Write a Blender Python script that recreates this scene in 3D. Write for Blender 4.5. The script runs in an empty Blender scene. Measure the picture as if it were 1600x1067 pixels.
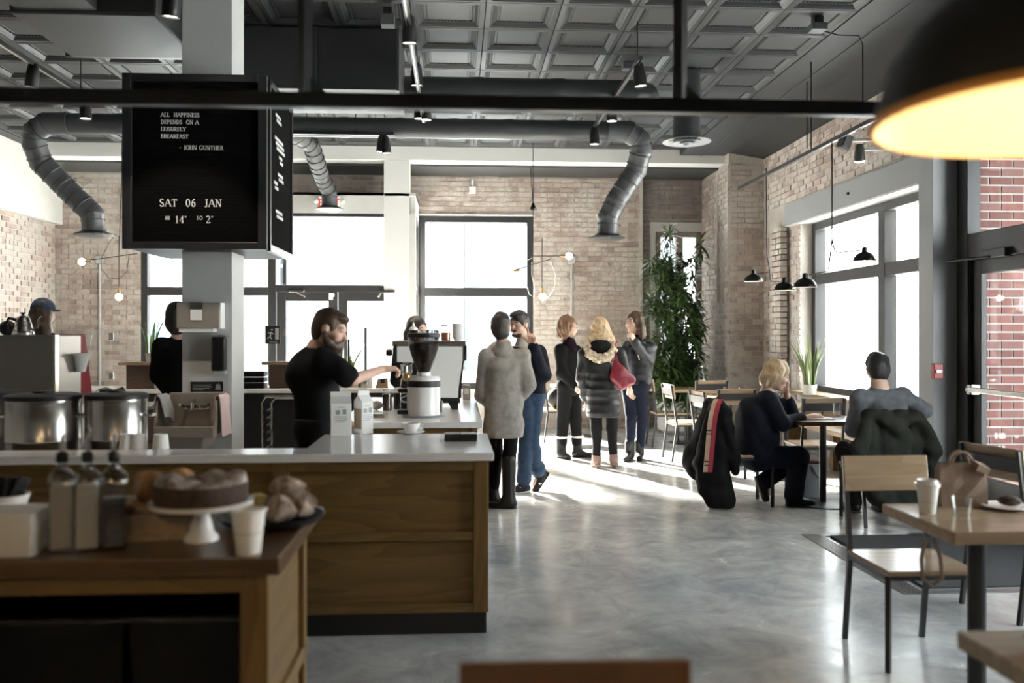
import bpy, bmesh, math, random
import numpy as np
from mathutils import Vector, Matrix, Euler
random.seed(7); np.random.seed(7)
scene = bpy.context.scene
C = scene.collection
PI = math.pi
# ---------------------------------------------------------------- camera, world, sun, exposure
F_PX, HOR, VPX, CAM_H = 1400.0, 521.0, 714.0, 1.5
YAW = math.atan((800.0 - VPX) / F_PX)
cam_d = bpy.data.cameras.new('camera'); cam = bpy.data.objects.new('camera', cam_d); C.objects.link(cam)
cam.location = (0, 0, CAM_H); cam.rotation_euler = (PI / 2, 0, -YAW)
cam_d.sensor_width = 36.0; cam_d.lens = 36.0 * F_PX / 1600.0
cam_d.shift_y = -(533.5 - HOR) / 1600.0
cam_d.dof.use_dof = True; cam_d.dof.focus_distance = 8.5; cam_d.dof.aperture_fstop = 1.7
cam_d.clip_start = 0.05; cam_d.clip_end = 300
scene.camera = cam
scene.view_settings.view_transform = 'Standard'; scene.view_settings.look = 'None'
scene.view_settings.gamma = 1.0; scene.view_settings.use_curve_mapping = False
scene.view_settings.exposure = 0.95
w = bpy.data.worlds.new('overcast_sky'); scene.world = w; w.use_nodes = True
bg = w.node_tree.nodes['Background']; bg.inputs[0].default_value = (0.93, 0.97, 1.0, 1); bg.inputs[1].default_value = 6.5
sun_d = bpy.data.lights.new('sun', 'SUN'); sun_d.energy = 85.0; sun_d.angle = math.radians(5.0); sun_d.color = (1.0, 0.93, 0.84)
sun = bpy.data.objects.new('sun', sun_d); C.objects.link(sun)
sun.rotation_euler = Vector((0.44, -0.86, -0.50)).to_track_quat('-Z', 'Y').to_euler()

# ---------------------------------------------------------------- pixel rays
_fw = Vector((math.sin(YAW), math.cos(YAW), 0)); _rt = Vector((math.cos(YAW), -math.sin(YAW), 0))
def ray(px, py): return _fw + _rt * ((px - 800.0) / F_PX) + Vector((0, 0, -(py - HOR) / F_PX))
def A(px, py, Y):
    d = ray(px, py); t = Y / d.y; return Vector((d.x * t, Y, CAM_H + d.z * t))
def AX(px, py, X):
    d = ray(px, py); t = X / d.x; return Vector((X, d.y * t, CAM_H + d.z * t))
def AZ(px, py, Z=0.0):
    d = ray(px, py); t = (Z - CAM_H) / d.z; return Vector((d.x * t, d.y * t, Z))

# ---------------------------------------------------------------- materials
MATS = {}
def mat(name, col, rough=0.6, metal=0.0, var=0.0, vs=8.0, bump=0.0, bs=40.0, emit=None, estr=0.0, trans=0.0, spec=0.5, stretch=(1, 1, 1), coat=0.0, sheen=0.0, col2=None, sub=0.0):
    m = bpy.data.materials.new(name); m.use_nodes = True; MATS[name] = m
    nt = m.node_tree; p = nt.nodes['Principled BSDF']; L = nt.links.new
    p.inputs['Base Color'].default_value = (*col, 1); p.inputs['Roughness'].default_value = rough; p.inputs['Metallic'].default_value = metal
    p.inputs['Specular IOR Level'].default_value = spec; p.inputs['Coat Weight'].default_value = coat; p.inputs['Sheen Weight'].default_value = sheen
    p.inputs['Transmission Weight'].default_value = trans
    if sub: p.inputs['Subsurface Weight'].default_value = sub; p.inputs['Subsurface Radius'].default_value = (0.02, 0.008, 0.004)
    if emit: p.inputs['Emission Color'].default_value = (*emit, 1); p.inputs['Emission Strength'].default_value = estr
    if var or bump or col2:
        tc = nt.nodes.new('ShaderNodeTexCoord'); mp = nt.nodes.new('ShaderNodeMapping'); L(tc.outputs['Object'], mp.inputs[0]); mp.inputs['Scale'].default_value = stretch
        oi = nt.nodes.new('ShaderNodeObjectInfo'); ad = nt.nodes.new('ShaderNodeVectorMath'); ad.operation = 'ADD'
        L(mp.outputs[0], ad.inputs[0]); L(oi.outputs['Random'], ad.inputs[1])
        if var or col2:
            n = nt.nodes.new('ShaderNodeTexNoise'); n.inputs['Scale'].default_value = vs; n.inputs['Detail'].default_value = 5; L(ad.outputs[0], n.inputs['Vector'])
            r = nt.nodes.new('ShaderNodeValToRGB'); L(n.outputs['Fac'], r.inputs[0])
            r.color_ramp.elements[0].position = 0.3; r.color_ramp.elements[1].position = 0.7
            c1 = col2 if col2 else [min(1, c * (1 + var)) for c in col]; c0 = col if col2 else [c * (1 - var) for c in col]
            r.color_ramp.elements[0].color = (*c0, 1); r.color_ramp.elements[1].color = (*c1, 1); L(r.outputs[0], p.inputs['Base Color'])
        if bump:
            n2 = nt.nodes.new('ShaderNodeTexNoise'); n2.inputs['Scale'].default_value = bs; n2.inputs['Detail'].default_value = 4; L(ad.outputs[0], n2.inputs['Vector'])
            b = nt.nodes.new('ShaderNodeBump'); b.inputs['Strength'].default_value = bump; b.inputs['Distance'].default_value = 0.01
            L(n2.outputs['Fac'], b.inputs['Height']); L(b.outputs[0], p.inputs['Normal'])
    return m
def wood(name, c0, c1, rough=0.45, axis='x', scale=6.0):
    m = bpy.data.materials.new(name); m.use_nodes = True; MATS[name] = m
    nt = m.node_tree; p = nt.nodes['Principled BSDF']; L = nt.links.new
    tc = nt.nodes.new('ShaderNodeTexCoord'); mp = nt.nodes.new('ShaderNodeMapping'); L(tc.outputs['Object'], mp.inputs[0])
    mp.inputs['Scale'].default_value = {'x': (0.12, 1, 1), 'y': (1, 0.12, 1), 'z': (1, 1, 0.12)}[axis]
    n = nt.nodes.new('ShaderNodeTexNoise'); n.inputs['Scale'].default_value = scale; n.inputs['Detail'].default_value = 3; L(mp.outputs[0], n.inputs['Vector'])
    wv = nt.nodes.new('ShaderNodeMath'); wv.operation = 'MULTIPLY'; wv.inputs[1].default_value = 14.0; L(n.outputs['Fac'], wv.inputs[0])
    fr = nt.nodes.new('ShaderNodeMath'); fr.operation = 'FRACT'; L(wv.outputs[0], fr.inputs[0])
    n3 = nt.nodes.new('ShaderNodeTexNoise'); n3.inputs['Scale'].default_value = scale * 14; n3.inputs['Detail'].default_value = 3; L(mp.outputs[0], n3.inputs['Vector'])
    mx = nt.nodes.new('ShaderNodeMix'); mx.data_type = 'FLOAT'; mx.inputs[0].default_value = 0.55; L(fr.outputs[0], mx.inputs[2]); L(n3.outputs['Fac'], mx.inputs[3])
    r = nt.nodes.new('ShaderNodeValToRGB'); L(mx.outputs[0], r.inputs[0]); r.color_ramp.elements[0].color = (*c0, 1); r.color_ramp.elements[1].color = (*c1, 1)
    r.color_ramp.elements[0].position = 0.15; r.color_ramp.elements[1].position = 0.8
    L(r.outputs[0], p.inputs['Base Color']); p.inputs['Roughness'].default_value = rough
    return m
def thin_glass(name, tint=(0.98, 1.0, 0.99), gloss=0.08):
    m = bpy.data.materials.new(name); m.use_nodes = True; MATS[name] = m; nt = m.node_tree; L = nt.links.new
    nt.nodes.remove(nt.nodes['Principled BSDF']); out = nt.nodes['Material Output']
    t = nt.nodes.new('ShaderNodeBsdfTransparent'); t.inputs[0].default_value = (*tint, 1); g = nt.nodes.new('ShaderNodeBsdfGlossy'); g.inputs['Roughness'].default_value = 0.02
    lw = nt.nodes.new('ShaderNodeLayerWeight'); lw.inputs[0].default_value = 0.5; pw = nt.nodes.new('ShaderNodeMath'); pw.operation = 'POWER'; pw.inputs[1].default_value = 5.0; L(lw.outputs['Facing'], pw.inputs[0])
    fr = nt.nodes.new('ShaderNodeMath'); fr.operation = 'MULTIPLY_ADD'; fr.inputs[1].default_value = 0.7; fr.inputs[2].default_value = 0.02 + gloss * 0.2; L(pw.outputs[0], fr.inputs[0]); mx = nt.nodes.new('ShaderNodeMixShader')
    L(fr.outputs[0], mx.inputs[0]); L(t.outputs[0], mx.inputs[1]); L(g.outputs[0], mx.inputs[2]); L(mx.outputs[0], out.inputs[0])
    return m
def brick_mat(name, cols, paint=None, pamt=0.0, rough=0.85, bump=0.6):
    """cols: list of brick colours picked per brick; paint: worn whitewash colour over them"""
    m = bpy.data.materials.new(name); m.use_nodes = True; MATS[name] = m
    nt = m.node_tree; p = nt.nodes['Principled BSDF']; L = nt.links.new
    ge = nt.nodes.new('ShaderNodeNewGeometry'); oi = nt.nodes.new('ShaderNodeObjectInfo')
    ad = nt.nodes.new('ShaderNodeMath'); ad.operation = 'ADD'; L(ge.outputs['Random Per Island'], ad.inputs[0]); L(oi.outputs['Random'], ad.inputs[1])
    fr = nt.nodes.new('ShaderNodeMath'); fr.operation = 'FRACT'; L(ad.outputs[0], fr.inputs[0])
    r = nt.nodes.new('ShaderNodeValToRGB'); L(fr.outputs[0], r.inputs[0]); cr = r.color_ramp; cr.interpolation = 'CONSTANT'
    while len(cr.elements) < len(cols): cr.elements.new(0.5)
    for i, c in enumerate(cols): cr.elements[i].position = i / len(cols); cr.elements[i].color = (*c, 1)
    n = nt.nodes.new('ShaderNodeTexNoise'); n.inputs['Scale'].default_value = 9; n.inputs['Detail'].default_value = 7; n.inputs['Roughness'].default_value = 0.65; L(ge.outputs['Position'], n.inputs['Vector'])
    last = r.outputs[0]
    if paint:
        nb = nt.nodes.new('ShaderNodeTexNoise'); nb.inputs['Scale'].default_value = 1.1; nb.inputs['Detail'].default_value = 3; L(ge.outputs['Position'], nb.inputs['Vector'])
        sm = nt.nodes.new('ShaderNodeMath'); sm.operation = 'ADD'; L(n.outputs['Fac'], sm.inputs[0]); L(nb.outputs['Fac'], sm.inputs[1])
        rr = nt.nodes.new('ShaderNodeMapRange'); rr.inputs[1].default_value = 1.25 - pamt; rr.inputs[2].default_value = 1.45 - pamt; rr.inputs[3].default_value = 0.12; rr.inputs[4].default_value = 0.92
        L(sm.outputs[0], rr.inputs[0])
        mx = nt.nodes.new('ShaderNodeMix'); mx.data_type = 'RGBA'; L(rr.outputs[0], mx.inputs[0]); L(last, mx.inputs[6]); mx.inputs[7].default_value = (*paint, 1); last = mx.outputs[2]
    L(last, p.inputs['Base Color']); p.inputs['Roughness'].default_value = rough
    b = nt.nodes.new('ShaderNodeBump'); b.inputs['Strength'].default_value = bump; b.inputs['Distance'].default_value = 0.012
    n2 = nt.nodes.new('ShaderNodeTexNoise'); n2.inputs['Scale'].default_value = 28; n2.inputs['Detail'].default_value = 5; L(ge.outputs['Position'], n2.inputs['Vector'])
    L(n2.outputs['Fac'], b.inputs['Height']); L(b.outputs[0], p.inputs['Normal'])
    return m

def concrete_floor():
    m = bpy.data.materials.new('polished_concrete'); m.use_nodes = True; nt = m.node_tree; p = nt.nodes['Principled BSDF']; L = nt.links.new
    ge = nt.nodes.new('ShaderNodeNewGeometry')
    n = nt.nodes.new('ShaderNodeTexNoise'); n.inputs['Scale'].default_value = 0.9; n.inputs['Detail'].default_value = 10; n.inputs['Roughness'].default_value = 0.62; n.inputs['Distortion'].default_value = 0.5; L(ge.outputs['Position'], n.inputs['Vector'])
    r = nt.nodes.new('ShaderNodeValToRGB'); L(n.outputs['Fac'], r.inputs[0]); e = r.color_ramp.elements
    e[0].position = 0.3; e[0].color = (0.27, 0.28, 0.295, 1); e[1].position = 0.72; e[1].color = (0.55, 0.545, 0.53, 1); x = e.new(0.5); x.color = (0.40, 0.405, 0.41, 1)
    n2 = nt.nodes.new('ShaderNodeTexNoise'); n2.inputs['Scale'].default_value = 3.2; n2.inputs['Detail'].default_value = 10; n2.inputs['Roughness'].default_value = 0.72; n2.inputs['Distortion'].default_value = 1.2; L(ge.outputs['Position'], n2.inputs['Vector'])
    mr = nt.nodes.new('ShaderNodeMapRange'); mr.inputs[1].default_value = 0.3; mr.inputs[2].default_value = 0.7; mr.inputs[3].default_value = 0.10; mr.inputs[4].default_value = 0.30; L(n2.outputs['Fac'], mr.inputs[0])
    mx = nt.nodes.new('ShaderNodeMix'); mx.data_type = 'RGBA'; mx.blend_type = 'MULTIPLY'; mx.inputs[0].default_value = 0.6; L(r.outputs[0], mx.inputs[6])
    rc = nt.nodes.new('ShaderNodeValToRGB'); L(n2.outputs['Fac'], rc.inputs[0]); rc.color_ramp.elements[0].position = 0.3; rc.color_ramp.elements[0].color = (0.2, 0.2, 0.2, 1); rc.color_ramp.elements[1].position = 0.62; rc.color_ramp.elements[1].color = (0.75, 0.75, 0.74, 1); L(rc.outputs[0], mx.inputs[7])
    hs = nt.nodes.new('ShaderNodeHueSaturation'); hs.inputs['Value'].default_value = 1.55; L(mx.outputs[2], hs.inputs['Color'])
    L(hs.outputs[0], p.inputs['Base Color']); L(mr.outputs[0], p.inputs['Roughness'])
    b = nt.nodes.new('ShaderNodeBump'); b.inputs['Strength'].default_value = 0.05; b.inputs['Distance'].default_value = 0.02; L(n.outputs['Fac'], b.inputs['Height']); L(b.outputs[0], p.inputs['Normal'])
    MATS['floor'] = m; return m

concrete_floor()
mat('ceil', (0.022, 0.024, 0.026), 0.5, var=0.12, vs=3)
mat('duct', (0.045, 0.048, 0.051), 0.38, spec=0.5)
mat('duct_dark', (0.018, 0.019, 0.02), 0.5)
mat('duct_light', (0.085, 0.089, 0.095), 0.4)
mat('duct_band', (0.05, 0.05, 0.055), 0.5)
mat('white_wall', (0.60, 0.60, 0.58), 0.7, var=0.03)
mat('pillar_white', (0.48, 0.485, 0.485), 0.55)
mat('beam_white', (0.72, 0.72, 0.70), 0.6)
mat('grey_steel_paint', (0.32, 0.33, 0.34), 0.5)
mat('frame_dark', (0.028, 0.028, 0.03), 0.4)
mat('frame_bronze', (0.035, 0.035, 0.037), 0.42)
mat('black', (0.007, 0.007, 0.008), 0.5)
mat('black_gloss', (0.01, 0.01, 0.011), 0.2)
mat('black_metal', (0.018, 0.018, 0.02), 0.38)
mat('rail_black', (0.012, 0.012, 0.013), 0.28)
mat('letter_felt', (0.004, 0.004, 0.004), 1.0, spec=0.05)
mat('letter_white', (0.82, 0.82, 0.8), 0.5)
mat('quartz', (0.83, 0.81, 0.79), 0.18, var=0.03, vs=30)
mat('steel', (0.55, 0.54, 0.52), 0.24, metal=1.0, stretch=(12, 12, 0.4), var=0.05, vs=6)
mat('steel_dark', (0.30, 0.29, 0.28), 0.32, metal=1.0)
mat('chrome', (0.8, 0.8, 0.8), 0.1, metal=1.0)
mat('white_gloss', (0.82, 0.81, 0.79), 0.22)
mat('white_matte', (0.82, 0.82, 0.81), 0.6)
mat('paper', (0.83, 0.82, 0.80), 0.75)
mat('ceramic', (0.85, 0.84, 0.82), 0.15, coat=0.3)
mat('kraft', (0.27, 0.195, 0.15), 0.8, var=0.15, vs=14, bump=0.4, bs=30)
mat('red_panel', (0.22, 0.012, 0.02), 0.5, spec=0.2)
mat('beige_steel', (0.36, 0.32, 0.28), 0.38, metal=0.3)
mat('red_alarm', (0.35, 0.03, 0.03), 0.4)
mat('coffee_beans', (0.045, 0.028, 0.02), 0.5, bump=0.8, bs=120)
mat('cold_brew', (0.03, 0.014, 0.01), 0.12)
mat('syrup', (0.38, 0.12, 0.05), 0.25)
mat('cake', (0.05, 0.026, 0.017), 0.8, var=0.3, vs=40, bump=0.5, bs=60)
mat('cake_sugar', (0.10, 0.065, 0.05), 0.9, vs=26, bump=0.6, bs=60, col2=(0.55, 0.5, 0.47))
mat('pastry', (0.42, 0.22, 0.08), 0.6, vs=14, bump=0.5, bs=30, col2=(0.16, 0.07, 0.025))
mat('pastry_sugar', (0.11, 0.065, 0.042), 0.85, vs=26, bump=0.8, bs=40, col2=(0.46, 0.38, 0.32))
mat('fruit_yellow', (0.62, 0.5, 0.16), 0.5, var=0.2, vs=12)
mat('bulb', (1, 0.9, 0.7), 0.3, emit=(1.0, 0.80, 0.52), estr=9.0)
mat('bulb_white', (1, 0.97, 0.9), 0.3, emit=(1.0, 0.90, 0.72), estr=7.0)
mat('lamp_inner', (0.90, 0.70, 0.42), 0.45)
mat('spot_lens', (1, 1, 1), 0.3, emit=(1.0, 0.90, 0.76), estr=14.0)
mat('brass', (0.6, 0.42, 0.2), 0.3, metal=1.0)
mat('rubber_mat', (0.035, 0.038, 0.042), 0.85, bump=0.4, bs=200)
mat('grate', (0.22, 0.225, 0.23), 0.35, metal=0.6)
mat('tray_black', (0.004, 0.004, 0.0045), 0.5, spec=0.2)
mat('skin', (0.60, 0.38, 0.29), 0.5, var=0.06, vs=10, sub=0.06)
mat('skin_pale', (0.68, 0.45, 0.35), 0.5, var=0.05, vs=10, sub=0.06)
mat('lip', (0.42, 0.17, 0.15), 0.5)
mat('eye_white', (0.5, 0.47, 0.44), 0.3)
mat('eye_dark', (0.03, 0.02, 0.015), 0.2)
mat('pot', (0.62, 0.61, 0.58), 0.8, var=0.06, vs=6)
mat('soil', (0.03, 0.022, 0.016), 0.95, bump=0.8, bs=60)
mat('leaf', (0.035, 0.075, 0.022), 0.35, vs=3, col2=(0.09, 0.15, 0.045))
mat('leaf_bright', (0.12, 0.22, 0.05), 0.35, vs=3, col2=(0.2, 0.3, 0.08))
mat('snake_leaf', (0.10, 0.17, 0.07), 0.4, vs=14, col2=(0.30, 0.34, 0.15), stretch=(1, 1, 0.35))
mat('stem', (0.14, 0.10, 0.06), 0.8)
mat('snow', (0.82, 0.84, 0.86), 0.85, bump=0.3, bs=3)
mat('facade_pale', (0.22, 0.215, 0.21), 0.8, var=0.06, vs=1.0)
mat('facade_grey', (0.12, 0.13, 0.14), 0.8, var=0.06, vs=1.0)
mat('facade_red', (0.17, 0.085, 0.07), 0.8, var=0.12, vs=4.0)
mat('facade_window', (0.10, 0.13, 0.16), 0.15)
mat('orange', (0.7, 0.3, 0.05), 0.6)
mat('mortar', (0.52, 0.48, 0.44), 0.95, bump=0.6, bs=60, var=0.1, vs=6)
mat('mortar_dark', (0.12, 0.10, 0.09), 0.95)
mat('mortar_pale', (0.45, 0.43, 0.41), 0.95)
mat('stone_low', (0.46, 0.44, 0.42), 0.95, bump=0.9, bs=14, var=0.25, vs=6)
wood('oak', (0.12, 0.067, 0.018), (0.205, 0.122, 0.038), 0.42, 'x', 3.0)
wood('oak_v', (0.12, 0.067, 0.018), (0.205, 0.122, 0.038), 0.42, 'z', 3.0)
wood('oak_y', (0.13, 0.075, 0.027), (0.22, 0.135, 0.055), 0.42, 'y', 3.0)
wood('walnut_top', (0.055, 0.028, 0.013), (0.11, 0.06, 0.028), 0.3, 'x', 3.0)
wood('maple', (0.27, 0.19, 0.12), (0.37, 0.27, 0.18), 0.2, 'x', 4.0)
wood('maple_y', (0.30, 0.21, 0.13), (0.42, 0.31, 0.2), 0.35, 'y', 4.0)
wood('chair_red', (0.075, 0.036, 0.018), (0.115, 0.058, 0.03), 0.4, 'x', 4.0)
wood('grey_wood', (0.20, 0.17, 0.145), (0.33, 0.28, 0.24), 0.6, 'x', 4.0)
wood('brown_box', (0.06, 0.038, 0.024), (0.10, 0.065, 0.042), 0.6, 'x', 4.0)
thin_glass('glass'); thin_glass('glass_clear', (0.97, 0.98, 0.98), 0.12); thin_glass('bottle_glass', (0.80, 0.81, 0.80), 0.7); thin_glass('glass_smoke', (0.55, 0.52, 0.50), 0.2)
BR_WHITE = [(0.44, 0.34, 0.29), (0.40, 0.30, 0.26), (0.50, 0.42, 0.37), (0.34, 0.25, 0.21), (0.47, 0.39, 0.34), (0.30, 0.23, 0.20), (0.53, 0.46, 0.41)]
brick_mat('brick_wash', BR_WHITE, paint=(0.58, 0.53, 0.48), pamt=0.30)
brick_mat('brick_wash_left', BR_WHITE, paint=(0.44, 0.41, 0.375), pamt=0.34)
brick_mat('brick_wash_right', BR_WHITE, paint=(0.58, 0.54, 0.50), pamt=0.32)
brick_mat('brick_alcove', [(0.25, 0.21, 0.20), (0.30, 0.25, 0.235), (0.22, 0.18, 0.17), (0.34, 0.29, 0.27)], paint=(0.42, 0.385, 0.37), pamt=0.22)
brick_mat('brick_dark', [(0.15, 0.08, 0.06), (0.20, 0.11, 0.08), (0.11, 0.07, 0.06)])
brick_mat('brick_red', [(0.20, 0.085, 0.075), (0.235, 0.10, 0.088), (0.17, 0.075, 0.068), (0.22, 0.11, 0.1)], bump=0.3)

# ---------------------------------------------------------------- mesh builder
class MB:
    def __init__(s): s.v = []; s.f = []; s.mi = []; s.cur = 0
    def _add(s, vs, fs):
        o = len(s.v); s.v += [tuple(x) for x in vs]; s.f += [tuple(i + o for i in f) for f in fs]; s.mi += [s.cur] * len(fs); return s
    def box(s, x0, x1, y0, y1, z0, z1):
        return s._add([(x0, y0, z0), (x1, y0, z0), (x1, y1, z0), (x0, y1, z0), (x0, y0, z1), (x1, y0, z1), (x1, y1, z1), (x0, y1, z1)],
                      [(0, 3, 2, 1), (4, 5, 6, 7), (0, 1, 5, 4), (1, 2, 6, 5), (2, 3, 7, 6), (3, 0, 4, 7)])
    def cbox(s, c, size, rot=None):
        hx, hy, hz = [q / 2 for q in size]; R = rot if rot else Matrix.Identity(3); c = Vector(c)
        vs = [c + R @ Vector((x, y, z)) for z in (-hz, hz) for (x, y) in ((-hx, -hy), (hx, -hy), (hx, hy), (-hx, hy))]
        return s._add(vs, [(0, 3, 2, 1), (4, 5, 6, 7), (0, 1, 5, 4), (1, 2, 6, 5), (2, 3, 7, 6), (3, 0, 4, 7)])
    def hexa(s, b, t):   # bottom loop of 4, top loop of 4 (counter-clockwise from above)
        return s._add(list(b) + list(t), [(0, 3, 2, 1), (4, 5, 6, 7), (0, 1, 5, 4), (1, 2, 6, 5), (2, 3, 7, 6), (3, 0, 4, 7)])
    def tube(s, pts, r, n=10, cap=True, flat=None):
        pts = [Vector(p) for p in pts]; k = len(pts); rs = r if isinstance(r, (list, tuple)) else [r] * k
        vs = []; prev = None
        for i in range(k):
            t = (pts[min(i + 1, k - 1)] - pts[max(i - 1, 0)]).normalized()
            u = (prev - t * prev.dot(t)) if prev is not None else (Vector((0, 0, 1)).cross(t) if abs(t.z) < 0.95 else Vector((1, 0, 0)).cross(t))
            if u.length < 1e-6: u = t.orthogonal()
            u.normalize(); prev = u; v = t.cross(u)
            for j in range(n):
                a = 2 * PI * j / n; vs.append(pts[i] + (u * math.cos(a) + v * math.sin(a)) * rs[i])
        fs = [(i * n + j, i * n + (j + 1) % n, (i + 1) * n + (j + 1) % n, (i + 1) * n + j) for i in range(k - 1) for j in range(n)]
        if cap: fs += [tuple(reversed(range(n))), tuple(range((k - 1) * n, k * n))]
        return s._add(vs, fs)
    def bar(s, a, b, w, h=None, up=(0, 0, 1)):   # square bar between two points
        a, b = Vector(a), Vector(b); t = (b - a).normalized(); h = h or w
        u = t.cross(Vector(up)); u = u.normalized() if u.length > 1e-4 else t.orthogonal().normalized(); v = u.cross(t)
        q = [(-1, -1), (1, -1), (1, 1), (-1, 1)]
        vs = [p + u * (x * w / 2) + v * (y * h / 2) for p in (a, b) for x, y in q]
        return s._add(vs, [(0, 1, 2, 3), (7, 6, 5, 4), (0, 4, 5, 1), (1, 5, 6, 2), (2, 6, 7, 3), (3, 7, 4, 0)])
    def lathe(s, prof, n=24, c=(0, 0, 0), close=True):   # prof: (r, z) bottom to top
        vs = [(c[0] + r * math.cos(2 * PI * j / n), c[1] + r * math.sin(2 * PI * j / n), c[2] + z) for r, z in prof for j in range(n)]
        k = len(prof); fs = [(i * n + j, i * n + (j + 1) % n, (i + 1) * n + (j + 1) % n, (i + 1) * n + j) for i in range(k - 1) for j in range(n)]
        if close: fs += [tuple(reversed(range(n))), tuple(range((k - 1) * n, k * n))]
        return s._add(vs, fs)
    def prism(s, poly, h, M=None):   # poly xy ccw, extruded along z by h, mapped by matrix
        n = len(poly); M = M or Matrix.Identity(4)
        vs = [M @ Vector((x, y, 0)) for x, y in poly] + [M @ Vector((x, y, h)) for x, y in poly]
        return s._add(vs, [tuple(reversed(range(n))), tuple(range(n, 2 * n))] + [(i, (i + 1) % n, n + (i + 1) % n, n + i) for i in range(n)])
    def ball(s, c, r, n=12, m=8, rot=None):
        r = r if isinstance(r, (tuple, list)) else (r, r, r); c = Vector(c); R = rot or Matrix.Identity(3)
        vs = [c + R @ Vector((0, 0, -r[2]))]
        for i in range(1, m):
            ph = -PI / 2 + PI * i / m
            for j in range(n): a = 2 * PI * j / n; vs.append(c + R @ Vector((r[0] * math.cos(ph) * math.cos(a), r[1] * math.cos(ph) * math.sin(a), r[2] * math.sin(ph))))
        vs.append(c + R @ Vector((0, 0, r[2]))); t = len(vs) - 1
        fs = [(0, 1 + (j + 1) % n, 1 + j) for j in range(n)] + [(t, 1 + (m - 2) * n + j, 1 + (m - 2) * n + (j + 1) % n) for j in range(n)]
        fs += [(1 + i * n + j, 1 + i * n + (j + 1) % n, 1 + (i + 1) * n + (j + 1) % n, 1 + (i + 1) * n + j) for i in range(m - 2) for j in range(n)]
        return s._add(vs, fs)
    def sheet(s, grid, th=0.0):   # grid[i][j] of points -> solid sheet of thickness th
        R = len(grid); K = len(grid[0]); P = [[Vector(p) for p in row] for row in grid]
        if th <= 0:
            return s._add([p for r in P for p in r], [(i * K + j, i * K + j + 1, (i + 1) * K + j + 1, (i + 1) * K + j) for i in range(R - 1) for j in range(K - 1)])
        top = []; bot = []
        for i in range(R):
            for j in range(K):
                du = P[min(i + 1, R - 1)][j] - P[max(i - 1, 0)][j]; dv = P[i][min(j + 1, K - 1)] - P[i][max(j - 1, 0)]; nn = du.cross(dv)
                nn = nn.normalized() if nn.length > 1e-9 else Vector((0, 0, 1)); top.append(P[i][j] + nn * th / 2); bot.append(P[i][j] - nn * th / 2)
        N = R * K; fs = []
        for i in range(R - 1):
            for j in range(K - 1): a, b, c, d = i * K + j, i * K + j + 1, (i + 1) * K + j + 1, (i + 1) * K + j; fs += [(d, c, b, a), (a + N, b + N, c + N, d + N)]
        for j in range(K - 1): fs += [(j, j + 1, j + 1 + N, j + N), ((R - 1) * K + j + 1, (R - 1) * K + j, (R - 1) * K + j + N, (R - 1) * K + j + 1 + N)]
        for i in range(R - 1): fs += [((i + 1) * K, i * K, i * K + N, (i + 1) * K + N), (i * K + K - 1, (i + 1) * K + K - 1, (i + 1) * K + K - 1 + N, i * K + K - 1 + N)]
        return s._add(top + bot, fs)
    def build(s, name, m, parent=None, loc=(0, 0, 0), smooth=False, bevel=0.0, label=None, rot=(0, 0, 0)):
        me = bpy.data.meshes.new(name); me.from_pydata(s.v, [], s.f); me.update()
        for q in (m if isinstance(m, (list, tuple)) else [m]): me.materials.append(MATS[q])
        if isinstance(m, (list, tuple)): me.polygons.foreach_set('material_index', s.mi)
        bm = bmesh.new(); bm.from_mesh(me); bmesh.ops.recalc_face_normals(bm, faces=bm.faces); bm.to_mesh(me); bm.free()
        if smooth:
            me.polygons.foreach_set('use_smooth', [True] * len(me.polygons))
            me.set_sharp_from_angle(angle=math.radians(40))
        o = bpy.data.objects.new(name, me); C.objects.link(o); o.location = loc; o.rotation_euler = rot
        if parent: o.parent = parent
        if bevel:
            b = o.modifiers.new('bevel', 'BEVEL'); b.width = bevel; b.segments = 2; b.limit_method = 'ANGLE'
        if label: o['label'] = label
        return o
def tag(o, label, cat, group=None):
    o['label'] = label; o['category'] = cat
    if group: o['group'] = group
    return o
def thing(name, label, cat, loc=(0, 0, 0), rotz=0.0, group=None):
    o = bpy.data.objects.new(name, None); C.objects.link(o); o.empty_display_size = 0.1; o.location = loc; o.rotation_euler = (0, 0, rotz)
    return tag(o, label, cat, group)
def struct(o): o['kind'] = 'structure'; return o
def sroot(name, loc=(0, 0, 0)):
    o = bpy.data.objects.new(name, None); C.objects.link(o); o.location = loc; return struct(o)
def dup(root, loc, rotz, label, group=None):
    r = root.copy(); C.objects.link(r); r.location = loc; r.rotation_euler = (0, 0, rotz); r['label'] = label
    if group: r['group'] = group
    for ch in list(root.children):
        c = ch.copy(); C.objects.link(c); c.parent = r; c.matrix_parent_inverse = ch.matrix_parent_inverse.copy()
        for g in list(ch.children): d = g.copy(); C.objects.link(d); d.parent = c; d.matrix_parent_inverse = g.matrix_parent_inverse.copy()
    return r
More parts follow.
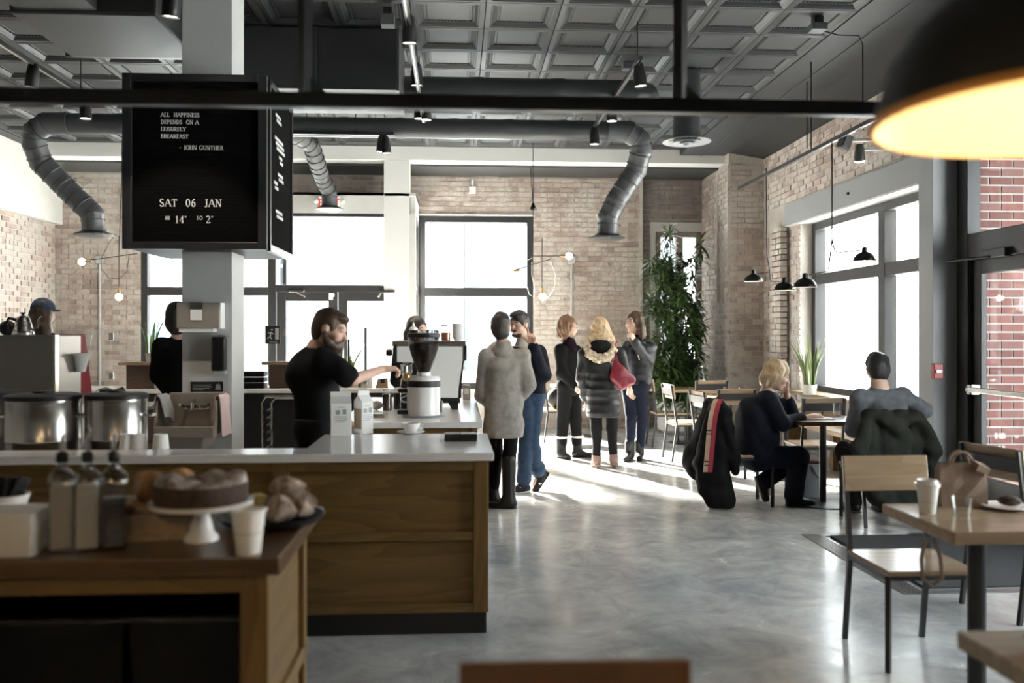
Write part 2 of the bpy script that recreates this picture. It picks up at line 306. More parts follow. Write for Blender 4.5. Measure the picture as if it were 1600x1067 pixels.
# ================================================================ the room
YB = 14.2; XL = -6.18; XR = 4.5; ZC = 4.15; YN = -3.0; YD = 13.1
def grid_boxes(mb, u0, u1, z0, z1, holes, put):
    us = sorted({u0, u1, *[min(max(q, u0), u1) for h in holes for q in h[:2]]}); zs = sorted({z0, z1, *[min(max(q, z0), z1) for h in holes for q in h[2:]]})
    for a, b in zip(us, us[1:]):
        for c, d in zip(zs, zs[1:]):
            if not any(h[0] < (a + b) / 2 < h[1] and h[2] < (c + d) / 2 < h[3] for h in holes): put(mb, a, b, c, d)
_bm = MB().cbox((0, 0, 0), (1, 1, 1)); _brick_me = {}
def brick_mesh(m):
    if m not in _brick_me:
        o = MB().cbox((0, 0, 0), (1, 1, 1)).build('brick', m); _brick_me[m] = o.data; bpy.data.objects.remove(o)
    return _brick_me[m]
def bricks(parent, m, org, u, nrm, W, H, holes=(), bl=0.205, bh=0.066, j=0.012, proud=0.012, nobj=300, pri=None, rough=1.0, seed=1, z0=0.0):
    """running-bond bricks on a wall face: org lower-left, u along, nrm outward. pri(u,z)->sort key, lowest become objects"""
    rnd = random.Random(seed); u = Vector(u); nrm = Vector(nrm); org = Vector(org); L = []; row = 0; z = z0
    while z + bh * 0.5 < H:
        zt = min(z + bh, H); x = -(bl + j) * (0.5 if row % 2 else 0.0) + j * 0.5; head = row % 6 == 5
        l = (bl - j) / 2 if head else bl
        while x < W:
            x0, x1 = max(x, 0), min(x + l, W)
            segs = [(x0, x1)]
            for h in holes:
                if h[2] < zt - 0.01 and h[3] > z + 0.01:
                    ns = []
                    for s0, s1 in segs:
                        if h[1] <= s0 or h[0] >= s1: ns.append((s0, s1)); continue
                        if s0 < h[0]: ns.append((s0, h[0]))
                        if s1 > h[1]: ns.append((h[1], s1))
                    segs = ns
            for s0, s1 in segs:
                if s1 - s0 > 0.03: L.append((s0, s1, z, zt))
            x += l + j
        z += bh + j; row += 1
    if pri: L.sort(key=lambda b: pri((b[0] + b[1]) / 2, (b[2] + b[3]) / 2))
    R = Matrix((u, nrm, Vector((0, 0, 1)))).transposed(); me = brick_mesh(m); rest = MB()
    for i, (a, b, c, d) in enumerate(L):
        dep = proud + rnd.uniform(-0.004, 0.006) * rough; w = (b - a) + rnd.uniform(-0.006, 0.002) * rough; hh = (d - c) + rnd.uniform(-0.006, 0.002) * rough
        ctr = org + u * ((a + b) / 2) + Vector((0, 0, (c + d) / 2)) + nrm * (dep / 2 - 0.01)
        tilt = Euler((rnd.uniform(-1, 1) * 0.03 * rough, rnd.uniform(-1, 1) * 0.012 * rough, rnd.uniform(-1, 1) * 0.015 * rough)).to_matrix()
        if i < nobj:
            o = bpy.data.objects.new('brick', me); C.objects.link(o); o.parent = parent
            o.matrix_local = Matrix.Translation(ctr - parent.location) @ (R @ tilt).to_4x4() @ Matrix.Diagonal((w, dep + 0.02, hh, 1))
        else: rest.cbox(ctr - parent.location, (w, dep + 0.02, hh), R @ tilt)
    if rest.v:
        o = rest.build('brick_courses', m, parent); o['kind'] = 'stuff'
# ---- floor, ceiling
struct(MB().box(XL - 0.3, XR + 0.3, YN, YB + 0.3, -0.15, 0).build('floor', 'floor'))
cl = struct(MB().box(XL - 0.3, XR + 0.3, YN, YD + 0.3, ZC + 0.07, ZC + 0.2).build('ceiling', 'ceil'))
TP = 0.612; tx0 = 0.234 - 10 * TP; ty0 = 7.18 - TP
def tile_mesh():
    mb = MB(); h = TP / 2
    rings = [(h, 0.012), (h - 0.005, 0.0), (h - 0.045, -0.004), (h - 0.055, 0.004), (h - 0.06, 0.004), (h - 0.085, 0.026), (h - 0.105, 0.028), (h - 0.110, 0.034), (h - 0.125, 0.034), (h - 0.13, 0.028)]
    vs = []
    for r, z in rings: vs += [(-r, -r, z), (r, -r, z), (r, r, z), (-r, r, z)]
    fs = [(i * 4 + j, i * 4 + (j + 1) % 4, (i + 1) * 4 + (j + 1) % 4, (i + 1) * 4 + j) for i in range(len(rings) - 1) for j in range(4)] + [tuple(range((len(rings) - 1) * 4, len(rings) * 4))]
    mb._add(vs, fs)
    for k in range(4):
        Rm = Matrix.Rotation(k * PI / 2, 3, 'Z')
        for i in range(15): mb.cbox(Rm @ Vector((-0.19 + 0.38 * i / 14, h - 0.098, 0.026)), (0.014, 0.012, 0.014) if k % 2 == 0 else (0.012, 0.014, 0.014))
    o = mb.build('ceiling_tile', 'ceil'); return o
t0 = tile_mesh(); first = True
for i in range(15):
    for jy in range(11):
        x, y = tx0 + (i + 0.5) * TP, ty0 + (jy + 0.5) * TP
        if y + TP / 2 > YD + 0.05: continue
        o = t0 if first else t0.copy()
        if not first: C.objects.link(o)
        first = False; o.parent = cl; o.location = (x, y, ZC)
MB().box(tx0, 3.294, YN, ty0, ZC - 0.005, ZC + 0.07).build('plain_ceiling_panel', 'ceil', cl)
MB().box(3.294, 3.98, YN, YD, ZC - 0.01, ZC + 0.07).build('plaster_strip', 'ceil', cl)
MB().hexa([(3.98, YN, ZC - 0.01), (XR, YN, 4.06), (XR, YD, 4.06), (3.98, YD, ZC - 0.01)], [(3.98, YN, ZC + 0.07), (XR, YN, ZC + 0.07), (XR, YD, ZC + 0.07), (3.98, YD, ZC + 0.07)]).build('sloped_plaster_strip', 'ceil', cl)
MB().box(XL, tx0, YN, YD, ZC - 0.01, ZC + 0.07).build('plain_ceiling_panel', 'ceil', cl)
MB().box(XL - 0.2, XR + 0.2, YD + 0.3, YB + 0.3, 3.99, 4.2).build('rear_soffit', 'duct', cl)
for X in (3.62,): MB().bar((X, 6.2, ZC - 0.012), (X, YD, ZC - 0.012), 0.012).build('plaster_joint', 'duct_band', cl)
# ---- back beam and pillar
struct(MB().box(XL, XR, YD, YD + 0.32, 4.02, ZC + 0.1).build('trim_1', 'beam_white', bevel=0.006))
pr = sroot('trim_2', (-0.875, YD + 0.16, 0))
MB().box(-0.185, 0.185, -0.16, 0.16, 0, 4.02).build('post', 'beam_white', pr, bevel=0.006)
# ---- back wall
wb = sroot('wall_back', (0, YB, 0))
LW = (-4.886, -2.66, 0.55, 3.36); EN = (-2.66, -0.60, 0.0, 3.54); RW = (-0.60, 1.21, 0.62, 3.36); SW = (3.207, 3.97, 1.0, 3.15)
HB = [(q[0], q[1], q[2], q[3]) for q in (LW, EN, RW)] + [(2.93, 3.97, 0, 4.0)]
mb = MB(); grid_boxes(mb, XL - 0.2, XR + 0.2, 0, 4.0, HB, lambda m, a, b, c, d: m.box(a, b, 0, 0.3, c, d)); mb.build('mortar_bed', 'mortar', wb)
def sh(hs, o): return [(h[0] - o, h[1] - o, h[2], h[3]) for h in hs]
bricks(wb, 'brick_wash', (1.21, YB, 0), (1, 0, 0), (0, -1, 0), 1.72, 3.99, (), nobj=300, pri=lambda u, z: (z < 0.95, abs(z - 2.4) + abs(u - 0.9)), seed=3)
bricks(wb, 'brick_wash', (XL, YB, 0), (1, 0, 0), (0, -1, 0), LW[0] - XL, 3.99, (), nobj=0, seed=4)
bricks(wb, 'brick_wash', (LW[0], YB, 3.36), (1, 0, 0), (0, -1, 0), RW[1] - LW[0], 0.63, [(EN[0] - LW[0], EN[1] - LW[0], -1, 0.18)], nobj=0, seed=5)
MB().box(2.905, 2.965, -0.03, 0.2, 0, 3.99).build('corner_strip', 'mortar', wb)
# alcove with small window
wa = sroot('wall_alcove', (0, YB + 0.15, 0))
mb = MB(); grid_boxes(mb, 2.9, 4.0, 0, 4.0, [SW], lambda m, a, b, c, d: m.box(a, b, 0, 0.2, c, d)); mb.build('mortar_bed', 'mortar', wa)
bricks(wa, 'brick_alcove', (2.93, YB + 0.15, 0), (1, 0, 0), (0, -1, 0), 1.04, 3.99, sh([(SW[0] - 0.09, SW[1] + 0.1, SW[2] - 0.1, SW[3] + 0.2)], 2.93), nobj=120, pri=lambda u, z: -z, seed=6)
# pilaster
wp = sroot('wall_pilaster', (0, 12.9, 0))
MB().box(3.97, XR + 0.2, 0, 1.6, 0, ZC).build('mortar_bed', 'mortar', wp)
bricks(wp, 'brick_wash_right', (3.985, 12.9, 0), (1, 0, 0), (0, -1, 0), XR - 3.985, 3.99, (), nobj=180, pri=lambda u, z: (z < 0.85, -z), seed=7)
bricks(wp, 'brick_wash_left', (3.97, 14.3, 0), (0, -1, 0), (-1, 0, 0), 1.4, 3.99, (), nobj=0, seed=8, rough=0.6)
# ---- left wall with white bulkhead
wl = sroot('wall_left', (XL, 0, 0))
MB().box(-0.3, 0, YN, YB + 0.3, 0, ZC + 0.1).build('mortar_bed', 'mortar', wl)
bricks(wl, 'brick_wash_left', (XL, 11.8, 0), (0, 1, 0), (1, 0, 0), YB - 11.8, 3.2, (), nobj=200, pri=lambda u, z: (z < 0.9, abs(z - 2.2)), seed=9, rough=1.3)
MB().box(0, 0.12, 9.0, YB, 3.17, ZC + 0.05).build('white_bulkhead', 'white_wall', wl, bevel=0.004)
# ---- right wall
wr = sroot('wall_right', (XR, 0, 0))
W3 = (8.0, 11.5, 0.72, 2.95); DR = (6.25, 7.62, 0.0, 3.3); W4 = (2.2, 5.6, 0.5, 3.2)
mb = MB(); grid_boxes(mb, YN, YB, 0, ZC + 0.1, [W3, DR, W4], lambda m, a, b, c, d: m.box(0, 0.35, a, b, c, d)); mb.build('mortar_bed', 'mortar', wr)
bricks(wr, 'brick_wash_right', (XR, 12.9, 0), (0, -1, 0), (-1, 0, 0), 12.9 - 6.3, 4.06, [(12.9 - 11.5, 12.9 - 8.0, 0, 3.24), (0, 12.9 - 11.5, 2.95, 3.24), (12.9 - 8.0, 12.9 - 6.2, 0, 3.3)], nobj=260, pri=lambda u, z: (z < 0.9, -z if z > 2.9 else 1), seed=10, rough=1.2)
# pier beside the window (a second brick fold)
bricks(wr, 'brick_wash_right', (XR - 0.07, 12.25, 0.0), (0, -1, 0), (-1, 0, 0), 0.40, 2.93, (), nobj=60, seed=11, proud=0.07)
MB().box(-0.02, 0.3, 8.0, 11.5, 0.0, 0.72).build('stone_base', 'stone_low', wr)
struct(wr)
lin = sroot('trim_3', (XR, 0, 0))
MB().box(-0.06, 0.02, 7.6, 11.92, 2.955, 3.235).build('lintel_plate', 'grey_steel_paint', lin, bevel=0.004)
MB().box(-0.06, 0.34, 7.95, 11.92, 2.935, 2.955).build('lintel_soffit', 'white_wall', lin)
MB().lathe([(0.016, 0), (0.016, 0.02)], 12).build('bolt', 'black', lin, loc=(-0.06, 9.92, 3.09), rot=(0, -PI / 2, 0))
# ---- wall behind the camera
struct(MB().box(XL, XR + 0.2, YN - 0.2, YN, 0, ZC + 0.1).build('wall_front', 'grey_steel_paint'))
# ---- window helper: frame bars in a local (u,z) plane, built as parts
def window(name, org, u, n, bars, panes, m='frame_dark', depth=0.09, gl='glass', off=0.0, sill=None):
    r = sroot(name, org); u = Vector(u); n = Vector(n); R = Matrix((u, n, Vector((0, 0, 1)))).transposed()
    for nm, a, b, c, d in bars: MB().cbox(u * ((a + b) / 2) + Vector((0, 0, (c + d) / 2)) + n * off, (b - a, depth * (0.9 if nm == 'transom_bar' else 1.0), d - c), R).build(nm, m, r, bevel=0.004)
    for a, b, c, d in panes: MB().cbox(u * ((a + b) / 2) + Vector((0, 0, (c + d) / 2)) + n * off, (b - a, 0.008, d - c), R).build('pane', gl, r)
    return r
def framed(u0, u1, z0, z1, t, vs=(), hs=(), tl=None):
    b = [('frame_side', u0, u0 + t, z0, z1), ('frame_side', u1 - t, u1, z0, z1), ('frame_head', u0 + t, u1 - t, z1 - t, z1), ('frame_sill', u0 + t, u1 - t, z0, z0 + t)]
    b += [('mullion', a, c, z0 + t, z1 - t) for a, c in vs] + [('transom_bar', u0 + t, u1 - t, a, c) for a, c in hs]
    us = [u0 + t] + [q for v in sorted(vs) for q in v] + [u1 - t]; zs = [z0 + t] + [q for v in sorted(hs) for q in v] + [z1 - t]
    p = [(us[i], us[i + 1], zs[k], zs[k + 1]) for i in range(0, len(us), 2) for k in range(0, len(zs), 2)]
    return b, p
b, p = framed(-0.60, 1.21, 0.62, 3.36, 0.10, (), [(2.09, 2.225)]); window('window_1', (0, YB + 0.06, 0), (1, 0, 0), (0, -1, 0), b, p, depth=0.12)
MB().box(-0.62, 1.23, YB - 0.05, YB + 0.1, 3.36, 3.385).build('trim_4', 'white_wall')['kind'] = 'structure'
struct(MB().box(-0.62, 1.23, YB - 0.16, YB + 0.1, 0.58, 0.62).build('trim_5', 'white_wall'))
b, p = framed(-4.886, -2.66, 0.55, 3.36, 0.10, [(-3.72, -3.62)], [(2.09, 2.225)]); window('window_2', (0, YB + 0.06, 0), (1, 0, 0), (0, -1, 0), b, p, depth=0.12)
# small alcove window
b, p = framed(SW[0], SW[1], SW[2], SW[3], 0.09, [(3.55, 3.66)], [(1.9, 2.0)]); window('window_4', (0, YB + 0.2, 0), (1, 0, 0), (0, -1, 0), b, p, m='grey_wood', depth=0.1)
wt = sroot('trim_6', (0, YB + 0.14, 0))
MB().box(SW[0] - 0.09, SW[1], -0.03, 0.02, SW[3], SW[3] + 0.15).build('casing_head', 'white_wall', wt, bevel=0.004)
MB().box(SW[0] - 0.09, SW[0], -0.03, 0.02, SW[2], SW[3]).build('casing_side', 'white_wall', wt, bevel=0.004)
# entry vestibule: header, doors, side light
en = sroot('wall_entry', (0, YD, 0))
MB().box(-2.72, -1.06, 0, 0.08, 3.24, 3.54).build('header', 'white_wall', en)
MB().box(-0.69, -0.60, 0.0, 0.08, 0, 3.24).build('jamb', 'white_wall', en)
MB().box(-0.68, -0.60, 0.08, YB - YD + 0.1, 3.24, 3.54).build('side_header', 'white_wall', en)
MB().box(-2.72, -0.60, 0.0, YB - YD + 0.1, 3.50, 3.54).build('vestibule_roof', 'white_wall', en)
MB().box(-2.72, -2.64, 0.08, YB - YD + 0.1, 3.24, 3.54).build('side_header', 'white_wall', en)
b, p = framed(-2.72, -0.80, 2.18, 3.24, 0.05, (), ()); b[0] = ('frame_side', -2.72, -2.61, 0, 3.24); p = [(-2.61, -0.85, 2.23, 3.20)]
b[3] = ('frame_sill', -2.61, -0.85, 2.10, 2.20)
window('window_5', (0, YD + 0.05, 0), (1, 0, 0), (0, -1, 0), b, p, m='frame_bronze', depth=0.09)
b, p = framed(YD + 0.1, YB, 0.1, 3.24, 0.07, (), [(2.09, 2.21)]); window('window_6', (-0.63, 0, 0), (0, 1, 0), (1, 0, 0), b, p, m='frame_dark', depth=0.06)
b, p = framed(YD + 0.1, YB, 0.1, 3.24, 0.07, (), [(2.09, 2.21)]); window('window_7', (-2.68, 0, 0), (0, 1, 0), (1, 0, 0), b, p, m='frame_dark', depth=0.06)
def glass_door(name, u0, u1, z1, org, u, n, m, t=0.13):
    r = sroot(name, org); uu = Vector(u); nn = Vector(n); R = Matrix((uu, nn, Vector((0, 0, 1)))).transposed()
    def part(nm, a, b, c, d, dep, mm, off=0.0, bev=0.004): return MB().cbox(uu * ((a + b) / 2) + Vector((0, 0, (c + d) / 2)) + nn * off, (b - a, dep, d - c), R).build(nm, mm, r, bevel=bev)
    part('stile', u0, u0 + t, 0.01, z1, 0.05, m); part('stile', u1 - t, u1, 0.01, z1, 0.05, m)
    part('top_rail', u0 + t, u1 - t, z1 - t, z1, 0.05, m); part('bottom_rail', u0 + t, u1 - t, 0.01, 0.28, 0.05, m); part('pane', u0 + t, u1 - t, 0.28, z1 - t, 0.01, 'glass', bev=0)
    return r, part
d2, pt = glass_door('door_1', -2.60, -1.73, 2.10, (0, YD + 0.06, 0), (1, 0, 0), (0, -1, 0), 'frame_bronze')
pt('closer', -2.42, -2.2, 2.09, 2.13, 0.06, 'steel', 0.05); MB().bar((-2.3, -0.08, 2.09), (-2.18, -0.12, 2.03), 0.02).build('closer_arm', 'steel', d2)
MB().bar((-1.80, -0.06, 0.9), (-1.80, -0.06, 1.3), 0.025).build('pull_handle', 'steel', d2)
d3, pt = glass_door('door_2', -1.72, -0.86, 2.10, (0, YD + 0.06, 0), (1, 0, 0), (0, -1, 0), 'frame_bronze')
pt('closer', -1.13, -0.9, 2.09, 2.13, 0.06, 'steel', 0.05); MB().bar((-1.1, -0.08, 2.09), (-1.13, -0.12, 2.03), 0.02).build('closer_arm', 'steel', d3)
MB().bar((-1.65, -0.06, 0.9), (-1.65, -0.06, 1.3), 0.025).build('pull_handle', 'steel', d3)
tag(MB().cbox((0, 0, 0), (0.055, 0.05, 0.1)).cbox((0.035, 0, 0.02), (0.03, 0.04, 0.05)).build('door_sensor', 'white_matte', loc=A(517, 463, YD - 0.03), bevel=0.006), 'small white sensor above the middle of the rear double doors', 'sensor')
# right window and storefront
b, p = framed(8.0, 11.5, 0.72, 2.95, 0.11, [(9.50, 9.65)], [(2.13, 2.27)]); b[2] = ('frame_head', 8.11, 11.39, 2.84, 2.95)
window('window_3', (XR + 0.22, 0, 0), (0, 1, 0), (-1, 0, 0), b, p, m='frame_bronze', depth=0.14)
struct(MB().box(XR - 0.16, XR + 0.2, 8.0, 11.48, 0.72, 0.76).build('trim_7', 'maple_y', bevel=0.004))
b, p = framed(2.2, 5.6, 0.5, 3.2, 0.08, [(3.85, 3.95)], ()); window('window_8', (XR + 0.12, 0, 0), (0, 1, 0), (-1, 0, 0), b, p, m='frame_bronze', depth=0.14)
# steel column and the side door
co = sroot('trim_8', (0, 7.7, 0))
MB().box(4.21, 4.45, 0, 0.25, 0, 4.06).build('column', 'grey_steel_paint', co, bevel=0.004)
b = [('frame_side', 7.50, 7.66, 0, 3.3), ('frame_side', 6.2, 6.3, 0, 3.3), ('frame_head', 6.3, 7.5, 3.2, 3.3), ('transom_bar', 6.3, 7.5, 2.13, 2.36)]
window('window_9', (XR - 0.03, 0, 0), (0, 1, 0), (-1, 0, 0), b, [(6.3, 7.5, 2.36, 3.2)], m='frame_dark', depth=0.12)
d1, pt = glass_door('door_3', 6.31, 7.49, 2.13, (XR - 0.02, 0, 0), (0, 1, 0), (-1, 0, 0), 'frame_dark', 0.12)
MB().bar((-0.10, 6.4, 1.02), (-0.10, 7.46, 1.02), 0.035, 0.05).build('push_bar', 'steel', d1, bevel=0.01)
MB().cbox((-0.06, 7.42, 1.02), (0.1, 0.08, 0.09)).build('push_bar_end', 'steel', d1, bevel=0.01)
pt('closer', 6.9, 7.25, 2.12, 2.19, 0.07, 'black_metal', 0.08); MB().tube([(-0.12, 7.1, 2.13), (-0.26, 7.45, 2.12), (-0.10, 7.55, 2.13)], 0.011, 8).build('closer_arm', 'black_metal', d1)
# ---- outside the right door: red brick pier, facing the room
ob = sroot('wall_outside_pier', (0, 7.615, 0))
MB().box(4.86, 6.1, 0.0, 0.3, 0, 3.5).box(4.55, 4.86, 0.0, 0.01, 0, 3.3).build('mortar_bed', 'mortar_pale', ob)
bricks(ob, 'brick_red', (4.56, 7.61, 0), (1, 0, 0), (0, -1, 0), 1.53, 3.45, (), bl=0.2, bh=0.06, j=0.016, proud=0.006, nobj=300, pri=lambda u, z: u, seed=12, rough=0.3)
ww_ = sroot('wall_sun_block', (2.3, 16.1, 0)); MB().box(-0.6, 0.6, -1.4, 1.4, 0, 5).build('mortar_bed', 'mortar_pale', ww_)  # unseen block added outside to keep the sun off the alcove window
cn = sroot('ceiling_shade_outside', (5.9, 7.0, 3.45)); MB().box(-1.05, 0.4, -1.35, 1.2, 0, 0.2).build('shade_slab', 'mortar_pale', cn)  # added roof out of view, cuts the sky light on the brick pier
ow = sroot('wall_shade_outside', (6.1, 0, 0)); MB().box(0, 0.2, 5.65, 8.2, 0, 3.45).build('mortar_bed', 'mortar_pale', ow)  # added wall out of view, narrows the daylight reaching the pier
# ---- street outside
gr = struct(MB().box(-60, 60, YB + 0.3, 90, -0.25, -0.05).box(XR + 0.35, 60, -30, YB + 0.3, -0.25, -0.05).build('ground', 'snow'))
def building(name, label, x0, x1, y, h, m, wins, depth=8, facing=-1, trim='white_matte'):
    r = thing(name, label, 'building', ((x0 + x1) / 2, y, 0)); hw = (x1 - x0) / 2
    MB().box(-hw, hw, 0, depth, -0.2, h).build('facade', m, r); MB().box(-hw - 0.15, hw + 0.15, -0.25, depth, h, h + 0.35).build('cornice', trim, r)
    for wx, wz, ww, wh in wins:
        f = MB().box(wx - ww / 2, wx + ww / 2, -0.06, 0.02, wz, wz + wh).build('window', trim, r)
        MB().box(wx - ww / 2 + 0.1, wx + ww / 2 - 0.1, -0.075, 0.0, wz + 0.1, wz + wh / 2 - 0.05).build('pane', 'facade_window', f); MB().box(wx - ww / 2 + 0.1, wx + ww / 2 - 0.1, -0.075, 0.0, wz + wh / 2 + 0.05, wz + wh - 0.1).build('pane', 'facade_window', f)
    return r
bw = [(wx, wz, 1.15, 2.0) for wz in (1.0, 4.3, 7.6) for wx in (-5, -2.3, 0.4, 3.1, 5.6)]
building('street_house', 'pale plastered house across the street behind the double doors', -13.5, -0.2, 36, 11.5, 'facade_pale', bw)
building('street_house', 'grey stone house across the street behind the centre window', 0.3, 9.5, 37, 10, 'facade_grey', [(wx, wz, 1.1, 1.8) for wz in (1.0, 4.2, 7) for wx in (-3, 0, 3)])
building('street_house', 'red brick house across the street behind the left window', -27, -14.2, 36, 10.5, 'facade_red', bw)
rs = building('street_house', 'pale house seen through the right-hand window', -9, 9, 0, 9, 'facade_pale', [(wx, wz, 1.2, 2.0) for wz in (1.0, 4.4) for wx in (-6, -2, 2, 6)])
rs.location = (24, 16, 0); rs.rotation_euler = (0, 0, -PI / 2)
# ================================================================ overhead: ducts, tracks, fixtures
def ribbed(pts, r, pitch=0.09, amp=0.012, n=20):
    """duct along a polyline with raised seams"""
    P = [Vector(p) for p in pts]; out = []; rs = []
    for a, b in zip(P, P[1:]):
        L = (b - a).length; k = max(1, int(L / pitch))
        for i in range(k):
            for t, rr in ((0.0, r + amp), (0.08, r + amp), (0.12, r), (0.9, r)): out.append(a + (b - a) * ((i + t) / k)); rs.append(rr)
    out.append(P[-1]); rs.append(r); return MB().tube(out, rs, n)
def rings(parent, pts, r, pitch, off):
    P = [Vector(p) for p in pts]; acc = 0.0
    for a, b in zip(P, P[1:]):
        L = (b - a).length; t = (b - a).normalized(); q = acc
        while q < L: c = a + t * q; MB().tube([c - t * 0.004 - off, c + t * 0.004 - off], r + 0.0105, 20).build('seam_ring', 'duct_band', parent, smooth=True); q += pitch
        acc = q - L
def arc_pts(c, r, a0, a1, n, ax, ay):
    ax, ay = Vector(ax), Vector(ay); c = Vector(c)
    return [c + ax * (r * math.cos(a0 + (a1 - a0) * i / n)) + ay * (r * math.sin(a0 + (a1 - a0) * i / n)) for i in range(n + 1)]
def flange(parent, c, r):
    MB().lathe([(r * 1.02, 0.035), (r * 1.75, 0.0), (r * 1.75, -0.012), (r * 1.1, -0.03), (r * 0.4, -0.035)], 28).build('diffuser_plate', 'duct', parent, loc=c, smooth=True)
# rear round duct with two offset drops
d = thing('round_duct', 'long dark round duct with ribbed elbow drops at both ends under the ceiling', 'duct', (-1.5, 10.4, 3.87))
O = d.location
ribbed([(-4.46, 10.4, 3.87), (1.85, 10.4, 3.87)], 0.115, 0.6, 0.006).build('main_run', 'duct', d, loc=-O, smooth=True)
for s, x0, k2 in ((1, 1.85, 1.0), (-1, -4.46, 2.2)):
    e = Vector((x0 + 0.13 * s, 10.4, 3.87)); rng = [e + Vector((-0.22 * s, 0, 0)), e + Vector((0.02 * s, -0.01, -0.01)), e + Vector((0.16 * s, 0.02, -0.09)), e + Vector((0.19 * s, 0.06, -0.22)), e + Vector((0.15 * s, 0.14, -0.42)), e + Vector((-0.08 * s * k2, 0.22, -0.78)), e + Vector((-0.17 * s * k2, 0.25, -0.98)), e + Vector((-0.18 * s * k2, 0.25, -1.22))]
    ribbed(rng, 0.125, 0.13, 0.006).build('elbow_drop', 'duct_light', d, loc=-O, smooth=True); rings(d, rng[1:], 0.125, 0.115, O); flange(d, rng[-1] - O, 0.125)
d = thing('round_duct', 'short ribbed duct drop hanging in front of the exit sign', 'duct', (-1.85, 12.0, 3.9))
O = d.location; rng = [A(440, 210, 11.4), A(468, 212, 11.5), A(487, 228, 11.7), A(494, 250, 11.9), A(503, 278, 12.3), A(514, 300, 12.5), A(515, 326, 12.5)]
ribbed(rng, 0.105, 0.12, 0.006).build('elbow_drop', 'duct_light', d, loc=-O, smooth=True); rings(d, rng[1:], 0.105, 0.115, O); flange(d, rng[-1] - O, 0.105)
d = thing('round_duct', 'thick dark round duct running right from the rectangular duct box', 'duct', (0, 8.7, 3.83)); O = d.location
ribbed([(-0.6, 8.7, 3.83), (1.75, 8.7, 3.83)], 0.15, 0.75, 0.006).build('main_run', 'duct', d, loc=-O, smooth=True)
MB().tube([(1.75, 8.7, 3.83), (1.82, 8.7, 3.83), (1.93, 8.7, 3.85), (1.96, 8.7, 3.86)], [0.15, 0.145, 0.10, 0.06], 20).build('end_taper', 'duct', d, loc=-O, smooth=True)
d = thing('duct_box', 'large rectangular black duct box behind the letter board', 'duct', (-1.2, 8.2, 3.6))
MB().box(-0.75, 0.68, -0.42, 0.45, 0, 0.53).build('casing', 'duct_dark', d, bevel=0.006); MB().box(0.68, 0.70, -0.42, 0.45, -0.005, 0.53).build('end_flange', 'duct', d)
MB().box(-0.02, 0.0, -0.428, -0.42, 0, 0.53).build('seam', 'duct', d)
d = thing('duct_box', 'flat rectangular duct running along the ceiling left of the pillar', 'duct', (-2.6, 4.5, 3.62))
MB().box(-0.28, 0.24, -3.0, 1.55, 0, 0.5).build('casing', 'duct_dark', d, bevel=0.005); MB().box(-0.33, 0.62, 1.55, 2.5, -0.02, 0.5).build('junction_box', 'duct_dark', d, bevel=0.02); MB().box(-0.36, 0.66, 2.48, 2.52, -0.02, 0.5).build('end_flange', 'duct', d)
# ceiling diffuser
d = thing('ceiling_diffuser', 'round louvred air diffuser hanging on a neck under the ceiling', 'air diffuser', A(1073, 221, 9.0)); z = 4.15 - d.location.z
MB().lathe([(0.14, 0.02), (0.14, z)], 24).build('neck', 'duct', d, smooth=True)
for i, (ra, rb) in enumerate(((0.15, 0.245), (0.09, 0.14), (0.035, 0.08))):
    MB().lathe([(ra, 0.03 - 0.012 * i), (rb, 0.0 - 0.012 * i), (rb, -0.008 - 0.012 * i), (ra * 0.95, 0.018 - 0.012 * i)], 32, close=False).build('louvre_ring', 'grey_steel_paint', d, smooth=True)
MB().lathe([(0.035, -0.02), (0.03, -0.045), (0.01, -0.05)], 16).build('centre_cone', 'grey_steel_paint', d, smooth=True)
# tracks and spot heads
def track(label, a, b, rods=()):
    r = thing('light_track', label, 'light track', a); a, b = Vector(a), Vector(b)
    MB().bar((0, 0, 0), b - a, 0.036, 0.034).build('channel', 'black_metal', r); off = Vector((0.0, 0, -0.018)); MB().bar(off, b - a + off, 0.012, 0.004).build('conductor_slot', 'steel', r)
    for t in rods:
        q = (b - a) * t; MB().tube([q, q + Vector((0, 0, ZC - a.z))], 0.006, 6).build('hanger_rod', 'black_metal', r)
    return r
track('centre track above the white grinder, running away from the viewer', (-0.36, 5.2, 3.8), (-0.36, 9.75, 3.8), (0.3, 0.75))
track('track right of centre in front of the round ceiling diffuser', (1.53, 7.4, 3.8), (1.53, 10.0, 3.8), (0.05, 0.9))
track('track crossing the upper left corner of the ceiling', (-3.62, 5.5, 3.8), (-3.6, 9.2, 3.8), (0.45, 0.9))
track('short sideways track between the letter board and the rear pillar', (-1.95, 10.3, 3.78), (-0.72, 10.3, 3.78), (0.2, 0.65))
def spot(label, p, zt, rr=0.055, ln=0.2, tilt=(0, 0, 0), warm=False, power=40):
    p = Vector(p); r = thing('spot_light', label, 'spotlight', p, 0, 'black can spotlights on the tracks')
    Rm = Euler(tilt).to_matrix()
    MB().lathe([(rr * 0.55, ln), (rr * 0.8, ln * 0.9), (rr, ln * 0.45), (rr, 0), (rr * 0.93, 0), (rr * 0.9, 0.012)], 20, close=False).build('can', 'black_metal', r, smooth=True, rot=tilt)
    MB().lathe([(0.002, 0.010), (rr * 0.9, 0.010)], 20, close=False).build('lens', 'spot_lens', r, rot=tilt)
    top = Rm @ Vector((0, 0, ln * 0.95)); MB().bar(top, Vector((0, 0, max(zt - p.z, ln + 0.01))), 0.02).build('stem', 'black_metal', r)
    if power:
        ld = bpy.data.lights.new('spot_lamp', 'SPOT'); ld.energy = power; ld.spot_size = 1.2; ld.color = (1, 0.86, 0.68); ld.shadow_soft_size = 0.05
        lo = bpy.data.objects.new('spot_lamp', ld); C.objects.link(lo); lo.parent = r; lo.location = Rm @ Vector((0, 0, -0.015)); lo.rotation_euler = tilt
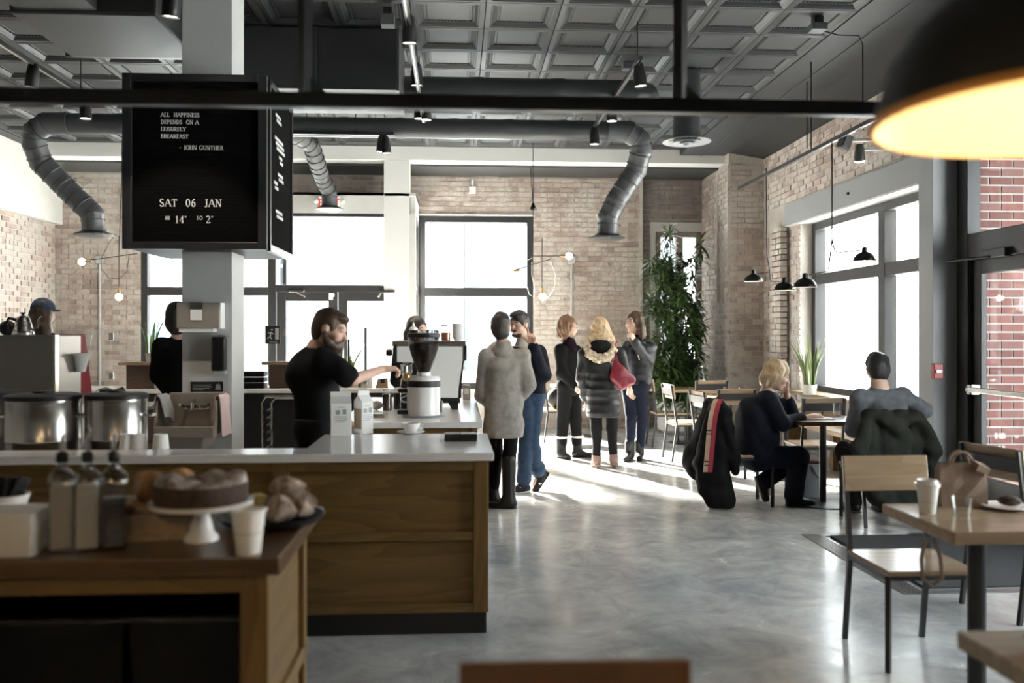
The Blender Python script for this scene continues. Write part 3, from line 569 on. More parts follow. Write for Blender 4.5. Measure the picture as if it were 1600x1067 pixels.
for lab, px, py, Y, tl in (('upper of two spotlights on the centre track, lens lit', 640, 68, 6.75, (0.12, 0, 0)), ('lower of two spotlights on the centre track above the black rail', 651, 134, 8.3, (0.1, 0, 0)), ('left of the two spotlights just under the black rail at centre', 655, 186, 9.6, (0, 0, 0)),
    ('right of the two spotlights just under the black rail at centre', 666, 188, 9.4, (0, 0, 0)), ('spotlight at the near end of the right ceiling track', 1001, 135, 7.6, (0.05, -0.1, 0)), ('spotlight just under the black rail on the right track', 956, 190, 9.1, (0, 0, 0)),
    ('spotlight at the far end of the right ceiling track', 929, 226, 9.9, (0, 0, 0)), ('spotlight on the upper left track above the rail', 49, 136, 7.9, (0.1, 0.15, 0)), ('spotlight just below the rail on the left, above the round duct', 134, 186, 9.0, (0, 0, 0)),
    ('left of the twin spotlights hanging before the rear beam', 595, 238, 10.3, (0, 0.1, 0)), ('right of the twin spotlights hanging before the rear beam', 604, 240, 10.25, (0, -0.1, 0)), ('warm spotlight at the top edge left of the grey pillar', 267, 27, 5.6, (0.15, 0.1, 0))):
    spot(lab, A(px, py, Y), 3.8 if Y < 10.2 else 3.77, tilt=tl)
# small ceiling boxes
def jbox(label, p, s=(0.11, 0.11, 0.09), cord=None):
    r = thing('junction_box', label, 'junction box', p); MB().cbox((0, 0, -s[2] / 2), s).build('box', 'duct_light', r, bevel=0.006); MB().cbox((0, 0, 0.03), (s[0] * 0.6, s[1] * 0.6, 0.06)).build('bracket', 'black_metal', r)
    if cord: MB().tube([Vector(q) - Vector(p) for q in cord], 0.006, 6).build('cable', 'black', r)
jbox('grey junction box with a black cable at the upper right of the ceiling', A(1277, 38, 7.4), (0.13, 0.13, 0.06), [A(1285, 48, 7.5), A(1310, 55, 7.5), A(1342, 56, 7.5), A(1348, 70, 7.5), A(1348, 160, 7.5)])
jbox('small box on the ceiling tiles beside the centre track', A(606, 24, 7.25)); jbox('small box on the ceiling near the right track end', A(981, 95, 8.8))
tag(MB().tube([A(1261, 112, 9.2), A(1261, 232, 9.2)], 0.005, 6).build('cable', 'black'), 'thin black cable dropping from the ceiling left of the big pendant', 'cable')
# ---- black overhead rail close to the viewer
r = thing('overhead_rail', 'black square-tube rail hung from the ceiling across the whole view', 'rail', (0, 3.0, 2.27))
MB().bar((-2.6, 0, 0), (1.55, 0, 0), 0.05, 0.048).build('rail', 'rail_black', r, bevel=0.005)
for px in (477, 1063):
    x = A(px, 100, 3.0).x; MB().bar((x, 0, 0), (x, 0, ZC - 2.27), 0.034).build('hanger', 'rail_black', r)
    MB().prism([(0, 0), (0.055, 0), (0, 0.055)], 0.012, Matrix.Translation((x + 0.017, 0.006, 0.024)) @ Matrix.Rotation(PI / 2, 4, 'X')).build('gusset', 'rail_black', r)
# ---- big pendant
R0 = 0.288; prof = [(R0, 0), (R0 * 0.985, 0.03), (R0 * 0.93, 0.085), (R0 * 0.80, 0.145), (R0 * 0.60, 0.195), (R0 * 0.36, 0.228), (0.06, 0.245), (0.045, 0.33)]
def big_pendant(label, lp, power):
    lp = Vector(lp); r = thing('dome_pendant', label, 'pendant lamp', lp, 0, 'big dome pendants')
    MB().lathe(prof, 48, close=False).build('shade', 'black', r, smooth=True)
    MB().lathe([(q * 0.985, z - 0.004 if i else 0.0) for i, (q, z) in enumerate(prof[:-1])] + [(0.01, 0.24)], 48, close=False).build('shade_lining', 'lamp_inner', r, smooth=True)
    MB().lathe([(R0 * 0.985, 0.0), (R0 + 0.006, 0.0), (R0 + 0.006, 0.012), (R0 * 0.985, 0.012)], 48, close=False).build('rim', 'orange', r, smooth=True)
    MB().ball((0, 0, 0.11), 0.055, 20, 12).build('bulb', 'bulb_white', r, smooth=True); MB().tube([(0, 0, 0.33), (0, 0, ZC - lp.z)], 0.006, 8).build('cord', 'black', r)
    ld = bpy.data.lights.new('pendant_lamp', 'POINT'); ld.energy = power; ld.color = (1.0, 0.74, 0.42); ld.shadow_soft_size = 0.05; lo = bpy.data.objects.new('pendant_lamp', ld); C.objects.link(lo); lo.parent = r; lo.location = (0, 0, 0.045)
big_pendant('big black dome pendant glowing warm inside at the upper right', (0.925, 1.28, 1.818), 4)
big_pendant('added dome pendant out of view left of the viewer, warm foreground fill', (-1.5, 0.5, 2.35), 6)  # lamp added outside the frame to warm the foreground
big_pendant('added dome pendant out of view behind the viewer, warm foreground fill', (-0.2, -0.9, 2.35), 20)  # second added lamp, unseen, fills the foreground from behind the camera
# ---- wall track with dome pendants on wire arms (right)
r = track('slim track slanting over the window tables by the right wall', (3.44, 6.3, 3.27), (3.44, 10.75, 3.27), (0.5,))
def dome(label, p, hang, rr=0.105):
    p = Vector(p); r = thing('small_pendant', label, 'pendant lamp', p, 0, 'small black dome pendants at the window tables')
    MB().lathe([(rr, 0), (rr * 1.0, 0.006), (rr * 0.9, 0.035), (rr * 0.62, 0.068), (rr * 0.25, 0.085), (rr * 0.22, 0.125), (rr * 0.1, 0.13)], 28, close=False).build('shade', 'black_gloss', r, smooth=True)
    MB().lathe([(rr * 0.97, 0.003), (rr * 0.87, 0.032), (rr * 0.6, 0.063), (0.01, 0.075)], 28, close=False).build('shade_lining', 'white_gloss', r, smooth=True)
    MB().ball((0, 0, 0.03), 0.024, 12, 8).build('bulb', 'bulb', r, smooth=True)
    MB().tube([Vector(q) - p for q in hang], 0.006, 6).build('wire_arm', 'black_metal', r)
h1 = A(1300, 375, 8.0); h0 = Vector((h1.x, 8.0, 3.25))
dome('small black dome pendant right of the hanging rod, against the window', A(1351, 408, 8.0), [h0, h1, A(1304, 391, 8.0), A(1308, 395, 8.0), A(1345, 391, 8.0)])
dome('small black dome pendant nearest the window frame corner', A(1258, 449, 7.95), [h1, A(1295, 418, 8.0), A(1292, 424, 7.98), A(1264, 430, 7.95)])
h3 = A(1198, 396, 9.8); dome('small black dome pendant farthest left, against the brick', A(1177, 440, 9.8), [A(1197, 262, 9.8), h3, A(1203, 425, 9.8), A(1183, 428, 9.8)])
dome('small black dome pendant second from the left, low by the brick corner', A(1226, 454, 8.6), [A(1203, 425, 9.8), A(1205, 440, 9.2), A(1222, 440, 8.8), A(1226, 446, 8.6)])
for k, (lab, px, py) in enumerate((('small dark loudspeaker box high on the right brick wall', 1320, 222), ('dark lamp head beside the loudspeaker on the right brick wall', 1343, 236))):
    p = A(px, py, 7.9); r = thing('wall_speaker' if k == 0 else 'wall_lamp', lab, 'speaker' if k == 0 else 'wall lamp', p)
    if k == 0: MB().cbox((0, 0, 0), (0.09, 0.09, 0.13), Euler((0.2, 0.3, 0.3)).to_matrix()).build('cabinet', 'duct', r, bevel=0.008); MB().cbox((0.01, -0.05, 0), (0.07, 0.01, 0.1), Euler((0.2, 0.3, 0.3)).to_matrix()).build('grille', 'black', r)
    else: MB().lathe([(0.05, -0.09), (0.045, 0.0), (0.03, 0.06)], 16).build('head', 'steel_dark', r, smooth=True); MB().lathe([(0.03, 0), (0.045, -0.01)], 16, (0, 0, -0.09)).build('lens_ring', 'white_gloss', r)
    MB().bar((0.02, 0.02, 0.02), (0.75, 0.1, 0.06), 0.025).build('arm', 'steel_dark', r)
# ---- wire fixtures with bare bulbs
def bulbfix(label, bulbs, rods, cords):
    O = Vector(rods[0][0]); r = thing('bulb_chandelier', label, 'chandelier', O)
    for a, b in rods: MB().tube([Vector(a) - O, Vector(b) - O], 0.006, 6).build('rod', 'black_metal', r)
    for c in cords:
        P = [Vector(q) - O for q in c]; MB().tube(P, 0.005, 6).build('cord', 'black_metal' if 'letter' in label else 'white_matte', r)
    for b, dr in bulbs:
        b = Vector(b) - O; dr = Vector(dr)
        MB().ball(b, 0.05, 16, 10).build('bulb', 'bulb_white', r, smooth=True); MB().tube([b + dr * 0.04, b + dr * 0.13], [0.02, 0.016], 10).build('socket', 'brass', r)
Y = 12.6
bulbfix('wire chandelier with two lit bulbs left of the letter board', [(A(128, 409, Y), (1, 0, 0.1)), (A(186, 464, Y), (0, 0, 1))], [(A(136, 407, Y), A(215, 396, Y)), (A(186, 370, Y), A(186, 456, Y)), (A(186, 398, Y), A(190, 280, Y)), (A(190, 280, Y), Vector((A(190, 280, Y).x, Y, ZC)))], [[A(186, 370, Y), A(180, 367, Y), A(170, 380, Y), A(158, 405, Y), A(158, 420, Y), A(170, 434, Y), A(186, 436, Y), A(198, 425, Y), A(202, 398, Y)]])
Y = 12.4
bulbfix('wire chandelier with lit bulbs beside the centre window', [(A(889, 400, Y), (-1, 0, 0)), (A(848, 464, Y), (0, 0, 1)), (A(797, 424, Y), (1, 0, 0.1))], [(A(833, 330, Y), A(833, 400, Y)), (A(833, 262, Y), A(833, 330, Y)), (A(829, 400, Y), A(884, 400, Y)), (A(804, 422, Y), A(860, 405, Y)), (A(847, 372, Y), A(847, 456, Y)), (A(829, 262, Y), A(833, 320, Y)), (A(833, 262, Y), Vector((A(833, 262, Y).x, Y, ZC)))],
    [[A(831, 403, Y), A(822, 408, Y), A(821, 440, Y), A(827, 460, Y), A(834, 464, Y), A(835, 448, Y), A(831, 430, Y), A(831, 410, Y)], [A(860, 408, Y), A(868, 430, Y), A(866, 450, Y), A(856, 466, Y), A(848, 455, Y)]])
tag(MB().lathe([(0.045, 0), (0.05, 0.02), (0.03, 0.05), (0.012, 0.1)], 16).build('cord_weight', 'black_gloss', loc=A(833, 328, 12.4), smooth=True), 'small black weight on the cord above the centre window chandelier', 'cord weight')
# conduits
for lab, px, y0, y1, Yw in (('white conduit pipe with box on the brick left of the left window', 156, 412, 640, YB - 0.03), ('white conduit pipe with box on the brick right of the centre window', 893, 412, 620, YB - 0.03), ('thin painted conduit with oval box on the brick pilaster', 1121, 268, 452, 13.4)):
    a, b = A(px, y0, Yw), A(px, y1, Yw); r = thing('conduit', lab, 'conduit', b)
    if px == 1121: a.x = b.x = 3.955; MB().tube([(0, 0, 0), a - b], 0.018, 8).build('pipe', 'mortar', r); MB().cbox((0, 0, -0.1), (0.05, 0.10, 0.2)).build('outlet_box', 'mortar', r, bevel=0.02)
    else: MB().tube([(0, 0, 0), a - b], 0.02, 8).build('pipe', 'pillar_white', r); MB().cbox(a - b + Vector((0, 0, 0.06)), (0.11, 0.05, 0.12)).build('outlet_box', 'pillar_white', r, bevel=0.006)
p = A(738, 297, YB - 0.05); r = thing('wall_sensor', 'small square white box on the brick above the centre window', 'sensor', p)
MB().cbox((0, 0, 0), (0.11, 0.06, 0.11)).build('box', 'white_matte', r, bevel=0.006); MB().tube([(0, 0, 0.05), (0, 0, 0.16)], 0.02, 8).build('stem', 'white_matte', r)
p = A(1464, 580, 7.66); r = thing('fire_alarm_pull', 'dark red fire alarm pull station on the grey column', 'fire alarm', p)
MB().cbox((0, 0, 0), (0.085, 0.06, 0.135)).build('case', 'red_alarm', r, bevel=0.008); MB().cbox((0, -0.035, 0.0), (0.055, 0.02, 0.03)).build('handle', 'white_matte', r, bevel=0.004); MB().lathe([(0.008, 0), (0.008, 0.01)], 10, (0.02, -0.035, 0.045)).build('screw', 'white_gloss', r)
# ================================================================ letter board, pillar
def arcp(cx, cy, rx, ry, a0, a1, n=10): return [(cx + rx * math.cos(math.radians(a0 + (a1 - a0) * i / n)), cy + ry * math.sin(math.radians(a0 + (a1 - a0) * i / n))) for i in range(n + 1)]
K, T = 0.13, 0.055   # thick and thin strokes
GL = {'A': (.8, [([(.02, 0), (.4, 1)], T), ([(.4, 1), (.78, 0)], K), ([(.16, .36), (.62, .36)], T)], [(.02, 0), (.78, 0)]), 'L': (.62, [([(.14, 0), (.14, 1)], K), ([(.14, .04), (.56, .04), (.58, .25)], T)], [(.14, 1), (.14, 0)]),
 'H': (.8, [([(.14, 0), (.14, 1)], K), ([(.66, 0), (.66, 1)], K), ([(.14, .5), (.66, .5)], T)], [(.14, 0), (.14, 1), (.66, 0), (.66, 1)]), 'P': (.64, [([(.14, 0), (.14, 1)], K), (arcp(.28, .74, .26, .24, 90, -90), .11), ([(.14, .98), (.28, .98)], T), ([(.14, .5), (.28, .5)], T)], [(.14, 0), (.14, 1)]),
 'I': (.34, [([(.17, 0), (.17, 1)], K)], [(.17, 0), (.17, 1)]), 'N': (.82, [([(.12, 0), (.12, 1)], T), ([(.12, 1), (.68, 0)], K), ([(.68, 0), (.68, 1)], T)], [(.12, 0), (.12, 1), (.68, 1)]),
 'E': (.62, [([(.14, 0), (.14, 1)], K), ([(.14, .96), (.52, .96), (.54, .78)], T), ([(.14, .04), (.54, .04), (.56, .24)], T), ([(.14, .52), (.42, .52)], T), ([(.42, .42), (.42, .62)], T)], [(.14, 0), (.14, 1)]),
 'S': (.58, [(arcp(.28, .74, .2, .24, 20, 220), .11), ([(.12, .6), (.44, .4)], K), (arcp(.28, .26, .22, .25, 40, -160), .11)], []), 'D': (.78, [([(.14, 0), (.14, 1)], K), (arcp(.26, .5, .44, .48, 90, -90, 14), .13), ([(.14, .97), (.28, .97)], T), ([(.14, .03), (.28, .03)], T)], [(.14, 0), (.14, 1)]),
 'O': (.82, [(arcp(.41, .5, .34, .48, 0, 360, 20), .13)], []), 'U': (.78, [([(.14, 1), (.14, .3)], K), (arcp(.39, .3, .25, .28, 180, 360), .1), ([(.64, .3), (.64, 1)], T)], [(.14, 1), (.64, 1)]),
 'R': (.72, [([(.14, 0), (.14, 1)], K), (arcp(.28, .74, .25, .24, 90, -90), .11), ([(.14, .98), (.28, .98)], T), ([(.14, .5), (.28, .5)], T), ([(.32, .5), (.66, 0)], K)], [(.14, 0), (.14, 1), (.66, 0)]), 'Y': (.76, [([(.06, 1), (.38, .45)], K), ([(.7, 1), (.38, .45)], T), ([(.38, .5), (.38, 0)], K)], [(.06, 1), (.7, 1), (.38, 0)]),
 'B': (.68, [([(.14, 0), (.14, 1)], K), (arcp(.28, .75, .22, .22, 90, -90), .11), (arcp(.28, .27, .27, .25, 90, -90), .11), ([(.14, .97), (.28, .97)], T), ([(.14, .52), (.28, .52)], T), ([(.14, .03), (.28, .03)], T)], [(.14, 0), (.14, 1)]),
 'K': (.76, [([(.14, 0), (.14, 1)], K), ([(.66, 1), (.2, .45)], T), ([(.32, .6), (.7, 0)], K)], [(.14, 0), (.14, 1), (.66, 1), (.7, 0)]), 'F': (.58, [([(.14, 0), (.14, 1)], K), ([(.14, .96), (.5, .96), (.52, .78)], T), ([(.14, .52), (.4, .52)], T)], [(.14, 0), (.14, 1)]),
 'T': (.7, [([(.35, 0), (.35, 1)], K), ([(.04, .76), (.06, .96), (.64, .96), (.66, .76)], T)], [(.35, 0)]), 'J': (.46, [([(.3, 1), (.3, .15)], K), (arcp(.16, .15, .14, .16, 0, -130), .1)], [(.3, 1)]),
 'G': (.8, [(arcp(.42, .5, .34, .48, 40, 320, 16), .13), ([(.68, .4), (.68, .1)], K), ([(.52, .42), (.76, .42)], T)], []), '0': (.62, [(arcp(.31, .5, .22, .48, 0, 360, 18), .12)], []), '6': (.6, [(arcp(.3, .3, .2, .28, 0, 360, 16), .12), (arcp(.5, .3, .4, .68, 100, 175), .11)], []),
 '1': (.44, [([(.24, 0), (.24, 1)], K), ([(.08, .82), (.24, .98)], T)], [(.24, 0)]), '4': (.6, [([(.42, 0), (.42, 1)], K), ([(.42, 1), (.05, .3), (.58, .3)], T)], [(.42, 0)]), '2': (.58, [(arcp(.28, .74, .2, .24, 160, -20), .12), ([(.46, .66), (.08, .06)], T), ([(.06, .06), (.52, .06), (.54, .2)], .1)], []),
 '-': (.4, [([(.05, .45), (.35, .45)], .1)], []), '\u00b0': (.3, [(arcp(.15, .88, .08, .09, 0, 360, 8), .06)], []), ' ': (.42, [], [])}
def letters(txt, h, M, name, parent, m='letter_white', th=0.004, track_=0.06):
    x = 0.0
    for ch in txt:
        wd, st, sf = GL[ch]
        mb = MB()
        def seg(a, b, t):
            a, b = Vector(a), Vector(b); dd = (b - a); 
            if dd.length < 1e-6: return
            nrm = Vector((-dd.y, dd.x)).normalized() * (t / 2)
            mb.prism([((x + q.x) * h, q.y * h) for q in (a - nrm, b - nrm, b + nrm, a + nrm)], th, M)
        for pts, t in st:
            for a, b in zip(pts, pts[1:]): seg(a, b, t)
        for sx, sy in sf: seg((sx - .15, sy + (.03 if sy < .5 else -.03)), (sx + .15, sy + (.03 if sy < .5 else -.03)), .06)
        if mb.v: mb.build(name, m, parent)
        x += wd + track_
bx = Vector((-1.80, 6.3, 2.08)); lb = thing('letter_board', 'black letter board box around the pillar with quote, date and temperatures', 'letter board', bx)
HW, HT, DP = 0.478, 1.205, 0.92
MB().box(-HW, HW, 0.02, DP, 0.01, HT).build('box', 'black', lb)
for nm, a in (('frame_bar', (-HW - 0.01, -HW + 0.05, -0.02, 0.03, 0, HT)), ('frame_bar', (HW - 0.05, HW + 0.01, -0.02, 0.03, 0, HT)), ('frame_bar', (-HW + 0.05, HW - 0.05, -0.02, 0.03, 0, 0.05)), ('frame_bar', (-HW + 0.05, HW - 0.05, -0.02, 0.03, HT - 0.05, HT))): MB().box(*a).build(nm, 'black_metal', lb, bevel=0.004)
fe = MB(); 
for i in range(46): fe.box(-HW + 0.05, HW - 0.05, 0.008, 0.02, 0.05 + i * 0.024, 0.05 + i * 0.024 + 0.0225)
fe.build('letter_rails', 'letter_felt', lb)
for nm, a in (('side_frame_bar', (HW - 0.01, HW + 0.02, 0.05, 0.10, 0, HT)), ('side_frame_bar', (HW - 0.01, HW + 0.02, DP - 0.03, DP + 0.01, 0, HT)), ('side_frame_bar', (HW - 0.01, HW + 0.025, 0.05, DP, -0.005, 0.045)), ('side_frame_bar', (HW - 0.01, HW + 0.02, 0.05, DP, HT - 0.04, HT))): MB().box(*a).build(nm, 'steel_dark' if a[5] < 0.1 else 'black_metal', lb, bevel=0.003)
MB().box(HW - 0.02, HW + 0.008, 0.1, DP - 0.03, 0.045, HT - 0.04).build('side_felt', 'letter_felt', lb)
def face(px, py): q = A(px, py, 6.3) - bx; return Matrix.Translation((q.x, 0.006, q.z)) @ Matrix.Rotation(PI / 2, 4, 'X')
PXM = 6.3 / 1400
for txt, px, py, hp in (('ALL  HAPPINESS', 251, 182, 6.2), ('DEPENDS  ON A', 251, 193.3, 6.2), ('LEISURELY', 251, 204.4, 6.2), ('BREAKFAST', 251, 215.6, 6.2), ('- JOHN GUNTHER', 280, 233.6, 6.6), ('SAT  06  JAN', 249, 322.3, 11.6), ('HI', 258, 343.2, 5.6), ('14\u00b0', 273.5, 348.8, 11.4), ('LO', 307.5, 343.2, 5.6), ('2\u00b0', 321.5, 348.8, 11.4)):
    letters(txt, hp * PXM, face(px, py), 'letter', lb, track_=0.05 if hp < 8 else 0.09)
# short words on the side face: rows of tiny letter plates, too oblique to read
rnd = random.Random(5)
for (v0, z0, n, rows) in ((0.30, 1.00, 3, 2), (0.27, 0.83, 5, 3), (0.42, 0.71, 2, 2), (0.38, 0.58, 3, 2), (0.24, 0.50, 2, 2), (0.30, 0.30, 4, 2)):
    for rr_ in range(rows):
        for i in range(n): MB().box(HW + 0.008, HW + 0.012, v0 + i * 0.062 + rr_ * 0.03, v0 + i * 0.062 + 0.045 + rr_ * 0.03, z0 - rr_ * 0.034, z0 - rr_ * 0.034 + 0.022).build('letter', 'letter_white', lb)
pil = sroot('trim_9', (-1.803, 6.6, 0)); MB().box(-0.178, 0.178, 0, 0.36, 0, ZC).build('pillar', 'pillar_white', pil, bevel=0.004)
Yp = 6.6
def on_pillar(px, py): return A(px, py, Yp)
p = on_pillar(317, 494); r = thing('towel_dispenser', 'beige steel paper towel dispenser on the grey pillar', 'dispenser', p)
MB().box(-0.155, 0.145, -0.11, 0, -0.09, 0.095).build('case', 'beige_steel', r, bevel=0.006); MB().box(0.145, 0.155, -0.11, 0, -0.09, 0.095).build('side_edge', 'white_matte', r)
MB().box(-0.06, 0.03, -0.113, -0.10, 0.02, 0.096).build('slot', 'steel_dark', r); MB().box(-0.055, 0.025, -0.118, -0.105, -0.03, 0.045).build('towel', 'paper', r); MB().box(-0.14, 0.10, -0.1, 0, -0.115, -0.09).build('outlet_lip', 'white_matte', r)
p = on_pillar(345, 553); r = thing('soap_dispenser', 'black soap dispenser on the right side of the grey pillar', 'dispenser', p)
MB().box(-0.045, 0.045, -0.1, 0, -0.12, 0.12).build('case', 'black_gloss', r, bevel=0.012); MB().box(-0.035, 0.05, -0.08, 0, -0.145, -0.12).build('nozzle', 'pillar_white', r, bevel=0.006); MB().box(-0.045, 0.055, -0.085, 0, 0.12, 0.135).build('lid', 'steel', r, bevel=0.004)
p = on_pillar(323.5, 604); r = thing('wash_sign', 'small black hand-wash plaque above the sink', 'sign', p)
MB().box(-0.115, 0.115, -0.006, 0, -0.036, 0.036).build('plate', 'black', r)
for z, a, b in ((0.012, -0.10, 0.03), (0.0, -0.10, 0.035), (-0.012, -0.10, 0.02), (-0.023, -0.10, -0.02)): MB().box(a, b, -0.008, -0.005, z - 0.003, z + 0.002).build('text_line', 'grey_steel_paint', r)
MB().prism([(0.06, -0.022), (0.1, -0.022), (0.095, 0.01), (0.085, 0.024), (0.075, 0.012), (0.066, 0.02)], 0.003, Matrix.Translation((0, -0.006, 0)) @ Matrix.Rotation(PI / 2, 4, 'X')).build('hand_symbol', 'grey_steel_paint', r)
p = on_pillar(311, 665); r = thing('hand_sink', 'stainless wall-hung hand sink on the grey pillar', 'sink', p)
MB().box(-0.20, 0.20, -0.03, 0, 0.0, 0.24).build('splash_back', 'beige_steel', r, bevel=0.006)
for s in (-1, 1): MB().hexa([(s * 0.2 - 0.005, -0.36, 0), (s * 0.2 + 0.005, -0.36, 0), (s * 0.2 + 0.005, 0, 0), (s * 0.2 - 0.005, 0, 0)], [(s * 0.2 - 0.005, -0.30, 0.2), (s * 0.2 + 0.005, -0.30, 0.2), (s * 0.2 + 0.005, 0, 0.235), (s * 0.2 - 0.005, 0, 0.235)]).build('side_splash', 'beige_steel', r)
MB().box(-0.20, 0.20, -0.37, -0.33, -0.05, 0.03).box(-0.20, -0.14, -0.33, 0, -0.05, 0.02).box(0.14, 0.20, -0.33, 0, -0.05, 0.02).build('rim', 'beige_steel', r, bevel=0.008)
MB().hexa([(-0.11, -0.29, -0.15), (0.11, -0.29, -0.15), (0.11, -0.03, -0.15), (-0.11, -0.03, -0.15)], [(-0.15, -0.34, -0.03), (0.15, -0.34, -0.03), (0.15, 0, -0.03), (-0.15, 0, -0.03)]).build('bowl', 'beige_steel', r, bevel=0.02)
MB().tube([(0, -0.03, 0.15), (0, -0.1, 0.19), (0, -0.16, 0.17), (0, -0.17, 0.12)], 0.013, 10).build('spout', 'chrome', r, smooth=True); MB().box(-0.09, 0.09, -0.06, -0.03, 0.12, 0.15).build('tap_body', 'chrome', r, bevel=0.008)
for s in (-1, 1): MB().bar((s * 0.08, -0.05, 0.14), (s * 0.1, -0.12, 0.16), 0.018).build('tap_lever', 'chrome', r)
MB().lathe([(0.03, 0), (0.028, 0.015)], 16).build('drain_knob', 'steel_dark', r, loc=(-0.11, -0.34, 0.07), rot=(PI / 2, 0, 0)); MB().tube([(0, -0.15, -0.15), (0, -0.15, -0.3), (0.02, -0.05, -0.36), (0.02, 0.0, -0.36)], 0.02, 10).build('waste_pipe', 'chrome', r, smooth=True)
def towel(label, p, pts, wdt, m):
    g = [[Vector(q) + Vector((0.004 * math.sin(3 * i + 9 * t), wdt * (t - 0.5) + 0.0, 0.0)) for t in (0, .25, .5, .75, 1)] for i, q in enumerate(pts)]
    return tag(MB().sheet(g, 0.008).build('towel', m, loc=p, smooth=True), label, 'towel')
mat('towel_grey', (0.45, 0.44, 0.44), 0.95, bump=0.5, bs=200); mat('towel_pink', (0.62, 0.46, 0.44), 0.95, bump=0.5, bs=200)
towel('white and pink cloth hung over the right side of the sink', p + Vector((0.20, -0.17, 0)), [(-0.03, 0, 0.06), (-0.015, 0, 0.16), (-0.01, 0, 0.228), (0.01, 0, 0.236), (0.024, 0, 0.22), (0.03, 0, 0.1), (0.04, 0, -0.05)], 0.24, 'towel_pink')
towel('crumpled grey cloth hung over the left side of the sink', p + Vector((-0.20, -0.2, 0)), [(-0.025, 0, 0.1), (-0.012, 0, 0.226), (0.0, 0, 0.24), (0.02, 0, 0.225), (0.05, 0, 0.12), (0.06, 0, 0.05)], 0.2, 'towel_grey')
# exit sign
p = A(515, 317, YD - 0.04); r = thing('exit_sign', 'white exit sign with red letters half hidden by a duct drop', 'exit sign', p)
MB().cbox((0, 0, 0), (0.29, 0.06, 0.19)).build('case', 'white_matte', r, bevel=0.006)
mat('exit_red', (0.7, 0.03, 0.02), 0.4, emit=(1, 0.05, 0.03), estr=0.3)
cu = bpy.data.curves.new('exit_letters', 'FONT'); cu.body = 'EXIT'; cu.size = 0.155; cu.extrude = 0.002; cu.align_x = 'CENTER'; to = bpy.data.objects.new('tmp', cu); C.objects.link(to)
bpy.context.view_layer.update(); me = bpy.data.meshes.new_from_object(to.evaluated_get(bpy.context.evaluated_depsgraph_get())); bpy.data.objects.remove(to); me.materials.clear(); me.materials.append(MATS['exit_red'])
o = bpy.data.objects.new('exit_letters', me); C.objects.link(o); o.parent = r; o.location = (0, -0.033, -0.055); o.rotation_euler = (PI / 2, 0, 0)
for s in (-1, 1): MB().ball((s * 0.19, -0.03, 0.02), 0.035, 14, 8).build('emergency_lamp', 'white_matte', r, smooth=True); MB().bar((s * 0.14, 0, 0.02), (s * 0.18, -0.02, 0.02), 0.02).build('lamp_arm', 'white_matte', r)
# ================================================================ counters
CT = 0.91
fc = thing('front_counter', 'oak panelled service counter with black kick in the foreground', 'counter', (-1.7, 4.5, 0)); O = fc.location
x1 = 0.157 - O.x; x0 = -3.9 - O.x; xi = -0.76 - O.x
MB().box(x0, x1 - 0.02, 0.02, 0.18, 0.10, 0.865).box(xi, x1 - 0.02, 0.18, 0.76, 0.10, 0.865).build('carcass', 'brown_box', fc)
MB().box(x0, x1 - 0.01, -0.01, 0.05, 0.0, 0.105).box(x1 - 0.06, x1 - 0.01, 0.05, 0.74, 0, 0.105).build('toe_kick', 'black', fc)
stx = [x1 - 0.075, -0.905 - O.x, -2.30 - O.x, x0]
for a in stx: MB().box(a, a + 0.075, -0.02, 0.03, 0.105, 0.865).build('stile', 'oak_v', fc, bevel=0.003)
zr = ((0.105, 0.15), (0.465, 0.51), (0.815, 0.865))
for k in range(3):
    b, a = stx[k], stx[k + 1] + 0.075
    for z0, z1 in zr: MB().box(a, b, -0.017, 0.03, z0, z1).build('rail', 'oak', fc, bevel=0.003)
    for z0, z1 in ((0.15, 0.465), (0.51, 0.815)): MB().box(a, b, 0.008, 0.03, z0, z1).build('panel', 'oak', fc)
MB().box(x1 - 0.022, x1, 0.03, 0.76, 0.105, 0.865).build('end_panel', 'oak_v', fc, bevel=0.003)
wt_ = MB().prism([(-3.95, 4.435), (0.183, 4.435), (0.178, 5.30), (-0.775, 5.30), (-0.775, 4.675), (-3.95, 4.675)], 0.042, Matrix.Translation((0, 0, 0.868)))
tag(wt_.build('worktop', 'quartz', bevel=0.006), 'white stone worktop with milk cartons on the front counter', 'worktop')
ic = thing('island_counter', 'oak counter behind the worktop carrying the white grinder and espresso machine', 'counter', (-0.3, 6.1, 0)); O = ic.location
MB().box(-0.75 - O.x, 0.13 - O.x, 0.0, 2.2, 0.10, 0.86).build('carcass', 'oak', ic); MB().box(-0.72 - O.x, 0.11 - O.x, 0.04, 2.16, 0, 0.1).build('toe_kick', 'black', ic)
MB().box(0.10 - O.x, 0.14 - O.x, -0.03, 0.05, 0.10, 0.868).build('stile', 'oak_v', ic, bevel=0.003); MB().box(-0.75 - O.x, 0.10 - O.x, -0.02, 0.0, 0.78, 0.868).build('rail', 'oak', ic, bevel=0.003); MB().box(-0.75 - O.x, 0.10 - O.x, -0.02, 0.0, 0.1, 0.18).build('rail', 'oak', ic, bevel=0.003)
tag(MB().box(-0.80, 0.172, 5.99, 8.35, 0.868, CT).build('worktop', 'quartz', bevel=0.006), 'white stone worktop under the espresso machine', 'worktop')
bc = thing('back_counter', 'low back counter with black fronts along the rear of the bar', 'counter', (-3.0, 9.7, 0)); O = bc.location
MB().box(-2.6, 2.4, 0, 0.6, 0.08, 0.868).build('carcass', 'brown_box', bc); MB().box(-2.6, 2.4, 0.05, 0.6, 0, 0.08).build('toe_kick', 'black', bc)
for i in range(4): MB().box(0.5 + i * 0.47, 0.5 + i * 0.47 + 0.455, -0.02, 0, 0.09, 0.85).build('fridge_door', 'black', bc, bevel=0.004)
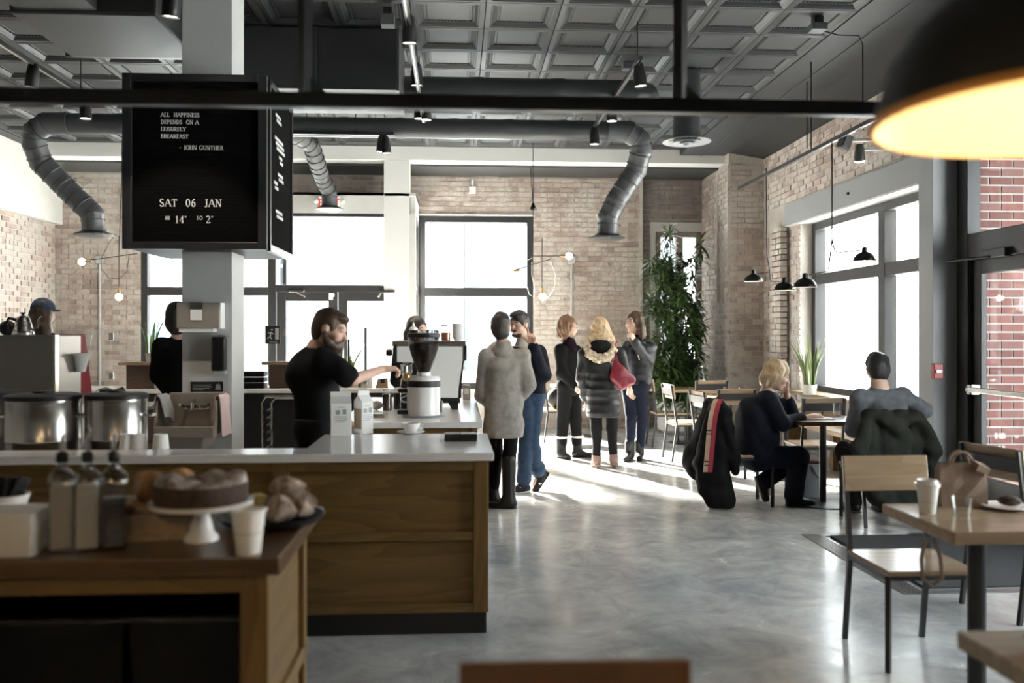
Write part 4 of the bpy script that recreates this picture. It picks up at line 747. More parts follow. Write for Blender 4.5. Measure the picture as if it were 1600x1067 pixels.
for i in range(5):
    for z0, z1 in ((0.62, 0.85), (0.36, 0.605), (0.1, 0.345)): MB().box(-2.58 + i * 0.6, -2.58 + i * 0.6 + 0.585, -0.02, 0, z0, z1).build('drawer', 'brown_box', bc, bevel=0.004)
tag(MB().box(-5.65, -0.56, 9.62, 10.35, 0.868, CT).build('worktop', 'quartz', bevel=0.006), 'long pale worktop on the back counter behind the pillar', 'worktop')
# brewing counter behind the ledge
br = thing('brew_counter', 'low steel counter holding the coffee urns on the left', 'counter', (-2.9, 5.4, 0))
MB().box(-1.0, 0.85, -0.6, 0.75, 0.70, 0.735).build('top', 'steel', br, bevel=0.004); MB().box(-0.98, 0.83, -0.55, 0.72, 0.1, 0.70).build('carcass', 'steel_dark', br)
for x in (-0.9, 0.75): MB().box(x, x + 0.05, -0.5, -0.45, 0, 0.1).box(x, x + 0.05, 0.6, 0.65, 0, 0.1).build('leg', 'steel_dark', br)
# ---- urns
def urn(label, px, Y, rr, zt):
    p = A(px, 600, Y); p.z = 0.735; h = zt - 0.735; r = thing('coffee_urn', label, 'coffee urn', p, 0, 'steel coffee urns')
    MB().lathe([(rr * 0.97, 0), (rr, 0.02), (rr, h * 0.42), (rr * 1.012, h * 0.43), (rr * 1.012, h * 0.45), (rr, h * 0.46), (rr, h - 0.055), (rr * 1.01, h - 0.05), (rr * 1.01, h - 0.035)], 40).build('body', 'steel', r, smooth=True)
    MB().lathe([(rr * 1.02, h - 0.035), (rr * 1.03, h - 0.012), (rr * 0.9, h - 0.004), (rr * 0.3, h), (rr * 0.28, h + 0.012)], 40).build('lid', 'black', r, smooth=True)
    for s in (-1, 1): MB().tube([(s * rr, -0.03, h * 0.72), (s * (rr + 0.035), -0.03, h * 0.72), (s * (rr + 0.035), 0.03, h * 0.72), (s * rr, 0.03, h * 0.72)], 0.008, 8).build('handle', 'chrome', r, smooth=True)
urn('round steel coffee urn nearest the pillar, standing alone', 182, 5.02, 0.160, 1.18)
urn('steel coffee urn in the middle of the row behind the ledge', 68, 4.98, 0.187, 1.18)
urn('steel coffee urn cut off by the left edge', -12, 5.25, 0.175, 1.18)
# ---- brewer, kettle, grinder on the left
p = A(45, 600, 5.9); p.z = 0.735; r = thing('coffee_brewer', 'boxy stainless coffee brewer behind the urns', 'coffee brewer', p)
MB().box(-0.19, 0.155, 0, 0.42, 0.35, 0.755).build('upper_body', 'steel_dark', r, bevel=0.008); MB().box(0.02, 0.155, 0.0, 0.42, 0, 0.35).build('lower_body', 'steel_dark', r, bevel=0.006); MB().box(-0.19, 0.02, 0.18, 0.42, 0, 0.35).build('rear_wall', 'black', r)
MB().box(-0.17, 0.01, 0.17, 0.19, 0.06, 0.33).build('control_face', 'black_gloss', r); mat('blue_screen', (0.05, 0.07, 0.4), 0.3, emit=(0.12, 0.16, 0.8), estr=1.0); MB().box(-0.075, -0.04, 0.16, 0.175, 0.15, 0.24).build('display', 'blue_screen', r)
MB().box(0.155, 0.165, 0.0, 0.05, 0.0, 0.755).build('corner_trim', 'chrome', r)
p = A(36, 600, 6.05); p.z = 1.49; r = thing('gooseneck_kettle', 'stepped steel kettle with black knob on top of the brewer', 'kettle', p)
MB().lathe([(0.066, 0), (0.068, 0.012), (0.06, 0.03), (0.062, 0.034), (0.053, 0.058), (0.055, 0.062), (0.046, 0.086), (0.048, 0.09), (0.038, 0.112), (0.036, 0.12)], 28).build('body', 'steel', r, smooth=True)
MB().lathe([(0.036, 0), (0.01, 0.008), (0.007, 0.016), (0.016, 0.022), (0.016, 0.03)], 20, (0, 0, 0.118)).build('lid', 'black', r, smooth=True); MB().tube([(0.055, 0, 0.03), (0.09, 0, 0.05), (0.1, 0, 0.1), (0.12, 0, 0.12)], 0.008, 8).build('spout', 'steel', r, smooth=True)
MB().tube([(-0.045, 0, 0.1), (-0.09, 0, 0.11), (-0.105, 0, 0.07), (-0.09, 0, 0.02)], 0.011, 8).build('handle', 'black', r, smooth=True)
p = A(12, 600, 6.1); p.z = 1.49; tag(MB().ball((0, 0, 0.045), (0.055, 0.05, 0.05), 16, 10).build('dark_jar', 'black', loc=p, smooth=True), 'round dark pot behind the kettle on the brewer', 'pot')
p = A(103, 600, 6.36); p.z = 0.735; r = thing('red_grinder', 'coffee grinder with deep red edge and clear hopper beside the brewer', 'coffee grinder', p)
MB().box(-0.085, 0.0, -0.02, 0.3, 0.33, 0.76).build('body', 'steel_dark', r, bevel=0.006)
MB().hexa([(0.0, -0.02, 0.33), (0.06, -0.02, 0.33), (0.06, 0.3, 0.33), (0.0, 0.3, 0.33)], [(0.0, -0.02, 0.76), (0.01, -0.02, 0.76), (0.01, 0.3, 0.76), (0.0, 0.3, 0.76)]).build('red_edge', 'red_panel', r, bevel=0.01)
MB().box(-0.085, 0.05, 0.05, 0.3, 0.0, 0.33).build('stand', 'steel_dark', r); MB().box(0.015, 0.04, -0.025, -0.015, 0.55, 0.65).build('switch', 'chrome', r)
MB().lathe([(0.03, 0), (0.05, 0.05), (0.075, 0.16)], 24, (0.06, 0.1, 0.6), close=False).build('hopper', 'glass_clear', r, smooth=True); MB().tube([(0.03, 0.0, 0.33), (0.08, -0.02, 0.34), (0.10, -0.03, 0.38)], 0.02, 10).build('spout', 'black', r, smooth=True)
p = A(126, 560, 6.25); tag(MB().lathe([(0.03, -0.09), (0.05, 0.0), (0.075, 0.03), (0.08, 0.035)], 20, close=False).build('paper_filter', 'paper', loc=p, smooth=True), 'white paper filter cone resting against the red grinder', 'paper filter')
def cup(label, p, r0, r1, h, m='paper', grp=None, n=24, rim=True, lid=False, band=None, cat='paper cup'):
    r = thing('cup', label, cat, p, 0, grp); MB().lathe([(r0 * 0.9, 0.004), (r0, 0), (r1, h), (r1 * 0.96, h), (r0 * 0.94, 0.01)], n, close=False).build('wall', m, r, smooth=True); MB().lathe([(0.002, 0.006), (r0 * 0.95, 0.006)], n, close=False).build('floor_disc', m, r)
    if rim: MB().lathe([(r1, h - 0.004), (r1 + 0.004, h - 0.002), (r1 + 0.004, h + 0.003), (r1 - 0.002, h + 0.004)], n, close=False).build('rolled_rim', m, r, smooth=True)
    if lid: MB().lathe([(r1 + 0.005, h - 0.008), (r1 + 0.006, h + 0.006), (r1 * 0.93, h + 0.008), (r1 * 0.9, h + 0.02), (r1 * 0.8, h + 0.02), (r1 * 0.76, h + 0.012), (0.002, h + 0.012)], n, close=False).build('lid', 'white_gloss', r, smooth=True)
    if band: MB().lathe([(r0 + (r1 - r0) * t + 0.0008, h * t) for t in band], n, close=False).build('printed_line', 'grey_steel_paint', r)
    return r
p = A(130, 600, 6.0); p.z = 0.735
for k in range(2):
    q = p + Vector((0.07 * k - 0.04, 0.12 * k, 0.0)); r = thing('cup_stack', ('taller' if k else 'shorter') + ' stack of paper cups beside the red grinder', 'cup stack', q)
    for i in range(14 + 4 * k): MB().lathe([(0.03, 0), (0.042, 0.08), (0.044, 0.082), (0.044, 0.086), (0.04, 0.086)], 18, (0, 0, i * 0.0165), close=False).build('cup', 'paper', r, smooth=True)
p = A(165, 606, 7.2); r = thing('steel_teapot', 'small steel pot with black handle between the urns', 'teapot', Vector((p.x, 7.2, 0.95)))
MB().lathe([(0.085, 0), (0.088, 0.03), (0.07, 0.1), (0.05, 0.12), (0.01, 0.13)], 24).build('body', 'steel', r, smooth=True); MB().tube([(0.06, 0, 0.1), (0.13, 0, 0.12), (0.17, 0, 0.06)], 0.012, 8).build('handle', 'black', r, smooth=True)
tb = thing('prep_table', 'steel prep table behind the urns', 'table', (-3.1, 7.15, 0)); MB().box(-1.3, 0.75, -0.25, 0.25, 0.91, 0.95).build('top', 'steel', tb, bevel=0.004)
for x in (-1.25, 0.7):
    for y in (-0.2, 0.2): MB().box(x - 0.02, x + 0.02, y - 0.02, y + 0.02, 0, 0.91).build('leg', 'steel_dark', tb)
MB().box(-1.25, 0.7, -0.22, 0.22, 0.3, 0.33).build('shelf', 'steel', tb)
rnd = random.Random(3)
for k, px in enumerate((108, 122, 136)): 
    q = A(px, 690, 7.1); tag(MB().lathe([(0.03, 0), (0.033, 0.02), (0.033, 0.14), (0.025, 0.17), (0.025, 0.19)], 16).build('jar', 'syrup' if k == 1 else 'steel', loc=(q.x, 7.1, 0.331), smooth=True), ('amber', 'dark amber', 'steel')[k] + ' jar on the shelf between the urns', 'jar')
# ---- boxes and glass on the back counter
for k, (xa, xb, lab) in enumerate(((192, 246, 'brown wooden box with an overhanging lid left of the pillar'), (413, 470, 'brown wooden box with an overhanging lid behind the barista'))):
    a = A(xa, 566, 9.9); b = A(xb, 608, 9.9); r = thing('wooden_box', lab, 'box', ((a.x + b.x) / 2, 9.9, CT)); hw = (b.x - a.x) / 2; h = A(200, 567, 9.9).z - CT
    MB().box(-hw + 0.07, hw, -0.1, 0.15, 0, h - 0.02).build('body', 'brown_box', r, bevel=0.004); MB().box(-hw, hw + 0.1, -0.14, 0.18, h - 0.02, h + 0.012).build('lid', 'maple', r, bevel=0.004)
gs = thing('glass_screen', 'clear glass sneeze screen along the back counter', 'glass screen', (-3.0, 10.2, CT)); zt = A(200, 512, 10.2).z - CT
for xa, xb in ((-2.35, -1.62), (-1.58, -0.85), (-0.81, 0.1), (0.3, 1.2), (1.24, 1.95)): MB().box(xa, xb, -0.004, 0.004, 0.0, zt).build('pane', 'glass_clear', gs)
for x in (-1.60,  -0.83): 
    for z in (0.12, zt - 0.1): MB().cbox((x, 0, z), (0.05, 0.03, 0.08)).build('clip', 'steel', gs, bevel=0.006)
for x in (-2.37, 1.97): MB().bar((x, 0, 0), (x, 0, zt), 0.02).build('post', 'black_metal', gs)
p = A(425, 523, 10.15); r = thing('exit_sticker', 'dark running-man exit sticker on the glass screen', 'sign', p); MB().box(-0.075, 0.09, 0, 0.006, -0.1, 0.1).build('plate', 'frame_bronze', r)
sy = MB(); M = Matrix.Translation((0, -0.001, 0)) @ Matrix.Rotation(PI / 2, 4, 'X')
for a, b, t in (((-0.01, 0.03), (-0.02, -0.02), .016), ((-0.02, -0.02), (0.0, -0.05), .012), ((-0.02, -0.02), (-0.05, -0.045), .012), ((-0.01, 0.03), (-0.045, 0.015), .01), ((-0.01, 0.03), (0.02, 0.005), .01)):
    a, b = Vector(a), Vector(b); n_ = Vector((-(b - a).y, (b - a).x)).normalized() * t / 2; sy.prism([tuple(q) for q in (a - n_, b - n_, b + n_, a + n_)], 0.003, M)
sy.ball((0.0, -0.002, 0.055), (0.011, 0.003, 0.011), 10, 6); sy.build('running_figure', 'white_matte', r); MB().box(0.035, 0.075, -0.003, 0.0, -0.055, 0.075).build('door_symbol', 'white_matte', r); MB().box(-0.03, 0.06, -0.003, 0, -0.085, -0.078).build('caption_line', 'white_matte', r)
for k in range(3): tag(MB().box(-0.16, 0.16, -0.11, 0.11, 0, 0.05).box(-0.17, 0.17, -0.12, -0.11, 0.045, 0.06).build('black_tray', 'tray_black', loc=(A(392, 600, 9.9).x, 9.9, CT + 0.061 * k), bevel=0.004), ('bottom', 'middle', 'top')[k] + ' black tray of the stack right of the pillar', 'tray')
for k, (px, m, rr, h) in enumerate(((372, 'pastry', 0.05, 0.07), (555, 'steel', 0.055, 0.11), (570, 'steel', 0.055, 0.11), (577, 'white_gloss', 0.035, 0.13), (537, 'white_gloss', 0.05, 0.16), (597, 'maple', 0.07, 0.1))):
    q = A(px, 600, 9.85); nm = ('jar', 'tin', 'tin', 'bottle', 'canister', 'caddy')[k]
    r = thing(nm, ('amber jar beside the black trays', 'left steel tin on the back counter under the barista arm', 'right steel tin on the back counter under the barista arm', 'slim white bottle beside the steel tins', 'white canister beside the barista on the back counter', 'small wooden caddy with a black dot at the end of the back counter')[k], nm, (q.x, 9.85, CT))
    if nm == 'caddy': MB().hexa([(-rr, -0.05, 0), (rr, -0.05, 0), (rr, 0.05, 0), (-rr, 0.05, 0)], [(-rr * 0.6, -0.05, h), (rr * 0.9, -0.05, h), (rr * 0.9, 0.05, h), (-rr * 0.6, 0.05, h)]).build('block', 'maple', r, bevel=0.006); MB().cbox((0.01, -0.055, h * 0.75), (0.045, 0.02, 0.045)).build('clip', 'black', r, bevel=0.005)
    else: MB().lathe([(rr * 0.95, 0), (rr, 0.01), (rr, h * 0.85), (rr * 0.9, h * 0.9)], 20).build('body', m, r, smooth=True); MB().lathe([(rr * 0.92, h * 0.9), (rr * 0.92, h), (rr * 0.3, h * 1.02)], 20).build('lid', 'steel' if m != 'steel' else 'black', r, smooth=True)
def spiky(name, label, cat, loc, n, h, spread, m, seed, w=0.03, pot=None, lean=0.35):
    r = thing(name, label, cat, loc); rn = random.Random(seed); base = 0.0
    if pot:
        rr, ph = pot; MB().lathe([(rr * 0.8, 0), (rr, ph), (rr * 0.93, ph), (rr * 0.85, ph * 0.8)], 24, close=False).build('pot', 'pot', r, smooth=True); MB().lathe([(0.002, ph * 0.85), (rr * 0.9, ph * 0.85)], 20, close=False).build('soil', 'soil', r); base = ph * 0.8
    for i in range(n):
        a = rn.uniform(0, 2 * PI); hh = h * rn.uniform(0.55, 1.0); ln = lean * rn.uniform(0.1, 1.0) * hh; bx_ = Vector((math.cos(a), math.sin(a), 0)); sd = Vector((-math.sin(a + 0.7), math.cos(a + 0.7), 0)); rows = []
        for k in range(8):
            t = k / 7; c = bx_ * (spread * 0.35 + ln * t * t) + Vector((0, 0, base + hh * t)); ww = w * (0.7 + 1.2 * t - 1.9 * t ** 2.2) if t < 1 else 0.001; ww = max(ww, 0.001); tw = sd * math.cos(t * 0.6) + bx_ * math.sin(t * 0.6)
            rows.append([c - tw * ww, c + Vector((0, 0, 0)) - bx_ * ww * 0.25, c + tw * ww])
        MB().sheet(rows, 0.004).build('leaf', m, r, smooth=True)
    return r
spiky('potted_plant', 'spiky yellow-green plant beside the person in black', 'plant', A(236, 566, 9.95), 9, 0.42, 0.12, 'leaf_bright', 3, 0.018, (0.06, 0.1))
spiky('potted_plant', 'green leafy plant behind the barista\'s beard', 'plant', A(545, 562, 9.98) , 10, 0.36, 0.1, 'leaf_bright', 4, 0.03, (0.06, 0.1), 0.5).location.z = CT
tag(MB().tube([A(545, 612, 9.95), A(545, 530, 9.95)], 0.012, 8).build('screen_post', 'black_metal'), 'thin dark upright post right of the barista\'s face', 'post')
rk = thing('tray_rack', 'tubular steel tray rack under the back counter behind the barista', 'rack', (A(435, 650, 9.3).x, 9.3, 0)); 
for s in (0, 1): MB().tube([(-0.14 + s * 0.05, -0.1 + 0.0, 0), (-0.14 + s * 0.05, -0.1, 0.80), (-0.10 + s * 0.05, -0.1, 0.86), (0.35, -0.1, 0.86), (0.38, -0.1, 0.8), (0.38, -0.1, 0)] if s == 0 else [(-0.09, 0.12, 0), (-0.09, 0.12, 0.78), (-0.05, 0.12, 0.83), (0.33, 0.12, 0.83), (0.36, 0.12, 0.78), (0.36, 0.12, 0)], 0.014, 8).build('tube_frame', 'steel', rk, smooth=True)
for i in range(9): MB().bar((-0.09, -0.1, 0.12 + i * 0.075), (-0.09, 0.12, 0.12 + i * 0.075), 0.02).bar((0.37, -0.1, 0.12 + i * 0.075), (0.37, 0.12, 0.12 + i * 0.075), 0.02).build('tray_runner', 'steel_dark', rk)
# ================================================================ grinder and espresso machine
p = AZ(661, 653, CT) + Vector((0, 0.12, 0)); r = thing('white_grinder', 'white cylindrical coffee grinder with a smoky cone hopper full of beans', 'coffee grinder', p)
k_ = p.y / 1400; R_ = 26 * k_
MB().lathe([(R_ * 1.0, 0.0), (R_, 0.012), (R_, 0.208), (R_ * 0.98, 0.212)], 40).build('body', 'white_gloss', r, smooth=True); MB().lathe([(R_ * 1.28, 0), (R_ * 1.28, 0.008), (R_ * 1.2, 0.012)], 40).build('base_plate', 'grey_steel_paint', r, smooth=True)
MB().lathe([(R_ * 0.995, 0.212), (R_ * 0.995, 0.256)], 40).build('dark_band', 'black', r, smooth=True); MB().lathe([(R_ * 0.99, 0.256), (R_ * 1.0, 0.275), (R_ * 0.9, 0.29), (R_ * 0.42, 0.292), (R_ * 0.4, 0.315)], 40).build('crown', 'white_gloss', r, smooth=True)
MB().lathe([(R_ * 0.3, 0.312), (R_ * 0.42, 0.33), (R_ * 0.65, 0.40), (R_ * 0.86, 0.48), (R_ * 0.96, 0.565)], 40, close=False).build('hopper', 'glass_smoke', r, smooth=True)
MB().lathe([(R_ * 0.28, 0.314), (R_ * 0.40, 0.332), (R_ * 0.62, 0.40), (R_ * 0.81, 0.475), (R_ * 0.86, 0.515), (R_ * 0.3, 0.53)], 32).build('coffee_beans', 'coffee_beans', r, smooth=True)
MB().lathe([(R_ * 0.98, 0.562), (R_ * 1.0, 0.572), (R_ * 1.0, 0.588), (R_ * 0.9, 0.594)], 40).build('hopper_lid', 'black', r, smooth=True)
MB().box(-R_ * 1.55, -R_ * 0.8, -0.05, 0.05, 0.02, 0.05).build('grounds_tray', 'black', r, bevel=0.006); MB().box(-R_ * 1.5, -R_ * 0.9, -0.04, 0.04, 0.17, 0.2).build('grounds_chute', 'black', r, bevel=0.006); MB().tube([(-R_ * 0.95, -0.03, 0.1), (-R_ * 1.3, -0.05, 0.11), (-R_ * 1.3, -0.05, 0.14), (-R_ * 0.95, -0.03, 0.16)], 0.008, 8).build('fork', 'chrome', r, smooth=True)
MB().box(R_ * 0.9, R_ * 1.15, -0.03, 0.03, 0.03, 0.11).build('switch', 'steel', r, bevel=0.005); MB().ball((-R_ * 0.98, -0.06, 0.285), (0.03, 0.03, 0.035), 12, 8).build('adjust_knob', 'brass', r, smooth=True)
Ym = 6.95; p = A(670, 640, Ym); p.z = CT; r = thing('espresso_machine', 'white espresso machine seen end-on behind the grinder', 'espresso machine', p)
def mp(px, py): q = A(px, py, Ym); return (q.x - p.x, q.z - CT)
def slab(pts, y0, y1): return MB().prism(pts, y1 - y0, Matrix.Translation((0, y1, 0)) @ Matrix.Rotation(PI / 2, 4, 'X'))
slab([mp(678, 622), mp(716, 622), mp(717, 605), mp(724, 562), mp(725, 541), mp(619, 541), mp(619, 566), mp(656, 567)], 0, 0.75).build('side_panel', 'white_gloss', r, bevel=0.008)
slab([mp(613, 533), mp(728, 533), mp(729, 541), mp(613, 541)], -0.01, 0.76).build('top_tray', 'steel_dark', r, bevel=0.006)
slab([mp(724, 565), mp(729, 562), mp(729, 538), mp(724, 538)], -0.005, 0.755).build('rear_trim', 'black', r); slab([mp(614, 568), mp(620, 566), mp(620, 540), mp(617, 536), mp(614, 545)], -0.01, 0.755).build('front_trim', 'black', r)
slab([mp(716, 622), mp(721, 622), mp(721, 604), mp(725, 565), mp(723, 565), mp(717, 604)], 0, 0.75).build('rear_lower_trim', 'black', r)
slab([mp(640, 630), mp(720, 630), mp(718, 622), mp(640, 622)], 0.0, 0.75).build('base', 'black', r, bevel=0.004)
for y in (0.0, 0.62): slab([mp(707, 641), mp(716, 641), mp(717, 626), mp(698, 626)], y, y + 0.06).build('foot', 'black', r, bevel=0.004); slab([mp(645, 641), mp(654, 641), mp(662, 626), mp(644, 626)], y, y + 0.06).build('foot', 'black', r, bevel=0.004)
for y in (0.12, 0.45):
    MB().lathe([(0.036, -0.07), (0.036, 0.0), (0.045, 0.01)], 20, (mp(632, 575)[0], y, mp(632, 572)[1])).build('group_head', 'chrome', r, smooth=True); MB().lathe([(0.03, -0.035), (0.034, 0)], 20, (mp(632, 575)[0], y, mp(632, 572)[1] - 0.07)).build('portafilter_basket', 'steel', r, smooth=True)
    a = Vector((mp(629, 0)[0], y, mp(632, 583)[1])); MB().tube([a, a + Vector((-0.06, -0.01, 0.01)), a + Vector((-0.13, -0.03, 0.03))], [0.01, 0.014, 0.016], 10).build('portafilter_handle', 'black', r, smooth=True)
MB().lathe([(0.022, 0), (0.026, 0.02), (0.022, 0.045)], 16).build('steam_knob', 'black', r, loc=(mp(612, 0)[0], 0.05, mp(0, 552)[1]), rot=(0, -PI / 2, 0), smooth=True)
slab([mp(640, 600), mp(676, 600), mp(676, 622), mp(640, 622)], 0.1, 0.7).build('drip_tray', 'steel_dark', r, bevel=0.004); MB().tube([(mp(634, 0)[0], 0.3, mp(0, 575)[1]), (mp(626, 0)[0], 0.28, mp(0, 590)[1]), (mp(622, 0)[0], 0.26, mp(0, 612)[1])], 0.006, 8).build('steam_wand', 'chrome', r, smooth=True)
ztop = A(670, 533, Ym).z + 0.001
def on_top(px, Y): q = A(px, 533, Y); return Vector((q.x, Y, ztop))
q = on_top(646, 7.05); r = thing('squeeze_bottle', 'dark sauce squeeze bottle with a white nozzle on the espresso machine', 'squeeze bottle', q); MB().lathe([(0.032, 0), (0.034, 0.01), (0.034, 0.08), (0.03, 0.085)], 20).build('body', 'cold_brew', r, smooth=True); MB().lathe([(0.034, 0.085), (0.034, 0.1), (0.012, 0.115), (0.008, 0.135), (0.003, 0.15)], 16).build('nozzle_cap', 'white_gloss', r, smooth=True)
for k, px in enumerate((657, 664, 671, 680, 684)): cup(('first', 'second', 'third', 'fourth', 'fifth')[k] + ' small glass from the squeeze bottle on the espresso machine', on_top(px, 7.12 + 0.09 * (k % 2)), 0.026, 0.034, 0.10 if k == 4 else 0.085, 'glass_clear', 'small glasses on the machine', 16, False, cat='glass')
q = on_top(697, 7.3); r = thing('syrup_tub', 'clear tub half full of red-brown syrup on the espresso machine', 'tub', q); MB().lathe([(0.036, 0), (0.039, 0.065), (0.01, 0.066)], 24).build('syrup', 'syrup', r, smooth=True); MB().lathe([(0.037, 0), (0.045, 0.12)], 24, close=False).build('tub', 'glass_clear', r, smooth=True); MB().lathe([(0.046, 0.12), (0.046, 0.128), (0.01, 0.13)], 24).build('lid', 'white_gloss', r)
for k in range(5): cup(('lowest', 'second lowest', 'middle', 'second highest', 'highest')[k] + ' of the white cups stacked on the espresso machine', on_top(715, 7.35) + Vector((0, 0, 0.024 * k)), 0.03, 0.047, 0.045, 'ceramic', 'white cups stacked on the machine', 24, False, cat='cup')
# cold brew jars left of the grinder, knock tray, cloth
for k, (px, lab) in enumerate(((604, 'left dark cold-brew jar beside the grinder'), (620, 'middle dark cold-brew jar beside the grinder'), (633, 'right dark cold-brew jar beside the grinder'))):
    q = AZ(px, 642, CT) + Vector((0, 0.12 * (k % 2) + 0.05, 0)); r = thing('cold_brew_jar', lab, 'jar', q); MB().lathe([(0.033, 0), (0.035, 0.01), (0.035, 0.125), (0.03, 0.128)], 20).build('brew', 'cold_brew', r, smooth=True); MB().lathe([(0.0365, 0), (0.0365, 0.14), (0.03, 0.155)], 20, close=False).build('glass_wall', 'glass_clear', r, smooth=True); MB().lathe([(0.033, 0.15), (0.035, 0.165), (0.01, 0.17)], 20).build('lid', 'white_gloss', r, smooth=True)
q = AZ(590, 652, CT); tag(MB().box(-0.05, 0.05, -0.06, 0.06, 0, 0.022).box(-0.045, 0.045, -0.05, 0.05, 0.022, 0.028).build('scale', 'steel_dark', loc=q, bevel=0.004), 'small flat scale behind the milk cartons', 'scale')
q = AZ(588, 640, CT); tag(MB().ball((0, 0, 0.035), (0.05, 0.05, 0.035), 16, 10).build('folded_cloth', 'towel_grey', loc=q, smooth=True), 'crumpled pale cloth behind the milk cartons', 'cloth')
q = AZ(727, 612, CT) ; r = thing('napkin_holder', 'small grey counter box at the grey-coat customer\'s hand', 'box', (q.x, 8.05, CT)); MB().box(-0.035, 0.035, -0.05, 0.05, 0, 0.13).build('body', 'grey_steel_paint', r, bevel=0.006); MB().box(-0.02, 0.02, -0.055, -0.05, 0.05, 0.1).build('label_plate', 'paper', r)
# ---- on the front worktop
def carton(label, p, rot, s=0.096):
    r = thing('milk_carton', label, 'milk carton', p, rot); h = 0.19; q = s / 2
    MB().box(-q, q, -q, q, 0, h).build('body', 'paper', r, bevel=0.003); MB()._add([(-q, -q, h), (q, -q, h), (q, q, h), (-q, q, h), (-q * 0.98, 0, h + 0.04), (q * 0.98, 0, h + 0.04)], [(0, 1, 5, 4), (2, 3, 4, 5), (0, 4, 3), (1, 2, 5), (0, 3, 2, 1)]).build('gable', 'paper', r)
    MB().box(-q, q, -0.004, 0.004, h + 0.035, h + 0.063).build('top_seal', 'paper', r)
    pr_ = MB(); rn = random.Random(2)
    for i, (z, w0, w1) in enumerate(((0.165, -.02, .02), (0.11, -.035, .03), (0.1, -.035, .035), (0.09, -.03, .035), (0.08, -.035, .02))): pr_.box(w0, w1, -q - 0.0012, -q, z, z + 0.0035)
    pr_.box(-0.03, -0.005, -q - 0.0012, -q, 0.125, 0.15).box(0.008, 0.03, -q - 0.0012, -q, 0.125, 0.155); pr_.build('print', 'grey_steel_paint', r); MB().box(-q - 0.0012, -q, -0.035, 0.035, 0.03, 0.15).build('side_print', 'maple', r)
carton('left paper milk carton on the front worktop', AZ(531, 681, CT) + Vector((0.0, 0.04, 0)), 0.16, 0.118); carton('right paper milk carton turned to show its side', AZ(567, 678, CT) + Vector((0, 0.03, 0)), 0.75, 0.082)
q = AZ(642, 678, CT); r = thing('cappuccino_cup', 'white cappuccino cup on its saucer on the front worktop', 'cup', q)
MB().lathe([(0.03, 0.004), (0.05, 0.0), (0.082, 0.014), (0.08, 0.017), (0.04, 0.008)], 32).build('saucer', 'ceramic', r, smooth=True); MB().lathe([(0.025, 0.008), (0.03, 0.01), (0.05, 0.04), (0.056, 0.066), (0.053, 0.066), (0.046, 0.04), (0.02, 0.016)], 32).build('cup', 'ceramic', r, smooth=True)
MB().lathe([(0.002, 0.058), (0.052, 0.058)], 28, close=False).build('foam', 'maple', r); MB().tube([(0.05, 0, 0.055), (0.075, 0, 0.05), (0.07, 0, 0.03), (0.045, 0, 0.028)], 0.005, 8).build('handle', 'ceramic', r, smooth=True)
q = AZ(720, 690, CT) + Vector((0, 0.05, 0)); r = thing('bill_tray', 'black rectangular tray with a white slip on the worktop end', 'tray', q); MB().box(-0.09, 0.09, -0.055, 0.055, 0, 0.04).build('case', 'black_gloss', r, bevel=0.004); MB().box(0.0, 0.08, -0.045, 0.045, 0.04, 0.043).build('paper_slip', 'paper', r); MB().box(-0.085, -0.005, -0.048, 0.048, 0.04, 0.042).build('screen', 'steel_dark', r)
for k, px in enumerate((188, 206, 241)): cup(('left', 'middle', 'right')[k] + ' upside-down white paper cup behind the counter ledge', AZ(px, 705, CT) + Vector((0, 0.1, 0)), 0.042, 0.034, 0.075, 'paper', 'paper cups on the ledge', 20, False)
# ================================================================ condiment station
cs = thing('condiment_station', 'oak condiment stand with open bin shelf at the lower left', 'condiment stand', (-1.6, 2.8, 0)); O = cs.location
X1, X0, Y0, Y1 = -0.476 - O.x, -2.75 - O.x, 2.434 - O.y, 3.123 - O.y
MB().box(X0, X1, Y0, Y1, 0.852, 0.90).build('top', 'walnut_top', cs, bevel=0.004)
xa = X1 - 0.035
for y in (Y0 + 0.03, Y1 - 0.085): MB().box(xa - 0.075, xa, y, y + 0.055, 0, 0.852).build('leg', 'oak_v', cs, bevel=0.003)
for z0, z1 in ((0.80, 0.852), (0.40, 0.45), (0.05, 0.11)): MB().box(xa - 0.03, xa, Y0 + 0.085, Y1 - 0.085, z0, z1).build('side_rail', 'oak_y', cs, bevel=0.003)
for z0, z1 in ((0.45, 0.80), (0.11, 0.40)): MB().box(xa - 0.03, xa - 0.018, Y0 + 0.085, Y1 - 0.085, z0, z1).build('side_panel', 'oak_y', cs)
MB().box(X0, xa - 0.075, Y0 + 0.03, Y0 + 0.06, 0.80, 0.852).build('apron', 'oak', cs, bevel=0.003); MB().box(X0, xa - 0.03, Y0 + 0.05, Y1 - 0.05, 0.22, 0.25).build('shelf', 'brown_box', cs); MB().box(X0, xa - 0.03, Y1 - 0.06, Y1 - 0.045, 0.05, 0.85).build('back_panel', 'brown_box', cs)
for x in (X0 + 0.02,): MB().box(x, x + 0.07, Y0 + 0.03, Y0 + 0.085, 0, 0.852).build('leg', 'oak_v', cs)
